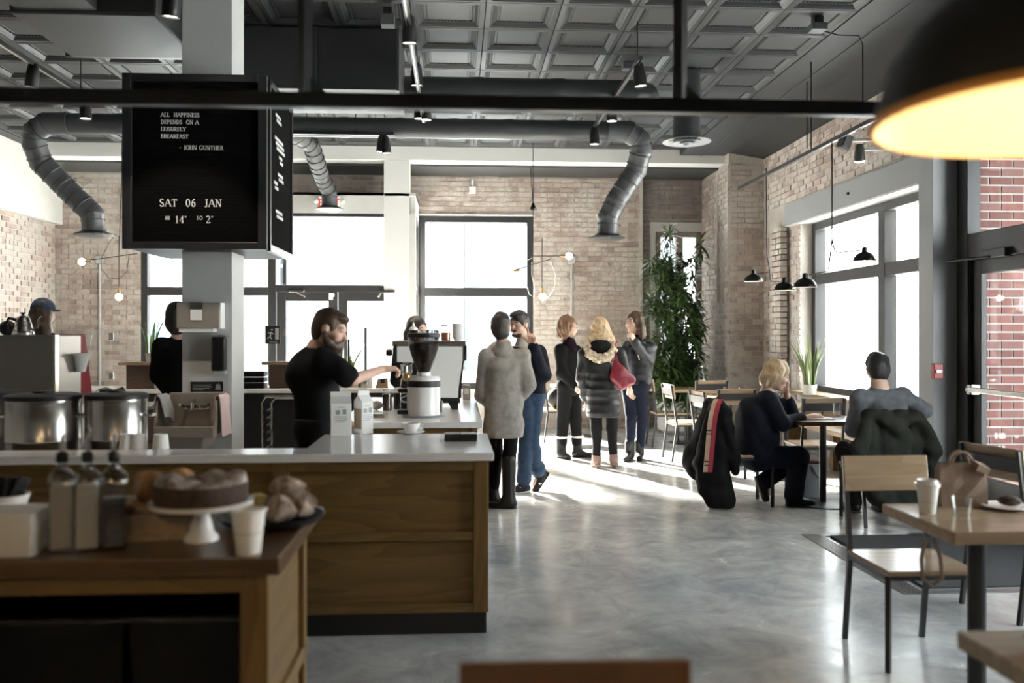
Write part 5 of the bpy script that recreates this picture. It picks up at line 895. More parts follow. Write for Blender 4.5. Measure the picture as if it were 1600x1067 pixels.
for k, px in enumerate((302, 100, -100)):
    c = A(px, 960, 2.55); b = thing('bus_bin', ('black plastic bin on the right of the open shelf', 'black plastic bin left of the one by the leg', 'black plastic bin at the left frame edge')[k], 'bin', (c.x, 2.76, 0.251))
    w0, w1, dd0, dd1, h = 0.145, 0.170, 0.2, 0.235, 0.46
    MB()._add([(-w0, -dd0, 0), (w0, -dd0, 0), (w0, dd0, 0), (-w0, dd0, 0), (-w1, -dd1, h), (w1, -dd1, h), (w1, dd1, h), (-w1, dd1, h)], [(0, 3, 2, 1), (0, 1, 5, 4), (1, 2, 6, 5), (2, 3, 7, 6), (3, 0, 4, 7)]).build('tub', 'tray_black', b)
    MB().tube([(-w1, -dd1, h), (w1, -dd1, h), (w1, dd1, h), (-w1, dd1, h), (-w1, -dd1, h)], 0.009, 8).build('rim', 'black_gloss', b, smooth=True)
TZ = 0.90
def sbottle(label, px, m, fill, Y=2.56):
    p = A(px, 600, Y); r = thing('square_bottle', label, 'glass bottle', (p.x, Y, TZ), 0.35, 'square pour bottles'); s = 0.029
    MB().box(-s, s, -s, s, 0.006, fill).build('contents', m, r, bevel=0.008); MB()._add([(-s - .004, -s - .004, 0), (s + .004, -s - .004, 0), (s + .004, s + .004, 0), (-s - .004, s + .004, 0), (-s - .004, -s - .004, 0.188), (s + .004, -s - .004, 0.188), (s + .004, s + .004, 0.188), (-s - .004, s + .004, 0.188)], [(0, 3, 2, 1), (0, 1, 5, 4), (1, 2, 6, 5), (2, 3, 7, 6), (3, 0, 4, 7)]).build('glass_body', 'bottle_glass', r, bevel=0.006)
    MB().lathe([(0.038, 0.186), (0.033, 0.208), (0.016, 0.224), (0.0135, 0.246), (0.016, 0.25)], 24, close=False).build('glass_neck', 'bottle_glass', r, smooth=True); MB().lathe([(0.014, 0.242), (0.017, 0.248), (0.015, 0.268), (0.007, 0.275)], 16).build('stopper', 'black', r, smooth=True); MB().tube([(0, 0, 0.27), (0.0, 0, 0.30), (0.004, 0, 0.322)], [0.008, 0.007, 0.005], 8).build('pour_spout', 'chrome', r, smooth=True)
mat('milk', (0.52, 0.47, 0.42), 0.5); mat('milk_pale', (0.6, 0.58, 0.57), 0.5)
sbottle('leftmost square glass bottle filled with cream', 97, 'milk', 0.182); sbottle('middle square glass bottle filled with white milk', 137, 'milk_pale', 0.18); sbottle('square glass bottle half filled with dark syrup', 178, 'cold_brew', 0.145)
# cake on stand
p = A(315, 800, 2.66); r = thing('cake_stand', 'white pedestal cake stand on the condiment top', 'cake stand', (p.x, 2.66, TZ))
MB().lathe([(0.05, 0), (0.048, 0.012), (0.036, 0.024), (0.024, 0.075), (0.03, 0.09), (0.10, 0.098), (0.146, 0.103), (0.148, 0.115), (0.135, 0.113), (0.02, 0.108)], 48).build('stand', 'ceramic', r, smooth=True)
ck = thing('cake', 'dark chocolate bundt cake dusted with sugar on the white stand', 'cake', (p.x, 2.66, TZ + 0.112)); Rk = 0.131
vs = []; fs = []; n = 48; prof = [(0.0, 0.002), (0.97, 0), (1.0, 0.01), (1.0, 0.045), (0.985, 0.056), (0.93, 0.068), (0.8, 0.074), (0.6, 0.066), (0.35, 0.052), (0.0, 0.046)]
lo_, hi_ = MB(), MB()
def ckp(i, j):
    rr, z = prof[i]; a = 2 * PI * j / n; bump_ = 0.010 * math.sin(2 * a + 0.6) + 0.006 * math.sin(5 * a) + 0.004 * math.sin(9 * a + 1); return (rr * Rk * math.cos(a), rr * Rk * math.sin(a), z + (bump_ if i > 4 else 0))
for mb_, i0, i1 in ((lo_, 0, 4), (hi_, 4, 9)):
    mb_._add([ckp(i, j) for i in range(i0, i1 + 1) for j in range(n)], [(i * n + j, i * n + (j + 1) % n, (i + 1) * n + (j + 1) % n, (i + 1) * n + j) for i in range(i1 - i0) for j in range(n)])
lo_.build('cake_side', 'cake', ck, smooth=True); hi_.build('sugared_top', 'cake_sugar', ck, smooth=True)
cup('white paper cup with a grey line in front of the cake stand', (A(388, 800, 2.49).x, 2.49, TZ), 0.032, 0.046, 0.118, 'paper', None, 32, True, False, (0.49, 0.505))
# wooden pastry box
p = A(240, 800, 2.80); r = thing('pastry_box', 'shallow wooden tray of muffins left of the cake stand', 'tray', (p.x + 0.0, 2.80, TZ), 0.12)
MB().box(-0.13, 0.13, -0.15, 0.17, 0, 0.012).build('bottom', 'maple', r)
for a in ((-0.13, 0.13, -0.16, -0.148, 0, 0.075), (-0.13, 0.13, 0.168, 0.18, 0, 0.075), (-0.142, -0.13, -0.16, 0.18, 0, 0.075), (0.13, 0.142, -0.16, 0.18, 0, 0.075)): MB().box(*a).build('side_board', 'maple_y', r, bevel=0.002)
def lump(name, label, cat, p, s, m, seed, grp=None, amp=0.25):
    rn = random.Random(seed); mb_ = MB().ball((0, 0, s[2]), s, 16, 10); ph = [rn.uniform(0, 6) for _ in range(6)]
    mb_.v = [(x * (1 + amp * math.sin(60 * z + ph[0]) * math.sin(5 * math.atan2(y, x) + ph[1])), y * (1 + amp * math.sin(50 * z + ph[2]) * math.sin(4 * math.atan2(y, x) + ph[3])), max(0, z * (1 + 0.3 * amp * math.sin(40 * x + ph[4])))) for x, y, z in mb_.v]
    return tag(mb_.build(name, m, loc=p, smooth=True), label, cat, grp)
i_ = 0
for (dx, dy, dz, s, lab) in ((-0.06, -0.06, 0.013, 0.05, 'glazed muffin at the front of the wooden tray, left'), (0.055, -0.07, 0.013, 0.048, 'dark muffin at the front of the wooden tray, right'), (-0.05, 0.07, 0.013, 0.052, 'muffin at the back of the wooden tray, left'), (0.06, 0.06, 0.013, 0.05, 'muffin at the back of the wooden tray, right'), (0.0, -0.01, 0.085, 0.052, 'golden muffin heaped on top, nearest'), (-0.03, 0.07, 0.095, 0.05, 'golden muffin heaped on top, rear left'), (0.05, 0.07, 0.1, 0.048, 'golden muffin heaped on top, rear right')):
    lump('muffin', lab, 'muffin', Vector((p.x + dx, 2.80 + dy, TZ + dz)), (s, s, s * 0.8), 'pastry', i_, 'muffins in the wooden tray'); i_ += 1
p = A(425, 800, 2.86); r = thing('pastry_platter', 'dark oval platter of sugared pastries at the right end of the stand', 'platter', (p.x, 2.86, TZ)); MB().lathe([(0.10, 0), (0.15, 0.012), (0.165, 0.03), (0.16, 0.032), (0.14, 0.018), (0.02, 0.012)], 40).build('platter', 'black', r, smooth=True)
for k, (dx, dy, dz, s) in enumerate(((0.03, -0.05, 0.014, 0.05), (0.08, 0.02, 0.014, 0.05), (0.02, 0.04, 0.014, 0.052), (0.05, 0.0, 0.085, 0.042), (0.02, 0.02, 0.09, 0.03))):
    lump('sugared_pastry', ('front', 'right', 'rear', 'topmost', 'small upper')[k] + ' sugared pastry of the heap on the platter', 'pastry', Vector((p.x + dx, 2.86 + dy, TZ + dz)), (s, s, s * 0.8), 'pastry_sugar', 20 + k, 'sugared pastries on the platter', 0.4)
for k, (dx, dy) in enumerate(((-0.09, -0.02), (-0.06, 0.06))): lump('pear', ('nearer', 'farther')[k] + ' yellow fruit on the platter behind the paper cup', 'fruit', Vector((p.x + dx, 2.86 + dy, TZ + 0.016)), (0.045, 0.04, 0.036), 'fruit_yellow', 30 + k, 'yellow fruit on the platter', 0.05)
tag(MB().lathe([(0.06, 0), (0.085, 0.012), (0.083, 0.014), (0.03, 0.005)], 32).build('small_plate', 'ceramic', loc=(A(478, 795, 3.0).x - 0.03, 3.02, TZ), smooth=True), 'white plate edge behind the pastry platter', 'plate')
# napkins, cups
p = A(20, 800, 2.5); r = thing('napkin_stack', 'tall stack of folded paper napkins at the left edge', 'napkin stack', (p.x - 0.02, 2.55, TZ), 0.05)
for i in range(16): MB().box(-0.075, 0.075, -0.075, 0.09, 0, 0.0065).build('napkin', 'paper', r, loc=(random.uniform(-.002, .002), random.uniform(-.002, .002), i * 0.0072), bevel=0.002)
p = A(40, 800, 2.85); r = thing('serving_plate', 'white plate with a spoon behind the napkins', 'plate', (p.x, 2.9, TZ)); MB().lathe([(0.09, 0), (0.15, 0.02), (0.148, 0.024), (0.05, 0.008)], 36).build('plate', 'ceramic', r, smooth=True); MB().tube([(0.02, -0.1, 0.03), (0.06, -0.02, 0.035), (0.1, 0.05, 0.04)], [0.012, 0.005, 0.004], 8).build('spoon', 'chrome', r, smooth=True)
p = A(2, 780, 2.95); cup('white bowl with dark packets at the left frame edge', (p.x - 0.02, 3.03, TZ), 0.045, 0.07, 0.075, 'ceramic', None, 28, False, cat='bowl')
for k in range(4): tag(MB().cbox((0, 0, 0), (0.05, 0.012, 0.07)).build('sweetener_packet', 'black_gloss', loc=(p.x - 0.05 + 0.022 * k, 3.03 + 0.01 * (k % 2), TZ + 0.095), rot=(0.15 * (k - 1.5), 0.1 * k, 0.4 * k), bevel=0.003), ('leftmost', 'second', 'third', 'rightmost')[k] + ' dark packet standing in the white bowl', 'packet', 'packets in the bowl')
# ================================================================ chairs and tables
def make_chair(label, m='maple', red=False):
    r = thing('cafe_chair', label, 'chair', (0, 0, 0), 0, 'steel and wood cafe chairs'); w_ = 0.195
    MB().box(-0.21, 0.21, -0.2, 0.215, 0.428, 0.452).build('seat', m, r, bevel=0.008)
    MB().bar((-w_, -0.19, 0.417), (w_, -0.19, 0.417), 0.02).bar((-w_, 0.19, 0.417), (w_, 0.19, 0.417), 0.02).bar((-w_, -0.19, 0.417), (-w_, 0.19, 0.417), 0.02).bar((w_, -0.19, 0.417), (w_, 0.19, 0.417), 0.02).build('seat_frame', 'black_metal', r)
    for s in (-1, 1):
        MB().bar((s * w_, 0.19, 0), (s * w_, 0.19, 0.425), 0.022).build('leg', 'black_metal', r); MB().bar((s * w_, -0.255, 0), (s * w_, -0.195, 0.43), 0.022).bar((s * w_, -0.195, 0.42), (s * w_, -0.262, 0.895), 0.022).build('leg', 'black_metal', r)
    b = MB().cbox((0, -0.235, 0.815), (0.425, 0.018, 0.17), Matrix.Rotation(0.14, 3, 'X')).build('backrest', m, r, bevel=0.004); MB().cbox((0, -0.256, 0.815), (0.385, 0.006, 0.075), Matrix.Rotation(0.14, 3, 'X')).build('back_plate', 'black_metal', r)
    return r
ch0 = make_chair('maple cafe chair facing the viewer at the near right table, bright empty seat'); ch0.location = (2.10, 4.045, 0); ch0.rotation_euler = (0, 0, PI)
G_ = 'steel and wood cafe chairs'
def rear_at(px, py): q = AZ(px, py); return Vector((q.x + 0.255, q.y, 0))
CH = {}
CH['r'] = dup(ch0, (3.09, 4.68, 0), -1.35, 'chair behind the paper bag beside the side door, turned away')
a = AZ(1042, 717.5); CH['c1'] = dup(ch0, (a.x + 0.255, a.y, 0), -PI / 2 + 0.06, 'empty chair in profile just right of the woman in the short puffer')
a = AZ(1090, 745); CH['c2'] = dup(ch0, (a.x + 0.24, a.y, 0), -PI / 2 + 0.12, 'empty chair in profile directly behind the draped black coat')
a = AZ(1014, 696.5); CH['c3'] = dup(ch0, (a.x + 0.255, a.y, 0), -PI / 2, 'chair in profile half hidden behind the woman in the short puffer')
CH['c4'] = dup(ch0, (AZ(1112, 605, 0.815).x + 0.02, 11.55, 0), 0, 'chair seen from behind below the big plant\'s bottle')
CH['c5'] = dup(ch0, (AZ(1150, 620, 0.815).x, 9.75, 0), 0, 'chair seen from behind left of the seated blonde woman\'s back')
CH['c6'] = dup(ch0, (3.42, 8.42, 0), 0, 'chair seen from behind under the snake plant')
CH['c7'] = dup(ch0, (A(858, 638, 12.4).x + 0.1, 12.5, 0), -PI / 2 + 0.3, 'chair half hidden behind the man in the navy jacket')
CH['w'] = dup(ch0, (2.53, 7.78, 0), -PI / 2, 'chair under the seated blonde woman, black coat over its back')
CH['m'] = dup(ch0, (3.34, 6.98, 0), 0, 'chair under the seated man, olive coat over its back')
fgc = make_chair('red-brown chair back cut off by the bottom edge of the photo', 'chair_red'); fgc.location = (A(893, 1040, 1.63).x, 1.39, 0); fgc.rotation_euler = (0, 0, PI - 0.03); fgc.location.z = 0
def table(label, x, y, w_, d_, m='maple', base=True, rot=0, h=0.75, th=0.04, post=0.03, rb=0.27):
    r = thing('cafe_table', label, 'table', (x, y, 0), rot, 'pedestal cafe tables'); MB().box(-w_ / 2, w_ / 2, -d_ / 2, d_ / 2, h - th, h).build('top', m, r, bevel=0.004)
    MB().box(-0.2, 0.2, -0.03, 0.03, h - th - 0.012, h - th).box(-0.03, 0.03, -0.2, 0.2, h - th - 0.012, h - th).build('top_bracket', 'black_metal', r); MB().tube([(0, 0, 0.012), (0, 0, h - th)], post, 20).build('column', 'black_metal', r, smooth=True); MB().lathe([(rb, 0), (rb, 0.008), (rb * 0.9, 0.014), (post * 1.5, 0.018)], 40).build('base', 'black_metal', r, smooth=True)
    return r
tn = thing('cafe_table', 'near right maple table with paper bag and takeaway cup', 'table', (2.32, 3.555, 0), 0, 'pedestal cafe tables'); MB().box(-0.45, 0.45, -0.2875, 0.2875, 0.702, 0.75).build('top', 'maple', tn, bevel=0.004)
for x in (-0.19, 0.25): MB().tube([(x, 0, 0.012), (x, 0, 0.70)], 0.036, 20).build('column', 'black_metal', tn, smooth=True); MB().lathe([(0.15, 0), (0.15, 0.008), (0.13, 0.014), (0.05, 0.018)], 36, (x, 0, 0)).build('base', 'black_metal', tn, smooth=True); MB().box(x - 0.03, x + 0.03, -0.22, 0.22, 0.69, 0.702).build('top_bracket', 'black_metal', tn)
table('dark wooden table corner at the lower right edge', 1.64, 1.85, 0.76, 0.68, 'grey_wood', th=0.045)
table('window table where the blonde woman writes', 3.22, 7.72, 0.62, 0.60, 'walnut_top', th=0.035)
table('far table holding the clear bottle in front of the planter', 3.18, 12.12, 0.62, 0.62); table('pale table between the far chairs by the pilaster', 3.28, 10.62, 0.62, 0.62); table('pale table behind the seated blonde woman', 3.42, 9.15, 0.62, 0.62); table('table behind the navy-jacket man at the rear wall', A(884, 605, 13.0).x + 0.2, 13.0, 0.8, 0.6)
bn = thing('window_bench', 'long pale wooden bench under the right window', 'bench', (4.2, 9.6, 0)); MB().box(-0.24, 0.22, -1.6, 1.5, 0.42, 0.47).build('seat', 'maple_y', bn, bevel=0.005)
for y in (-1.4, 0, 1.35): MB().box(-0.1, 0.15, y - 0.04, y + 0.04, 0, 0.42).build('leg', 'oak_v', bn, bevel=0.004)
# near table things
TN = 0.75
def on_t(px, py): return AZ(px, py, TN)
cup('white takeaway coffee cup with lid on the near right table', on_t(1449, 801), 0.031, 0.045, 0.118, 'paper', None, 32, False, True, (0.40, 0.412))
q = on_t(1503, 806); cup('small clear water glass beside the takeaway cup', q, 0.032, 0.04, 0.078, 'glass_clear', None, 24, False, cat='glass')
q = on_t(1506, 793); r = thing('paper_bag', 'brown kraft paper bag with twisted handles on the near right table', 'paper bag', q + Vector((0.02, 0.06, 0)), -0.15)
rn = random.Random(9); g = []
for (z, sx, sy) in ((0, 0.095, 0.05), (0.05, 0.097, 0.052), (0.10, 0.096, 0.046), (0.15, 0.093, 0.032), (0.185, 0.09, 0.02)):
    ring = []
    for k in range(16):
        t = k / 16 * 4; e = int(t); f_ = t - e; cx, cy = [(-1, -1), (1, -1), (1, 1), (-1, 1)][e]; nx, ny = [(1, -1), (1, 1), (-1, 1), (-1, -1)][e]
        ring.append(((cx + (nx - cx) * f_) * sx + rn.uniform(-.004, .004), (cy + (ny - cy) * f_) * sy + rn.uniform(-.005, .005), z))
    g.append(ring)
mb = MB(); mb._add([v for rg in g for v in rg], [(i * 16 + j, i * 16 + (j + 1) % 16, (i + 1) * 16 + (j + 1) % 16, (i + 1) * 16 + j) for i in range(4) for j in range(16)] + [tuple(range(16))]); mb.build('bag', 'kraft', r)
for s in (-1, 1): MB().tube(arc_pts((0, s * 0.018, 0.18), 0.042, 0, PI, 12, (1, 0, 0), (0, 0.1 * s, 1.25)), 0.006, 8).build('twisted_handle', 'kraft', r, smooth=True)
MB().cbox((0.07, -0.03, 0.17), (0.06, 0.05, 0.03), Euler((0.3, 0.4, 0.3)).to_matrix()).build('crumpled_corner', 'kraft', r)
q = on_t(1560, 797) ; r = thing('bread_plate', 'white plate with a piece of dark bread behind the glass', 'plate', q + Vector((0.05, 0.03, 0))); MB().lathe([(0.06, 0), (0.1, 0.014), (0.098, 0.017), (0.03, 0.006)], 36).build('plate', 'ceramic', r, smooth=True)
lump('bread', 'brown bread piece on the white plate at the right edge', 'bread', q + Vector((0.07, 0.03, 0.012)), (0.05, 0.04, 0.022), 'cake', 44, None, 0.1)
tag(MB().tube([(0, 0, 0), (-0.02, 0, -0.09), (-0.015, 0.0, -0.17), (0.03, 0.0, -0.20), (0.07, 0.0, -0.17), (0.06, 0, -0.08), (0.03, 0, 0)], 0.008, 8).build('bag_strap', 'kraft', loc=A(1447, 845, 3.60) + Vector((0, 0, 0.015)), smooth=True), 'brown strap loop hanging under the near right table', 'strap')
lump('leather_glove', 'crumpled dark brown glove on the dark wooden table corner', 'glove', Vector((1.42, 2.0, 0.75)), (0.09, 0.07, 0.035), 'coffee_beans', 51, None, 0.2)
# mat and grate
r = thing('floor_grate', 'grey ribbed floor grate framing the door mat', 'floor grate', (2.63, 5.75, 0)); MB().box(-0.07, 0.07, -0.75, 0.78, 0.0, 0.006).build('plate', 'grate', r)
for i in range(6): MB().box(-0.06 + i * 0.022, -0.05 + i * 0.022, -0.74, 0.77, 0.006, 0.009).build('rib', 'steel_dark', r)
MB().box(0.07, 1.7, 0.70, 0.78, 0.0, 0.006).build('border', 'grate', r); MB().box(0.07, 1.7, -0.75, -0.68, 0, 0.006).build('border', 'grate', r)
tag(MB().box(2.74, 4.35, 5.10, 6.44, 0.0, 0.014).build('door_mat', 'rubber_mat', bevel=0.004), 'dark ribbed rubber door mat inside the side door', 'door mat')
# ---- plants right
pl = thing('tall_houseplant', 'tall bushy potted plant with narrow dark leaves in the brick alcove', 'plant', (A(1062, 640, 13.35).x, 13.35, 0)); O = pl.location
MB().lathe([(0.24, 0), (0.33, 0.06), (0.36, 0.5), (0.33, 0.5), (0.30, 0.44)], 32, close=False).build('pot', 'pot', pl, smooth=True); MB().lathe([(0.002, 0.45), (0.31, 0.45)], 24, close=False).build('soil', 'soil', pl)
rn = random.Random(21); crowns = []
for i in range(64):
    px = rn.uniform(1018, 1094); py = rn.uniform(402, 610)
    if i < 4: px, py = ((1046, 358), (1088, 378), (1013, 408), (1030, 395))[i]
    if i >= 4 and py > 520: px = 1048 + (px - 1053) * 0.9
    c = A(px, py, 13.35) - O; c.y = rn.uniform(-0.42, 0.3); c.x = min(c.x, 0.36); crowns.append(c)
    if i < 18:
        b0 = Vector((rn.uniform(-.12, .12), rn.uniform(-.12, .12), 0.45)); MB().tube([b0, b0.lerp(c, 0.5) + Vector((rn.uniform(-.05, .05), rn.uniform(-.08, .08), 0.1)), c], [0.016, 0.012, 0.006], 6).build('stem', 'stem', pl)
def leaf_rows(c, dr, L, w_, sag):
    dr = dr.normalized(); sd = dr.cross(Vector((0, 0, 1))); sd = sd.normalized() if sd.length > 0.05 else Vector((1, 0, 0)); rows = []
    for k in range(5):
        t = k / 4; cc = c + dr * (L * t) + Vector((0, 0, -sag * L * t * t)); ww = w_ * (0.3 + 1.6 * t) if t < 0.45 else w_ * max(0.02, 1.02 * (1 - t) * 1.85); rows.append([cc - sd * ww, cc - Vector((0, 0, ww * 0.35)), cc + sd * ww])
    return rows
allv = []
for ci, c in enumerate(crowns):
    for k in range(70 if ci >= 4 else 40):
        a = rn.uniform(0, 2 * PI); el = rn.uniform(-0.6, 1.0); dr = Vector((math.cos(a) * math.cos(el), math.sin(a) * math.cos(el), math.sin(el))); cc = c + Vector((0, 0, rn.uniform(-0.32, 0.05))) + dr * 0.02; dr.x = min(dr.x, max(-0.9, (0.46 - cc.x) / 0.25))
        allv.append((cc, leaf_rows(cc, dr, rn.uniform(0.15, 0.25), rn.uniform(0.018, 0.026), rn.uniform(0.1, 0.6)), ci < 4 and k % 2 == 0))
allv.sort(key=lambda q: q[0].y); rest = MB()
for i, (cc, rows, brt) in enumerate(allv):
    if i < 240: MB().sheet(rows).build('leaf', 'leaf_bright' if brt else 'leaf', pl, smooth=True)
    else: rest.sheet(rows)
o = rest.build('foliage', 'leaf', pl, smooth=True); o['kind'] = 'stuff'
spiky('snake_plant', 'snake plant with yellow-edged upright blades on the window sill', 'plant', (4.28, AX(1265, 600, 4.28).y, 0.76), 20, 0.66, 0.14, 'snake_leaf', 8, 0.032, (0.09, 0.12), 0.42)
# bottle, bin, bag, backpack
q = Vector((AZ(1093, 606, 0.75).x, 12.05, 0.75)); r = thing('water_bottle', 'clear glass water bottle on the far table by the plant', 'glass bottle', q); MB().lathe([(0.045, 0), (0.048, 0.01), (0.048, 0.17), (0.02, 0.23), (0.016, 0.29)], 20).build('glass', 'glass_clear', r, smooth=True); MB().lathe([(0.044, 0.008), (0.044, 0.12)], 20).build('water', 'white_gloss', r, smooth=True); MB().lathe([(0.018, 0.29), (0.018, 0.31)], 16).build('cap', 'white_gloss', r)
for k, (px, dy) in enumerate(((1124, 0), (1105, 0.1))): cup(('right', 'left')[k] + ' small water glass on the pale table between the far chairs', (AZ(px, 612, 0.75).x + 0.05, 10.6 + dy, 0.75), 0.032, 0.04, 0.1, 'glass_clear', 'glasses on the far table', 16, False, cat='glass')
mat('grey_bag', (0.22, 0.23, 0.26), 0.7, var=0.1); mat('dark_red', (0.10, 0.02, 0.02), 0.7)
q = AZ(1256, 772); r = thing('tote_bin', 'grey bucket bag with dark red lining on the floor by the writing woman', 'bag', (q.x, 8.12, 0)); MB().lathe([(0.145, 0), (0.16, 0.31), (0.155, 0.31), (0.14, 0.06)], 28, close=False).build('body', 'grey_bag', r, smooth=True); MB().lathe([(0.154, 0.30), (0.138, 0.2), (0.002, 0.1)], 28, close=False).build('lining', 'dark_red', r, smooth=True); MB().tube([(-0.02, -0.16, 0.3), (0.03, -0.175, 0.2), (0.08, -0.155, 0.17), (0.11, -0.125, 0.3)], 0.007, 8).build('handle', 'black', r, smooth=True)
q = CH['c7'].location; lump('backpack', 'black backpack on the chair behind the navy-jacket man', 'backpack', Vector((q.x, q.y, 0.452)), (0.12, 0.12, 0.14), 'black', 61, None, 0.06)
# ================================================================ people: implicit surfaces meshed with surface nets
def nv(v): v = Vector(v); return v.normalized()
class SDF:
    def __init__(s, h=0.01, fold=0.0, ff=22.0, seed=0): s.p = []; s.cuts = []; s.h = h; s.fold = fold; s.ff = ff; s.seed = seed; s.mod = None
    def cone(s, a, b, ra, rb, k=0.02, ax=None, fac=1.0, sub=False): s.p.append(('c', np.array(a, np.float32), np.array(b, np.float32), ra, rb, k, None if ax is None else np.array(nv(ax), np.float32), fac, sub)); return s
    def ell(s, c, r, k=0.02, axes=None, sub=False):
        R = np.array(axes if axes else ((1, 0, 0), (0, 1, 0), (0, 0, 1)), np.float32); s.p.append(('e', np.array(c, np.float32), np.array(r, np.float32), R, k, sub)); return s
    def chain(s, pts, rs, k=0.02, ax=None, fac=1.0):
        for i in range(len(pts) - 1): s.cone(pts[i], pts[i + 1], rs[i], rs[i + 1], k, ax, fac)
        return s
    def cut(s, p, n): s.cuts.append((np.array(p, np.float32), np.array(nv(n), np.float32))); return s
    def mesh(s):
        h = s.h; lo = np.full(3, 1e9); hi = -lo
        for q in s.p:
            if q[-1]: continue
            if q[0] == 'c': m = max(q[3], q[4]) * 1.15; lo = np.minimum(lo, np.minimum(q[1], q[2]) - m); hi = np.maximum(hi, np.maximum(q[1], q[2]) + m)
            else: m = q[2].max(); lo = np.minimum(lo, q[1] - m); hi = np.maximum(hi, q[1] + m)
        lo -= 3 * h + 0.01; hi += 3 * h + 0.01; N = np.ceil((hi - lo) / h).astype(int) + 1
        ax = [(lo[i] + h * np.arange(N[i])).astype(np.float32) for i in range(3)]; F = np.full(N, 0.25, np.float32)
        for q in s.p:
            if q[0] == 'c': m = max(q[3], q[4]) * 1.15 + q[5] + 0.03; a = np.minimum(q[1], q[2]) - m; b = np.maximum(q[1], q[2]) + m
            else: m = q[2].max() + q[4] + 0.03; a = q[1] - m; b = q[1] + m
            i0 = np.clip(np.floor((a - lo) / h).astype(int), 0, N - 1); i1 = np.clip(np.ceil((b - lo) / h).astype(int) + 1, 1, N); sl = tuple(slice(i0[i], i1[i]) for i in range(3))
            X, Y, Z = np.meshgrid(ax[0][sl[0]], ax[1][sl[1]], ax[2][sl[2]], indexing='ij')
            if q[0] == 'c':
                _, A0, B0, ra, rb, k, axx, fac, sub = q; d = B0 - A0; L2 = float(d @ d) + 1e-9
                px, py, pz = X - A0[0], Y - A0[1], Z - A0[2]; t = np.clip((px * d[0] + py * d[1] + pz * d[2]) / L2, 0, 1); px -= t * d[0]; py -= t * d[1]; pz -= t * d[2]
                if axx is not None:
                    w_ = (px * axx[0] + py * axx[1] + pz * axx[2]) * (fac - 1); px += w_ * axx[0]; py += w_ * axx[1]; pz += w_ * axx[2]
                D = np.sqrt(px * px + py * py + pz * pz) - (ra + (rb - ra) * t)
            else:
                _, c, r, R, k, sub = q; px, py, pz = X - c[0], Y - c[1], Z - c[2]; u0 = (px * R[0, 0] + py * R[0, 1] + pz * R[0, 2]) / r[0]; u1 = (px * R[1, 0] + py * R[1, 1] + pz * R[1, 2]) / r[1]; u2 = (px * R[2, 0] + py * R[2, 1] + pz * R[2, 2]) / r[2]
                k0 = np.sqrt(u0 * u0 + u1 * u1 + u2 * u2) + 1e-6; k1 = np.sqrt((u0 / r[0]) ** 2 + (u1 / r[1]) ** 2 + (u2 / r[2]) ** 2) + 1e-6; D = k0 * (k0 - 1) / k1
            f = F[sl]
            if sub: g = np.clip(0.5 - 0.5 * (f + D) / k, 0, 1); F[sl] = f * (1 - g) - D * g + k * g * (1 - g)
            else: g = np.clip(0.5 + 0.5 * (f - D) / k, 0, 1); F[sl] = f * (1 - g) + D * g - k * g * (1 - g)
        if s.fold or s.mod or s.cuts:
            X, Y, Z = np.meshgrid(*ax, indexing='ij', sparse=True)
            if s.fold:
                rs = np.random.RandomState(s.seed); n = 0
                for i in range(6):
                    d = rs.normal(size=3); d[2] *= 0.6; d = d / np.linalg.norm(d) * s.ff * rs.uniform(0.6, 1.6); n = n + np.sin(d[0] * X + d[1] * Y + d[2] * Z + rs.uniform(0, 6) + 1.5 * np.sin(9 * X + 7 * Z + i) + 1.2 * np.sin(8 * Y - 11 * Z))
                F += (s.fold / 2.2) * n.astype(np.float32)
            if s.mod: F += s.mod(X, Y, Z).astype(np.float32)
            for p, n in s.cuts: F = np.maximum(F, ((X - p[0]) * n[0] + (Y - p[1]) * n[1] + (Z - p[2]) * n[2]).astype(np.float32))
        return surfnet(F, lo, h)
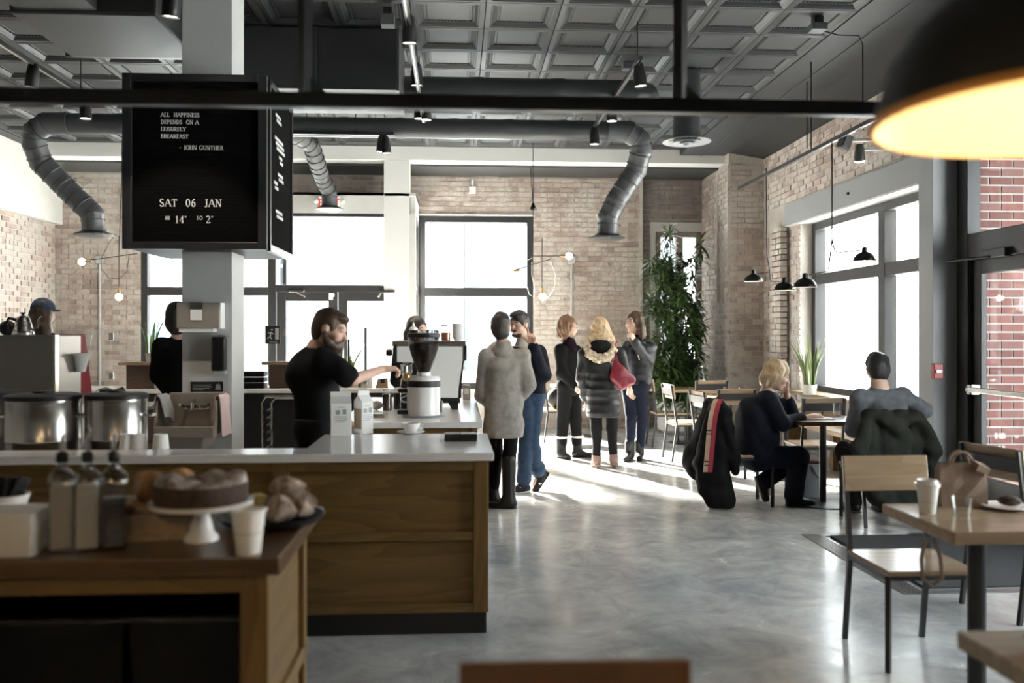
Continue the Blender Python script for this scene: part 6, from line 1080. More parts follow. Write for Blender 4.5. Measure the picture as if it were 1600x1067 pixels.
def surfnet(F, lo, h):
    S = F < 0; N = F.shape
    c = [S[i:N[0] - 1 + i, j:N[1] - 1 + j, k:N[2] - 1 + k] for i in (0, 1) for j in (0, 1) for k in (0, 1)]
    al = c[0].copy(); an = c[0].copy()
    for q in c[1:]: al &= q; an |= q
    act = an & ~al; I, J, K_ = np.nonzero(act); n = len(I); ids = np.full(act.shape, -1, np.int32); ids[I, J, K_] = np.arange(n)
    acc = np.zeros((n, 3)); cnt = np.zeros(n); cor = [(i, j, k) for i in (0, 1) for j in (0, 1) for k in (0, 1)]
    V = {q: F[I + q[0], J + q[1], K_ + q[2]] for q in cor}
    for a in cor:
        for d in range(3):
            if a[d]: continue
            b = list(a); b[d] = 1; b = tuple(b); va, vb = V[a], V[b]; m = (va < 0) != (vb < 0); t = np.where(m, va / np.where(m, va - vb, 1), 0)
            p = np.array(a, float)[None, :].repeat(n, 0); p[:, d] += t; acc += p * m[:, None]; cnt += m
    P = (acc / cnt[:, None] + np.stack([I, J, K_], 1)) * h + lo; faces = []
    for d in range(3):
        e1, e2 = [(1, 2), (2, 0), (0, 1)][d]; sl0 = [slice(None)] * 3; sl1 = [slice(None)] * 3; sl0[d] = slice(0, -1); sl1[d] = slice(1, None)
        A_, B_ = S[tuple(sl0)], S[tuple(sl1)]; m = A_ != B_; idx = np.stack(np.nonzero(m), 1); idx = idx[(idx[:, e1] > 0) & (idx[:, e2] > 0) & (idx[:, e1] < N[e1] - 1) & (idx[:, e2] < N[e2] - 1)]
        q = []
        for o1, o2 in ((-1, -1), (0, -1), (0, 0), (-1, 0)): t = idx.copy(); t[:, e1] += o1; t[:, e2] += o2; q.append(ids[t[:, 0], t[:, 1], t[:, 2]])
        q = np.stack(q, 1); ins = A_[idx[:, 0], idx[:, 1], idx[:, 2]]; q[~ins] = q[~ins][:, ::-1]; faces.append(q)
    return P, np.concatenate(faces)
def sdf_obj(name, sd, m, parent, label=None):
    P, Fc = sd.mesh(); me = bpy.data.meshes.new(name); O = np.array(parent.matrix_world.translation if not parent.parent else parent.parent.location, float); P = P - O
    me.vertices.add(len(P)); me.vertices.foreach_set('co', P.astype(np.float32).ravel()); me.loops.add(len(Fc) * 4); me.loops.foreach_set('vertex_index', Fc.astype(np.int32).ravel())
    me.polygons.add(len(Fc)); me.polygons.foreach_set('loop_start', np.arange(0, len(Fc) * 4, 4, dtype=np.int32)); me.polygons.foreach_set('loop_total', np.full(len(Fc), 4, np.int32)); me.polygons.foreach_set('use_smooth', np.ones(len(Fc), bool))
    me.update(); me.validate(); me.materials.append(MATS[m]); o = bpy.data.objects.new(name, me); C.objects.link(o); o.parent = parent
    if label: o['label'] = label
    return o
def frame_of(f, u=(0, 0, 1)):
    f = nv(f); u = Vector(u); u = (u - f * u.dot(f)).normalized(); r = f.cross(u); return f, u, r
def head_prims(s, c, f, u, r, fem=False, s_=1.0):
    c = Vector(c); a = (r, f, u)
    s.ell(c + u * .022 * s_ - f * .012 * s_, (.076 * s_, .096 * s_, .098 * s_), .02, a); s.ell(c - u * .04 * s_ + f * .022 * s_, (.058 * s_, .072 * s_, .08 * s_), .03, a); s.ell(c - u * .102 * s_ + f * .062 * s_, (.024 * s_, .022 * s_, .02 * s_), .03, a)
    s.cone(c + f * .088 * s_ + u * .012 * s_, c + f * .112 * s_ - u * .028 * s_, .008 * s_, .013 * s_, .012)
    s.cone(c + f * .076 * s_ + r * .036 * s_ + u * .024 * s_, c + f * .076 * s_ - r * .036 * s_ + u * .024 * s_, .014 * s_, .014 * s_, .015)
    for q in (-1, 1): s.ell(c + f * .098 * s_ + r * .032 * s_ * q + u * .006 * s_, (.016 * s_, .014 * s_, .011 * s_), .012, a, True); s.ell(c + f * .07 * s_ + r * .042 * s_ * q - u * .03 * s_, (.022 * s_, .022 * s_, .022 * s_), .03, a); s.ell(c + r * .077 * s_ * q - u * .006 * s_ - f * .006 * s_, (.011 * s_, .022 * s_, .031 * s_), .008, a)
    s.ell(c + f * .09 * s_ - u * .060 * s_, (.024 * s_, .012 * s_, .006 * s_), .008, a); s.ell(c + f * .088 * s_ - u * .071 * s_, (.02 * s_, .012 * s_, .007 * s_), .008, a)
def hand_prims(s, w, d, n, side, curls=(.5, .5, .5, .5), th=.5, sc=1.0):
    """w wrist, d finger direction, n palm normal (fingers curl towards it), side +1/-1 puts the thumb"""
    w = Vector(w); d = nv(d); n = Vector(n); n = (n - d * n.dot(d)).normalized(); l = d.cross(n) * side
    s.cone(w, w + d * .03 * sc, .026 * sc, .028 * sc, .015, n, 1.5); s.cone(w + d * .035 * sc + l * .018 * sc, w + d * .085 * sc + l * .024 * sc, .021 * sc, .016 * sc, .015, n, 1.5); s.cone(w + d * .035 * sc - l * .016 * sc, w + d * .08 * sc - l * .022 * sc, .021 * sc, .015 * sc, .015, n, 1.5)
    for i, (off, ln) in enumerate(((.030, .070), (.011, .078), (-.009, .072), (-.028, .056))):
        b = w + d * (.088 - .004 * abs(i - 1)) * sc + l * off * sc; a = 0.0; cu = curls[i]
        for k, fr in enumerate((.45, .32, .23)):
            a += cu * (0.9, 1.2, 0.8)[k]; dd = d * math.cos(a) + n * math.sin(a); e = b + dd * (ln * fr * sc); s.cone(b, e, (.0095, .0088, .0082)[k] * sc, (.0088, .0082, .0075)[k] * sc, .006); b = e
    b = w + d * .03 * sc + l * .03 * sc; dd = (d * .75 + l * .65 + n * .25 * th).normalized(); e = b + dd * .042 * sc; s.cone(b, e, .014 * sc, .0105 * sc, .014); s.cone(e, e + (dd + d * .3 + n * th * .6).normalized() * .034 * sc, .0105 * sc, .0085 * sc, .006)
def person(label, P, skin='skin', fem=False, bw=(.150, .125, .150), hands=None, hs=1.0, lip=True, res=.0085, brow='hair_brown'):
    """P: world joints. body is one continuous surface"""
    base = Vector(P['base']); root = thing('person', label, 'person', base); bpy.context.view_layer.update()
    fw = nv(P['fw']); f, u, r = frame_of(P['face'], P.get('up', (0, 0, 1))); s = SDF(res); P['_hf'] = (f, u, r)
    head_prims(s, P['head'], f, u, r, fem, hs); hd = Vector(P['head']); s.cone(P['neck'], hd - u * .055 - f * .02, .058 if not fem else .052, .050 if not fem else .044, .03)
    s.chain([P['pelvis'], P['waist'], P['chest']], [bw[0] - .02, bw[1] - .02, bw[2] - .03], .05, fw, 1.4); s.cone(P['shL'], P['shR'], .05, .05, .05); s.cone(P['chest'], P['neck'], .09, .055, .05, fw, 1.3)
    for q in 'LR':
        s.cone(P['sh' + q], P['el' + q], .045, .037, .02); s.cone(P['el' + q], P['wr' + q], .037, .025, .02); s.cone(P['pelvis'], P['hip' + q], .1, .075, .05); s.cone(P['hip' + q], P['kn' + q], .072, .05, .02); s.cone(P['kn' + q], P['an' + q], .048, .033, .02)
        s.cone(P['an' + q], Vector(P['an' + q]) + nv(P['toe' + q]) * .085 + Vector((0, 0, -.035)), .032, .022, .02)
        h = (hands or {}).get(q)
        if h: hand_prims(s, P['wr' + q], h[0], h[1], h[2], *h[3:])
        else: d = (Vector(P['wr' + q]) - Vector(P['el' + q])); hand_prims(s, P['wr' + q], d, -fw + Vector((0, 0, .1)) if False else (f.cross(nv(d)) if f.cross(nv(d)).length > .1 else Vector((0, 0, 1))), 1 if q == 'R' else -1, (.35, .35, .4, .45))
    sdf_obj('body', s, skin, root)
    for q in (-1, 1):
        e = hd + (f * .086 + r * .032 * q + u * .007) * hs - base; eo = MB().ball((0, 0, 0), .0105, 12, 8).build('eye', 'eye_white', root, loc=e - f * .004, smooth=True); MB().ball(f * .0072 - u * .001, .0052, 10, 6).build('iris', 'eye_dark', eo, smooth=True)
        b_ = [hd + (f * (.088 - .006 * abs(t - .4)) + r * q * (.016 + .034 * t) + u * (.026 + .006 * math.sin(t * 2.6))) * hs - base for t in (0, .33, .66, 1)]; MB().tube(b_, [.003, .0042, .004, .002], 6).build('eyebrow', brow, root, smooth=True)
        MB().tube([hd + (f * .0905 + r * q * .021 + u * .014) * hs - base, hd + (f * .0925 + r * q * .032 + u * .0165) * hs - base, hd + (f * .086 + r * q * .045 + u * .012) * hs - base], .003, 6).build('upper_eyelid', skin, root, smooth=True)
    return root
def joints(base, fw, H=1.72, lean=0.0, **kw):
    """default standing pose in world space; overrides in kw"""
    b = Vector(base); fw = nv(fw); rt = fw.cross(Vector((0, 0, 1))); k = H / 1.75; up = Vector((0, 0, 1))
    def L(x, y, z): return b + rt * x * k + fw * y * k + up * z * k
    P = dict(base=base, fw=fw, face=fw, head=L(0, .03, 1.632), neck=L(0, -.01, 1.475), chest=L(0, 0, 1.30), waist=L(0, .01, 1.09), pelvis=L(0, 0, .95))
    for q, s in (('R', 1), ('L', -1)):
        P.update({'sh' + q: L(.175 * s, -.01, 1.425), 'el' + q: L(.235 * s, -.02, 1.13), 'wr' + q: L(.235 * s, .07, .88), 'hip' + q: L(.085 * s, 0, .91), 'kn' + q: L(.095 * s, .015, .50), 'an' + q: L(.10 * s, -.02, .085), 'toe' + q: fw + rt * .15 * s})
    P.update({a: (Vector(v) if not isinstance(v, (int, float)) else v) for a, v in kw.items()}); return P
def top_sdf(P, bw=(.165, .14, .16), th=.014, hem=None, sleeve=1.0, arm=(.064, .053, .046), fac=1.35, h=.011, fold=.004, seed=1, collar=0.0, skirt=None, k=.04, lo=None):
    s = SDF(h, fold, 26.0, seed); fw = P['fw']; s.chain([P['pelvis'], P['waist'], P['chest']], bw, k, fw, fac); s.cone(P['shL'], P['shR'], .068, .068, k, fw, 1.05); s.cone(P['chest'], Vector(P['neck']) + Vector((0, 0, -.045)), bw[2] * .8, .066 + th * .5, k, fw, 1.25)
    if skirt: s.chain([P['pelvis']] + [Vector(q) for q, _ in skirt], [bw[0]] + [q for _, q in skirt], k, fw, fac)
    for q in 'LR':
        e = Vector(P['el' + q]); w_ = Vector(P['wr' + q]); sh = Vector(P['sh' + q])
        if sleeve >= 1: s.cone(sh, e, arm[0], arm[1], .03); s.cone(e, e + (w_ - e) * (.97 if sleeve == 1 else sleeve - 1), arm[1], arm[2], .02)
        else: s.cone(sh, sh + (e - sh) * sleeve, arm[0], arm[1] + .006, .03)
    if collar: n = Vector(P['neck']); s.cone(n + Vector((0, 0, -.09)), n + Vector((0, 0, collar - .055)), .078, .070, .02, fw, 1.0)
    if hem is not None: s.cut((0, 0, hem), (0, 0, -1))
    return s
def legs_sdf(P, r=(.098, .068, .058), top=None, hem=None, bw=.155, h=.011, fold=.004, seed=5):
    s = SDF(h, fold, 24.0, seed); s.cone(P['pelvis'], P['waist'], bw, bw * .9, .04, P['fw'], 1.35)
    for q in 'LR': hp, kn, an = Vector(P['hip' + q]), Vector(P['kn' + q]), Vector(P['an' + q]); s.cone(P['pelvis'], hp, bw * .75, r[0] * 1.05, .05); s.cone(hp, kn, r[0], r[1], .015); s.cone(kn, an + (kn - an) * (hem or 0), r[1], r[2], .02)
    if top: s.cut((0, 0, top), (0, 0, 1))
    return s
def shoe(root, an, toe, m, shaft=0.0, rs=.046, sole='black', heel=0.0, h=.009, up=None, ln=.155, flat=True, rt=None):
    an = Vector(an); t = nv(toe); up = Vector(up) if up else Vector((0, 0, 1)); s = SDF(h); d = -.05; s.cone(an + up * -.045 - t * .035, an + up * (-.053) + t * ln, .038, .034, .02, up, 1.15); s.cone(an, an + up * -.045 + t * .06, .042, .036, .04); s.cone(an + up * -.02, an + up * max(.02, shaft), rs, rt or rs * 1.1, .03)
    if flat: s.cut((0, 0, .008), (0, 0, -1))
    o = sdf_obj('shoe', s, m, root)
    b = SDF(h); b.cone(an + up * -.075 - t * .035, an + up * -.075 + t * ln, .040, .036, .01, up, 2.6)
    if flat: b.cut((0, 0, .001), (0, 0, -1))
    so = sdf_obj('sole', b, sole, o); return o
def hair_sdf(P, vol=1.0, h=.009, fold=.003, ff=60, seed=3, front=True, s_=1.0):
    f, u, r = P['_hf']; c = Vector(P['head']); a = (r, f, u); s = SDF(h, fold, ff, seed)
    s.ell(c + (u * .03 - f * .018) * s_, (.084 * vol * s_, .103 * vol * s_, .100 * vol * s_), .02, a); s.ell(c + (-u * .03 - f * .055) * s_, (.068 * vol * s_, .055 * s_, .075 * s_), .03, a); return s
def face_cut(P, s, s_=1.0, low=.075):
    f, u, r = P['_hf']; c = Vector(P['head']); a = (r, f, u); s.ell(c + (f * .085 - u * .045) * s_, (low * s_, .068 * s_, .098 * s_), .012, a, True)
    for q in (-1, 1): s.ell(c + (r * .09 * q - u * .01 + f * .004) * s_, (.03 * s_, .03 * s_, .036 * s_), .01, a, True)
    return s
for nm, c, rg in (('cl_black', (.014, .014, .016), .8), ('cl_black_knit', (.012, .012, .013), .95), ('cl_navy', (.016, .019, .035), .8), ('cl_charcoal', (.022, .022, .025), .75), ('denim', (.045, .075, .13), .85), ('denim_dark', (.016, .022, .045), .85), ('coat_grey', (.36, .335, .31), .9), ('shirt_grey', (.16, .17, .19), .85), ('olive', (.042, .046, .036), .85), ('puffer_black', (.016, .017, .02), .45), ('puffer_slate', (.035, .038, .048), .45), ('boot_black', (.014, .014, .015), .4), ('boot_tan', (.30, .2, .16), .6), ('sneaker', (.05, .045, .045), .7), ('cl_brown', (.07, .055, .04), .85), ('scarf_purple', (.035, .014, .028), .9), ('scarf_white', (.62, .60, .57), .9), ('cap_blue', (.06, .09, .15), .85), ('tshirt', (.5, .48, .44), .9)):
    mat(nm, [q * (.5 if max(c) < .1 else .8) for q in c], rg, var=.2, vs=18, bump=.25, bs=160, spec=.15 if 'puffer' not in nm and 'boot' not in nm else .4)
for nm, c, c2 in (('hair_dark', (.02, .014, .011), (.045, .03, .022)), ('hair_brown', (.045, .024, .015), (.10, .055, .032)), ('hair_auburn', (.12, .055, .025), (.26, .14, .07)), ('hair_blonde', (.30, .20, .10), (.62, .47, .29)), ('hair_black', (.008, .008, .009), (.02, .018, .018))):
    mat(nm, c, .42, vs=30, col2=c2, bump=.5, bs=60, stretch=(3, 3, .35))
mat('fur', (.42, .33, .23), .95, vs=40, col2=(.72, .62, .48), bump=1.0, bs=120); mat('leather_red', (.20, .02, .035), .35, var=.15, vs=20, bump=.3, bs=60); mat('plaid_tan', (.50, .36, .24), .9, vs=25, col2=(.40, .26, .17)); mat('plaid_red', (.30, .03, .05), .9); mat('felt_white', (.75, .72, .68), .8)

# ---------------------------------------------------------------- barista
Yb = 5.62; b0 = (A(492, 600, Yb).x, Yb, 0)
P = joints(b0, (1, .05, 0), 1.78, face=(.93, -.22, -.30), head=A(516, 514, Yb - .03), neck=A(492, 549, Yb + .0), chest=A(496, 590, Yb), waist=A(493, 632, Yb), pelvis=A(488, 668, Yb), shR=A(507, 563, Yb - .17), shL=A(505, 563, Yb + .18), elR=A(551, 593, Yb - .20), wrR=A(598, 577, Yb + .16), elL=A(516, 630, Yb + .25), wrL=A(545, 660, Yb + .30), up=(.25, 0, 1))
R = person('bearded barista in a black short-sleeved shirt working the espresso machine', P, 'skin', bw=(.155, .15, .16), hands={'R': ((1, .35, .05), (.2, .3, -1), 1, (.75, .8, .85, .9), .6)}, res=.0075)
s = top_sdf(P, (.155, .158, .165), hem=.80, sleeve=.80, arm=(.078, .068, .06), fac=1.22, seed=11, collar=.028, h=.010, fold=.005); s.ell(A(480, 585, Yb), (.13, .16, .14), .06); sdf_obj('shirt', s, 'cl_black', R)
sdf_obj('trousers', legs_sdf(P, (.105, .078, .066), top=.98, seed=12), 'cl_black', R)
for q in 'LR': shoe(R, P['an' + q], P['toe' + q], 'boot_black')
f, u, r = P['_hf']; c = Vector(P['head'])
s = hair_sdf(P, 1.0, .0075, .002); s.ell(c + u * .085 + f * .045, (.06, .055, .03), .02, (r, f, u)); face_cut(P, s); sdf_obj('hair', s, 'hair_brown', R)
s = SDF(.0075, .003, 70, 2); s.ell(c - u * .088 + f * .052, (.058, .058, .05), .02, (r, f, u)); s.ell(c - u * .115 + f * .075, (.03, .035, .04), .02, (r, f, u)); s.chain([c + r * .07 - u * .02 + f * .0, c + r * .063 - u * .07 + f * .03, c - u * .09 + f * .08], [.016, .024, .03], .02); s.chain([c - r * .07 - u * .02, c - r * .063 - u * .07 + f * .03, c - u * .09 + f * .08], [.016, .024, .03], .02); s.cone(c + r * .03 + f * .098 - u * .05, c - r * .03 + f * .098 - u * .05, .009, .009, .008); sdf_obj('beard', s, 'hair_brown', R)
# ---------------------------------------------------------------- customer in the grey coat (from behind)
Yc = 7.72; b0 = (A(787, 700, Yc).x, Yc, 0)
P = joints(b0, (-.12, 1, 0), 1.74, face=(.25, 1, -.08), head=A(783, 511, Yc + .03), neck=A(787, 543, Yc), shL=A(762, 560, Yc), shR=A(815, 558, Yc), elL=A(752, 618, Yc + .04), wrL=A(776, 632, Yc + .10), elR=A(826, 602, Yc - .03), wrR=A(802, 628, Yc + .10), chest=A(788, 576, Yc), waist=A(788, 606, Yc), pelvis=A(788, 632, Yc), anL=A(770, 762, Yc + .16), knL=A(775, 712, Yc + .12), anR=A(795, 772, Yc - .05), knR=A(796, 715, Yc))
P['toeL'] = Vector((-1, .35, 0)); P['toeR'] = Vector((-1, .15, 0)); P['anL'].z = .085; P['anR'].z = .085
R = person('customer in a long pale grey coat with its back turned at the counter', P, 'skin_pale', True)
s = top_sdf(P, (.165, .15, .165), fold=.006, arm=(.078, .066, .058), seed=21, fac=1.25, skirt=[(A(787, 668, Yc), .17), (A(787, 690, Yc), .172)], hem=A(787, 683, Yc).z, collar=.06); sdf_obj('coat', s, 'coat_grey', R)
n = Vector(P['neck']); s = SDF(.01, .003, 30, 3); s.cone(n + Vector((0, -.012, -.07)), n + Vector((0, -.004, -.012)), .088, .078, .02); s.cone(n + Vector((-.05, -.03, -.06)), n + Vector((-.1, .05, -.09)), .05, .03, .03); sdf_obj('collar', s, 'coat_grey', R)
s = SDF(.01, .004, 30, 4); s.chain([n + Vector((-.07, .1, .0)), n + Vector((-.15, .12, -.1)), n + Vector((-.17, .12, -.26))], [.05, .05, .03], .03); sdf_obj('scarf', s, 'scarf_white', R)
sdf_obj('leggings', legs_sdf(P, (.085, .06, .05), top=.72, bw=.12), 'cl_black', R)
for q in 'LR': shoe(R, P['an' + q], P['toe' + q], 'boot_black', .32, .056, rt=.062)
s = hair_sdf(P, 1.03); s.ell(Vector(P['head']) + Vector((0, -.06, -.05)), (.072, .05, .06), .02); face_cut(P, s); sdf_obj('hair', s, 'hair_dark', R)
# ---------------------------------------------------------------- man in navy jacket
Ym_ = 8.42; b0 = (A(828, 700, Ym_).x, Ym_, 0)
P = joints(b0, (-.55, -.83, 0), 1.78, face=(-.6, -.78, -.12), head=A(811, 507, Ym_ - .03), neck=A(819, 536, Ym_), shR=A(800, 553, Ym_ - .13), shL=A(842, 551, Ym_ + .06), elL=A(850, 586, Ym_ - .08), wrL=A(833, 541, Ym_ - .27), elR=A(795, 600, Ym_ - .1), wrR=A(800, 620, Ym_ - .2), chest=A(822, 566, Ym_), waist=A(826, 592, Ym_), pelvis=A(829, 614, Ym_), hipL=A(837, 620, Ym_ + .03), hipR=A(821, 620, Ym_ - .03), knL=A(833, 688, Ym_), knR=A(822, 690, Ym_ - .1), anR=A(818, 748, Ym_ + .0), anL=A(842, 738, Ym_ + .12))
P['toeR'] = Vector((-.9, -.4, 0)); P['anR'].z = .085; P['toeL'] = Vector((-.55, -.35, -.75)); P['knL'] = A(831, 690, Ym_ - .08); P['anL'].z = .16
R = person('man in a navy jacket and jeans raising a finger', P, 'skin', hands={'L': ((-.12, -.1, 1), (-.5, -.8, .1), -1, (.05, .95, 1.0, 1.0), .8, 1.1)})
s = top_sdf(P, (.16, .16, .168), hem=A(828, 614, Ym_).z, fold=.005, arm=(.078, .068, .055), seed=31); sdf_obj('jacket', s, 'cl_navy', R)
n = Vector(P['neck']); s = SDF(.009, .002, 30, 4); s.cone(n + Vector((-.02, -.03, -.06)), n + Vector((-.01, -.01, .01)), .085, .066, .02); sdf_obj('t_shirt', s, 'tshirt', R)
f, u, r = P['_hf']; c = Vector(P['head'])
sdf_obj('jeans', legs_sdf(P, (.09, .07, .062), top=1.0, hem=.13, fold=.005, seed=33, bw=.14), 'denim', R)
for q in 'LR':
    a, kq = Vector(P['an' + q]), Vector(P['kn' + q]); s = SDF(.009); s.cone(a + (kq - a) * .12, a + (kq - a) * .2, .074, .074, .01); sdf_obj('jeans_cuff', s, 'denim', R)
o1 = shoe(R, P['anR'], P['toeR'], 'sneaker', .02, .046, 'felt_white'); up = Vector((-.75, -.2, .6)).normalized(); o2 = shoe(R, P['anL'], P['toeL'], 'sneaker', .02, .046, 'sneaker', up=up, flat=False, ln=.15)
def swoosh(parent, base, c, right, up_, nrm, sc):
    pts = [(0, 0), (.02, -.012), (.05, -.008), (.11, .03), (.05, .006), (.025, .004), (.012, .018)]; M = Matrix((right, up_, nrm)).transposed().to_4x4(); M.translation = Vector(c) - Vector(base); MB().prism([(x * sc, y * sc) for x, y in pts], .003, M).build('side_mark', 'felt_white', parent)
a = Vector(P['anL']); t = nv(P['toeL']); rgt = -t; upn = up; nrm = rgt.cross(upn); swoosh(o2, R.location, a + t * .10 + nrm * .040 - up * .05, rgt, upn, nrm, 1.0)
a = Vector(P['anR']); t = nv(P['toeR']); swoosh(o1, R.location, a - t * .03 + Vector((t.y, -t.x, 0)) * -.044 + Vector((0, 0, -.045)), t, Vector((0, 0, 1)), t.cross(Vector((0, 0, 1))), .9)
s = hair_sdf(P, 1.03); s.ell(c + u * .09 + f * .03, (.07, .07, .035), .02, (r, f, u)); face_cut(P, s); sdf_obj('hair', s, 'hair_black', R)
s = SDF(.008, .002, 70, 2); s.ell(c - u * .092 + f * .047, (.05, .045, .03), .02, (r, f, u)); s.cone(c + r * .028 + f * .097 - u * .05, c - r * .028 + f * .097 - u * .05, .008, .008, .006); sdf_obj('beard', s, 'hair_dark', R)
# ---------------------------------------------------------------- woman with auburn curls
Y1_ = 10.75; b0 = (A(889, 690, Y1_).x, Y1_, 0)
P = joints(b0, (.75, -.55, 0), 1.70, face=(.95, -.3, .02), head=A(888, 510, Y1_), neck=A(886, 535, Y1_), shL=A(899, 549, Y1_ + .1), shR=A(876, 548, Y1_ - .1), elR=A(877, 582, Y1_ - .16), wrR=A(896, 602, Y1_ - .17), elL=A(903, 585, Y1_ + .15), wrL=A(905, 600, Y1_ + .1), chest=A(888, 563, Y1_), waist=A(888, 583, Y1_), pelvis=A(889, 600, Y1_), anR=A(877, 700, Y1_), anL=A(902, 698, Y1_ + .05), knR=A(879, 655, Y1_), knL=A(899, 655, Y1_ + .05))
P['anR'].z = P['anL'].z = .085; P['toeR'] = Vector((.45, -.9, 0)); P['toeL'] = Vector((1, -.25, 0))
R = person('woman with auburn curls in a black coat and white-trimmed boots', P, 'skin_pale', True, hands={'R': ((.5, -.2, -.85), (1, .3, .3), 1, (.3, .35, .4, .4), .4)})
s = top_sdf(P, (.175, .165, .17), hem=A(889, 618, Y1_).z, seed=41, arm=(.078, .068, .06), fac=1.2); sdf_obj('coat', s, 'cl_black', R)
n = Vector(P['neck']); s = SDF(.01, .004, 40, 3); s.ell(n + Vector((.02, -.02, .01)), (.085, .085, .055), .02); s.ell(n + Vector((.06, -.05, -.05)), (.055, .05, .06), .03); sdf_obj('scarf', s, 'scarf_purple', R)
sdf_obj('trousers', legs_sdf(P, (.1, .075, .064), top=.95, hem=.25), 'cl_black', R)
for q in 'LR':
    shoe(R, P['an' + q], P['toe' + q], 'boot_black', .16, .056, rt=.062); a = Vector(P['an' + q]); MB().lathe([(.070, 0), (.080, .008), (.080, .022), (.070, .03)], 20).build('boot_trim', 'felt_white', R, loc=a + Vector((0, 0, .15)) - R.location, smooth=True)
f, u, r = P['_hf']; c = Vector(P['head']); s = hair_sdf(P, 1.1, .009, .007, 75, 6)
for q in (-1, 1): s.chain([c + u * .04 + r * .075 * q - f * .01, c - u * .05 + r * .088 * q - f * .03, c - u * .125 + r * .075 * q - f * .035], [.04, .05, .04], .03)
s.ell(c - u * .07 - f * .08, (.085, .06, .1), .03, (r, f, u)); s.ell(c + f * .10 - u * .04, (.062, .06, .095), .012, (r, f, u), True); sdf_obj('hair', s, 'hair_auburn', R)
# ---------------------------------------------------------------- blonde with fur hood (from behind)
Y2_ = 9.92; b0 = (A(944, 700, Y2_).x, Y2_, 0)
P = joints(b0, (.12, 1, 0), 1.70, face=(.1, 1, 0), head=A(938, 514, Y2_ + .04), neck=A(939, 540, Y2_), shL=A(914, 553, Y2_), shR=A(967, 553, Y2_), elL=A(909, 590, Y2_ + .02), wrL=A(914, 622, Y2_ + .12), elR=A(975, 582, Y2_ + .06), wrR=A(968, 600, Y2_ + .24), chest=A(940, 570, Y2_), waist=A(941, 590, Y2_), pelvis=A(942, 606, Y2_), anL=A(932, 712, Y2_), anR=A(959, 712, Y2_), knL=A(932, 668, Y2_), knR=A(956, 668, Y2_))
P['anL'].z = P['anR'].z = .11; P['toeL'] = Vector((-.1, 1, -.25)); P['toeR'] = Vector((.3, 1, -.25))
R = person('blonde woman in a long black quilted coat with a fur-trimmed hood', P, 'skin_pale', True)
zq = A(942, 600, Y2_).z; s = top_sdf(P, (.185, .17, .175), seed=51, arm=(.08, .07, .058), fac=1.2, skirt=[(A(943, 640, Y2_), .19), (A(944, 660, Y2_), .19)], hem=A(943, 651, Y2_).z, fold=.004); s.mod = lambda X, Y, Z: .007 * np.abs(np.sin((Z - .1) * 36)) * (Z < 1.05); sdf_obj('coat', s, 'puffer_black', R)
n = Vector(P['neck']); s = SDF(.009, .011, 110, 8); s.chain([n + Vector((-.11, .02, .07)), n + Vector((-.165, -.06, -.01)), n + Vector((-.13, -.14, -.10)), n + Vector((-.04, -.175, -.145)), n + Vector((.05, -.165, -.12)), n + Vector((.11, -.12, -.05)), n + Vector((.12, -.04, .03))], [.035, .042, .045, .046, .045, .042, .034], .02); sdf_obj('fur_trim', s, 'fur', R)
s = SDF(.01, .003, 30, 9); s.ell(n + Vector((-.01, -.09, -.03)), (.14, .08, .10), .03); sdf_obj('hood', s, 'cl_black', R)
c = Vector(P['head']); s = hair_sdf(P, 1.06, .008, .005, 90, 9); s.chain([c + Vector((0, -.06, 0)), c + Vector((-.0, -.10, -.12)), c + Vector((.0, -.13, -.2))], [.088, .09, .07], .03, (0, 1, 0), 1.6)
for q in (-1, 1): s.chain([c + Vector((.06 * q, -.02, 0)), c + Vector((.095 * q, -.07, -.12)), c + Vector((.125 * q if q > 0 else -.11, -.10, -.22)), c + Vector((.15 * q if q > 0 else -.1, -.1, -.30 if q > 0 else -.24))], [.05, .05, .035, .015], .03)
sdf_obj('hair', s, 'hair_blonde', R)
sdf_obj('leggings', legs_sdf(P, (.088, .06, .048), top=.9, hem=.12), 'cl_black', R)
for q in 'LR': o = shoe(R, P['an' + q], P['toe' + q], 'boot_tan', .03, .044, 'boot_tan', ln=.12); MB().lathe([(.02, 0), (.03, .05)], 12).build('heel', 'boot_tan', o, loc=Vector((P['an' + q].x, P['an' + q].y - .035, 0.001)) - R.location)
# red handbag on her shoulder
pb = A(973, 585, Y2_ - .16); hb = thing('handbag', 'quilted dark red leather handbag hanging from the blonde woman\'s shoulder', 'handbag', pb); bpy.context.view_layer.update()
s = SDF(.009, .003, 40, 4); s.chain([A(962, 565, Y2_ - .17), A(966, 588, Y2_ - .17), A(972, 600, Y2_ - .18)], [.03, .085, .07], .04, (0, 1, 0), 1.3); s.chain([A(970, 582, Y2_ - .17), A(986, 594, Y2_ - .17)], [.075, .055], .05, (0, 1, 0), 1.3); sdf_obj('body', s, 'leather_red', hb)
for dx in (0, .02): MB().tube([A(957, 566, Y2_ - .18) - pb, A(957, 546, Y2_ - .14) - pb, A(959, 535, Y2_ - .07) - pb, A(963, 534, Y2_ + .0) - pb] if dx == 0 else [A(968, 575, Y2_ - .20) - pb, A(961, 552, Y2_ - .16) - pb, A(961, 536, Y2_ - .08) - pb, A(965, 534, Y2_ + .0) - pb], .011, 8).build('strap', 'leather_red', hb, smooth=True)
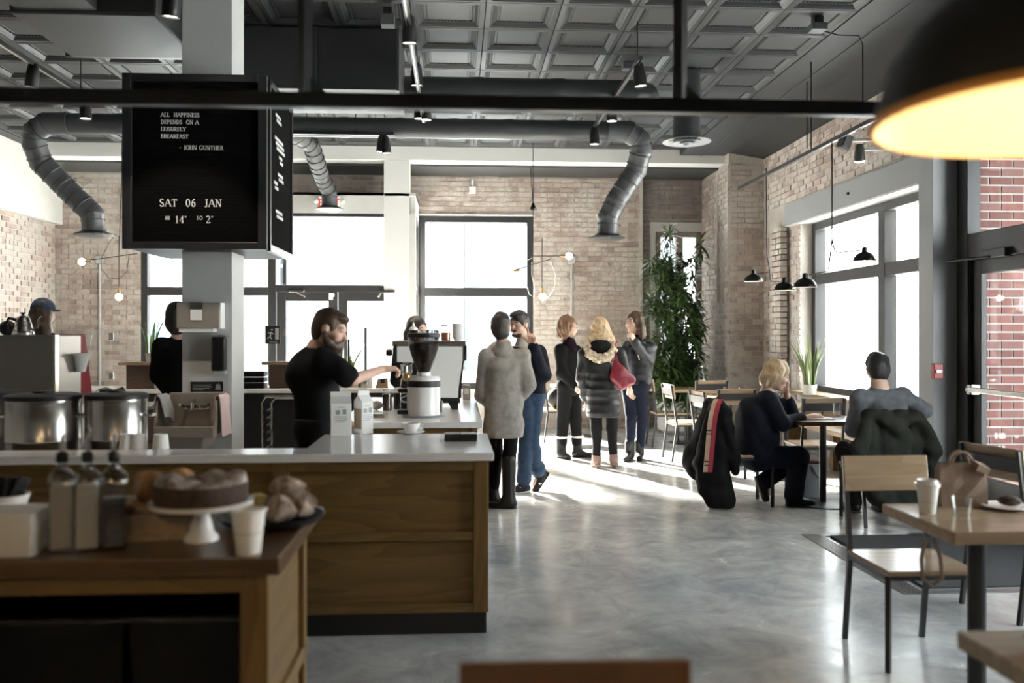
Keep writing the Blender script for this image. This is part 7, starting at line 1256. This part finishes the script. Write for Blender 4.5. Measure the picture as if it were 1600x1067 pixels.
# ---------------------------------------------------------------- brunette in short puffer
Y3_ = 10.55; b0 = (A(992, 690, Y3_).x, Y3_, 0)
P = joints(b0, (-.55, -.75, 0), 1.72, face=(-.85, -.5, .06), head=A(991, 504, Y3_ - .02), neck=A(998, 530, Y3_), shR=A(981, 543, Y3_ - .06), shL=A(1017, 543, Y3_ + .06), elL=A(1012, 566, Y3_ - .10), wrL=A(992, 534, Y3_ - .21), elR=A(979, 580, Y3_ - .10), wrR=A(984, 606, Y3_ - .16), chest=A(999, 558, Y3_), waist=A(999, 580, Y3_), pelvis=A(997, 600, Y3_), anR=A(984, 705, Y3_ - .05), anL=A(999, 702, Y3_ + .05), knR=A(986, 655, Y3_ - .05), knL=A(1003, 655, Y3_ + .02))
P['anR'].z = P['anL'].z = .085; P['toeR'] = Vector((-.5, -.9, 0)); P['toeL'] = Vector((-.2, -1, 0))
R = person('brunette woman in a short dark puffer jacket with a hand at her chin', P, 'skin_pale', True, hands={'L': ((-.45, -.15, .85), (-.5, .5, -.3), -1, (.7, .9, .95, .95), .7)})
s = top_sdf(P, (.165, .16, .17), hem=A(997, 601, Y3_).z, seed=61, arm=(.078, .07, .058), fac=1.2, collar=.03); s.mod = lambda X, Y, Z: .006 * np.abs(np.sin((Z - .1) * 38)); sdf_obj('puffer_jacket', s, 'puffer_slate', R)
n = Vector(P['neck']); s = SDF(.01, .004, 40, 3); s.ell(n + Vector((-.01, -.03, .01)), (.09, .085, .05), .02); sdf_obj('scarf', s, 'cl_black', R)
MB().tube([n + Vector((-.06, -.13, -.06)) - R.location, n + Vector((-.05, -.17, -.16)) - R.location, n + Vector((-.03, -.18, -.24)) - R.location], .006, 8).build('drawcord', 'felt_white', R, smooth=True)
sdf_obj('jeans', legs_sdf(P, (.094, .064, .052), top=.95, hem=.18), 'denim_dark', R)
for q in 'LR': shoe(R, P['an' + q], P['toe' + q], 'boot_black', .12, .056, rt=.06)
f, u, r = P['_hf']; c = Vector(P['head']); s = hair_sdf(P, 1.08, .009, .005, 70, 6)
for q in (-1, 1): s.chain([c + u * .05 + r * .07 * q - f * .01, c - u * .05 + r * .09 * q - f * .03, c - u * .13 + r * .1 * q - f * .04, c - u * .2 + r * .10 * q - f * .05], [.04, .045, .042, .02], .03)
s.ell(c - u * .08 - f * .08, (.09, .055, .12), .03, (r, f, u)); s.ell(c + f * .10 - u * .035, (.06, .062, .10), .012, (r, f, u), True); sdf_obj('hair', s, 'hair_brown', R)
# ---------------------------------------------------------------- seated blonde woman writing
Ys = 7.75; b0 = (A(1180, 760, Ys).x, Ys, 0)
P = joints(b0, (1, 0, 0), 1.68, face=(.9, -.25, -.35), head=A(1214, 586, Ys - .05), neck=A(1198, 612, Ys), chest=A(1190, 650, Ys), waist=A(1182, 685, Ys), pelvis=A(1178, 706, Ys), shR=A(1202, 625, Ys - .16), shL=A(1202, 622, Ys + .16), elR=A(1222, 661, Ys - .2), wrR=A(1268, 651, Ys - .06), elL=A(1238, 652, Ys + .2), wrL=A(1228, 612, Ys + .1), hipR=A(1188, 714, Ys - .09), hipL=A(1188, 714, Ys + .09), knR=A(1248, 714, Ys - .12), knL=A(1240, 716, Ys + .1), anR=A(1240, 766, Ys - .12), anL=A(1196, 752, Ys + .1))
P['anR'].z = .085; P['toeR'] = Vector((1, -.1, 0)); P['toeL'] = Vector((.35, 0, -.9)); P['anL'].z = .19; P['up'] = Vector((.3, 0, 1))
R = person('blonde woman in dark clothes writing at the window table', P, 'skin_pale', True, hands={'R': ((1, .1, .12), (-.1, .3, -1), 1, (.75, .8, .85, .9), .9), 'L': ((-.05, -.2, 1), (-.6, -.2, 0), -1, (.6, .7, .8, .8), .5)})
s = top_sdf(P, (.185, .19, .175), hem=A(1180, 716, Ys).z, seed=71, arm=(.082, .07, .05), fac=1.05, fold=.005, sleeve=1.62, k=.07); s.ell(A(1176, 650, Ys), (.14, .19, .17), .08); sdf_obj('cardigan', s, 'cl_navy', R)
sdf_obj('trousers', legs_sdf(P, (.108, .09, .078), hem=.02, seed=72, bw=.17), 'denim_dark', R)
shoe(R, P['anR'], P['toeR'], 'boot_black', .04, .05); shoe(R, P['anL'], P['toeL'], 'boot_black', .09, .05, up=(.9, 0, .4), flat=False, ln=.15)
f, u, r = P['_hf']; c = Vector(P['head']); s = hair_sdf(P, 1.1, .009, .005, 60, 6)
for q in (-1, 1): s.chain([c + u * .05 + r * .06 * q, c - u * .04 + r * .085 * q - f * .01, c - u * .10 + r * .075 * q - f * .03], [.045, .045, .03], .03)
s.ell(c - u * .05 - f * .085, (.085, .055, .085), .03, (r, f, u)); s.ell(c + f * .105 - u * .04, (.062, .06, .095), .012, (r, f, u), True); sdf_obj('hair', s, 'hair_blonde', R)
wq = Vector(P['wrR']) + Vector((.09, .01, -.005)); tag(MB().tube([Vector((-.0, 0, -.055)), Vector((.025, .01, .085))], .0045, 8).build('pen', 'black', loc=wq, smooth=True), 'dark pen held by the woman writing at the window table', 'pen')
tag(MB().box(-.11, .11, -.08, .08, 0, .008).build('notebook', 'paper', loc=(A(1283, 660, Ys - .05).x - .02, Ys - .05, .751), bevel=.002), 'open white notebook under the writing woman\'s hand', 'notebook')
cup('clear drink glass on the window table beside the notebook', (A(1308, 655, Ys + .12).x, Ys + .12, .75), .03, .04, .12, 'glass_clear', None, 20, False, cat='glass')
# her coat over the chair back, scarf on top
def draped(name, label, cat, m, Yc_, outline, loc, thick, seed, fold=.006):
    r = thing(name, label, cat, loc); bpy.context.view_layer.update(); s = SDF(.011, fold, 30, seed)
    for a, b, ra, rb, fac in outline: s.cone(a, b, ra, rb, .04, (0, 1, 0), fac)
    s.cut((0, 0, .012), (0, 0, -1)); sdf_obj('cloth', s, m, r); return r
cx = CH['w'].location.x - .26
V3 = lambda x, y, z: Vector((cx + x, Ys + y, z))
o = draped('black_coat', 'long black coat draped over the writing woman\'s chair back', 'coat', 'cl_black', Ys, [(V3(-.01, -.17, .87), V3(-.01, .16, .87), .05, .05, 1), (V3(0, -.15, .85), V3(-.05, -.2, .09), .07, .11, 1.1), (V3(-.02, -.05, .85), V3(-.12, -.1, .4), .06, .10, 1.2), (V3(-.03, .05, .84), V3(-.17, .02, .30), .055, .085, 1.2), (V3(-.04, .1, .8), V3(-.22, .1, .36), .05, .06, 1), (V3(.02, -.18, .84), V3(.09, -.24, .42), .055, .05, 1), (V3(.09, -.24, .42), V3(.10, -.24, .33), .05, .04, 1), (V3(-.06, -.18, .3), V3(.01, -.24, .08), .10, .09, 1.1), (V3(-.12, -.12, .5), V3(-.15, -.16, .16), .07, .07, 1)], (cx, Ys, 0), .06, 3, .011)
sc = thing('plaid_scarf', 'tan and red plaid scarf lying over the draped black coat', 'scarf', (cx, Ys - .2, 0))
cl_ = [Vector((.0, .12, .925)), Vector((-.03, .02, .935)), Vector((-.065, -.03, .90)), Vector((-.10, -.06, .80)), Vector((-.12, -.075, .68)), Vector((-.135, -.09, .55)), Vector((-.15, -.10, .42)), Vector((-.16, -.105, .33))]
for k, (m, o0, o1) in enumerate((('plaid_tan', -.035, .0), ('plaid_red', .0, .03), ('plaid_red', .03, .038))): MB().sheet([[q + Vector((t, -.3 * t, 0)) for t in (o0, (o0 + o1) / 2, o1)] for q in cl_], .008).build('stripe', m, sc)
for z in (4, 6): q = cl_[z]; MB().cbox(q + Vector((-.018, -.004, 0)), (.036, .014, .012)).cbox(q + Vector((-.018, -.004, -.03)), (.036, .014, .008)).build('dark_check', 'black', sc)
# ---------------------------------------------------------------- seated man with olive coat
Yq = 6.98; b0 = (A(1388, 800, Yq).x, Yq, 0)
P = joints(b0, (.1, 1, 0), 1.76, face=(.2, 1, -.12), head=A(1370, 575, Yq + .06), neck=A(1374, 602, Yq), chest=A(1383, 645, Yq), waist=A(1386, 690, Yq), pelvis=A(1386, 722, Yq), shL=A(1345, 622, Yq), shR=A(1410, 620, Yq), elL=A(1335, 672, Yq + .12), wrL=A(1345, 665, Yq + .38), elR=A(1444, 642, Yq + .10), wrR=A(1425, 632, Yq + .3), hipL=A(1370, 726, Yq + .04), hipR=A(1402, 726, Yq + .04), knL=Vector((0, 0, 0)), knR=Vector((0, 0, 0)))
for q, dx in (('L', -.12), ('R', .12)): P['kn' + q] = Vector((b0[0] + dx * 1.3, Yq + .44, .50)); P['an' + q] = Vector((b0[0] + dx, Yq + .36, .085)); P['toe' + q] = Vector((dx, 1, 0))
R = person('man with short dark hair in a grey shirt seated with his back turned', P, 'skin_pale')
s = top_sdf(P, (.165, .165, .18), hem=A(1386, 730, Yq).z, seed=81, arm=(.075, .064, .05), fac=1.25, collar=.006, fold=.006); sdf_obj('shirt', s, 'shirt_grey', R); sdf_obj('trousers', legs_sdf(P, (.1, .08, .065), seed=82), 'cl_charcoal', R)
for q in 'LR': shoe(R, P['an' + q], P['toe' + q], 'boot_black')
s = hair_sdf(P, 1.06); s.ell(Vector(P['head']) + Vector((0, -.07, -.02)), (.074, .05, .09), .02); face_cut(P, s); sdf_obj('hair', s, 'hair_black', R)
x_ = CH['m'].location.x; y_ = Yq - .27
W3_ = lambda x, y, z: Vector((x_ + x, y_ + y, z))
o = draped('olive_coat', 'olive green coat draped over the seated man\'s chair back', 'coat', 'olive', Yq, [(W3_(-.2, .01, .875), W3_(.22, .01, .875), .035, .035, 1), (W3_(-.17, -.02, .86), W3_(-.15, -.05, .25), .05, .08, 1.3), (W3_(-.06, -.03, .86), W3_(-.05, -.06, .2), .06, .09, 1.5), (W3_(.06, -.03, .86), W3_(.06, -.06, .18), .06, .09, 1.5), (W3_(.17, -.02, .86), W3_(.18, -.05, .13), .05, .08, 1.3), (W3_(-.19, -.03, .86), W3_(-.28, -.06, .64), .055, .06, 1.1), (W3_(-.28, -.06, .64), W3_(-.30, -.05, .44), .06, .045, 1.1), (W3_(.21, -.03, .86), W3_(.29, -.06, .62), .055, .06, 1.1), (W3_(.29, -.06, .62), W3_(.28, -.05, .42), .06, .05, 1.1), (W3_(-.16, -.05, .87), W3_(.0, -.075, .77), .03, .04, 1), (W3_(.17, -.05, .87), W3_(.0, -.075, .77), .03, .04, 1), (W3_(-.1, -.06, .84), W3_(.1, -.06, .84), .035, .035, 1.0)], (x_, y_, 0), .05, 5, .011)
# ---------------------------------------------------------------- staff behind the bar
Yk = 7.75; b0 = (A(280, 700, Yk).x, Yk, 0)
P = joints(b0, (.25, 1, 0), 1.80, face=(.5, 1, -.15), head=A(280, 496, Yk), neck=A(280, 523, Yk), shL=A(252, 541, Yk), shR=A(312, 541, Yk), elL=A(246, 588, Yk + .03), wrL=A(262, 612, Yk + .16), elR=A(318, 588, Yk), wrR=A(310, 615, Yk + .2), chest=A(281, 565, Yk), waist=A(281, 605, Yk), pelvis=A(282, 635, Yk))
R = person('staff member in a black sweater half hidden by the grey pillar', P, 'skin_pale', True)
sdf_obj('sweater', top_sdf(P, (.16, .15, .17), hem=A(280, 648, Yk).z, seed=91, arm=(.075, .062, .05)), 'cl_black_knit', R); sdf_obj('jeans', legs_sdf(P, (.1, .075, .065), top=.95), 'denim_dark', R)
for q in 'LR': shoe(R, P['an' + q], P['toe' + q], 'boot_black')
s = hair_sdf(P, 1.08, .009, .003); s.ell(Vector(P['head']) + Vector((-.01, -.05, -.06)), (.085, .065, .09), .03); face_cut(P, s); sdf_obj('hair', s, 'hair_black', R)
Yk = 7.95; b0 = (A(69, 700, Yk).x, Yk, 0)
P = joints(b0, (.1, 1, 0), 1.80, face=(.02, 1, 0), head=A(68, 490, Yk), neck=A(70, 518, Yk), shL=A(42, 535, Yk), shR=A(98, 535, Yk), elL=A(38, 580, Yk), wrL=A(45, 600, Yk + .15), elR=A(104, 580, Yk), wrR=A(98, 600, Yk + .2), chest=A(70, 560, Yk), waist=A(70, 600, Yk), pelvis=A(70, 630, Yk))
R = person('staff member with a blue cap and long brown hair behind the brewer', P, 'skin_pale', True)
sdf_obj('sweater', top_sdf(P, (.16, .15, .165), hem=A(70, 640, Yk).z, seed=95, arm=(.07, .06, .05)), 'cl_brown', R); sdf_obj('trousers', legs_sdf(P, (.1, .075, .065), top=.95), 'cl_black', R)
for q in 'LR': shoe(R, P['an' + q], P['toe' + q], 'boot_black')
c = Vector(P['head']); s = hair_sdf(P, 1.04, .009, .004, 70); s.chain([c + Vector((.0, -.06, -.02)), c + Vector((.02, -.09, -.13)), c + Vector((.07, -.1, -.22))], [.085, .075, .04], .03, (0, 1, 0), 1.4); face_cut(P, s); sdf_obj('hair', s, 'hair_brown', R)
f, u, r = P['_hf']; s = SDF(.008); s.ell(c + u * .04 - f * .012, (.094, .114, .098), .02, (r, f, u)); s.cut(c + u * .018, -u); s.ell(c - f * .12 + u * .03, (.04, .03, .026), .008, (r, f, u), True); cp = sdf_obj('cap', s, 'cap_blue', R)
s = SDF(.008); s.cone(c + f * .10 + u * .03 - r * .04, c + f * .10 + u * .03 + r * .04, .06, .06, .01, u, 6.0); sdf_obj('cap_peak', s, 'cap_blue', R)
# woman behind the machine
Yk = 8.9; b0 = (A(652, 700, Yk).x, Yk, 0)
P = joints(b0, (.5, -.8, 0), 1.68, face=(.75, -.6, -.1), head=A(652, 515, Yk), neck=A(648, 542, Yk), shR=A(624, 556, Yk - .05), shL=A(676, 556, Yk + .05), elR=A(618, 595, Yk), wrR=A(630, 610, Yk - .15), elL=A(680, 595, Yk), wrL=A(668, 615, Yk - .2), chest=A(650, 580, Yk), waist=A(650, 615, Yk), pelvis=A(650, 640, Yk))
R = person('woman with dark brown hair standing behind the espresso machine', P, 'skin_pale', True)
sdf_obj('sweater', top_sdf(P, (.16, .14, .16), hem=.85, seed=97), 'cl_charcoal', R); sdf_obj('trousers', legs_sdf(P, (.1, .075, .065), top=.95), 'cl_black', R)
for q in 'LR': shoe(R, P['an' + q], P['toe' + q], 'boot_black')
f, u, r = P['_hf']; c = Vector(P['head']); s = hair_sdf(P, 1.06, .009, .003, 60, 6)
for q in (-1, 1): s.chain([c + u * .05 + r * .07 * q - f * .01, c - u * .05 + r * .088 * q - f * .03, c - u * .13 + r * .09 * q - f * .04], [.04, .045, .035], .03)
s.ell(c + f * .10 - u * .035, (.06, .062, .10), .012, (r, f, u), True); sdf_obj('hair', s, 'hair_dark', R)
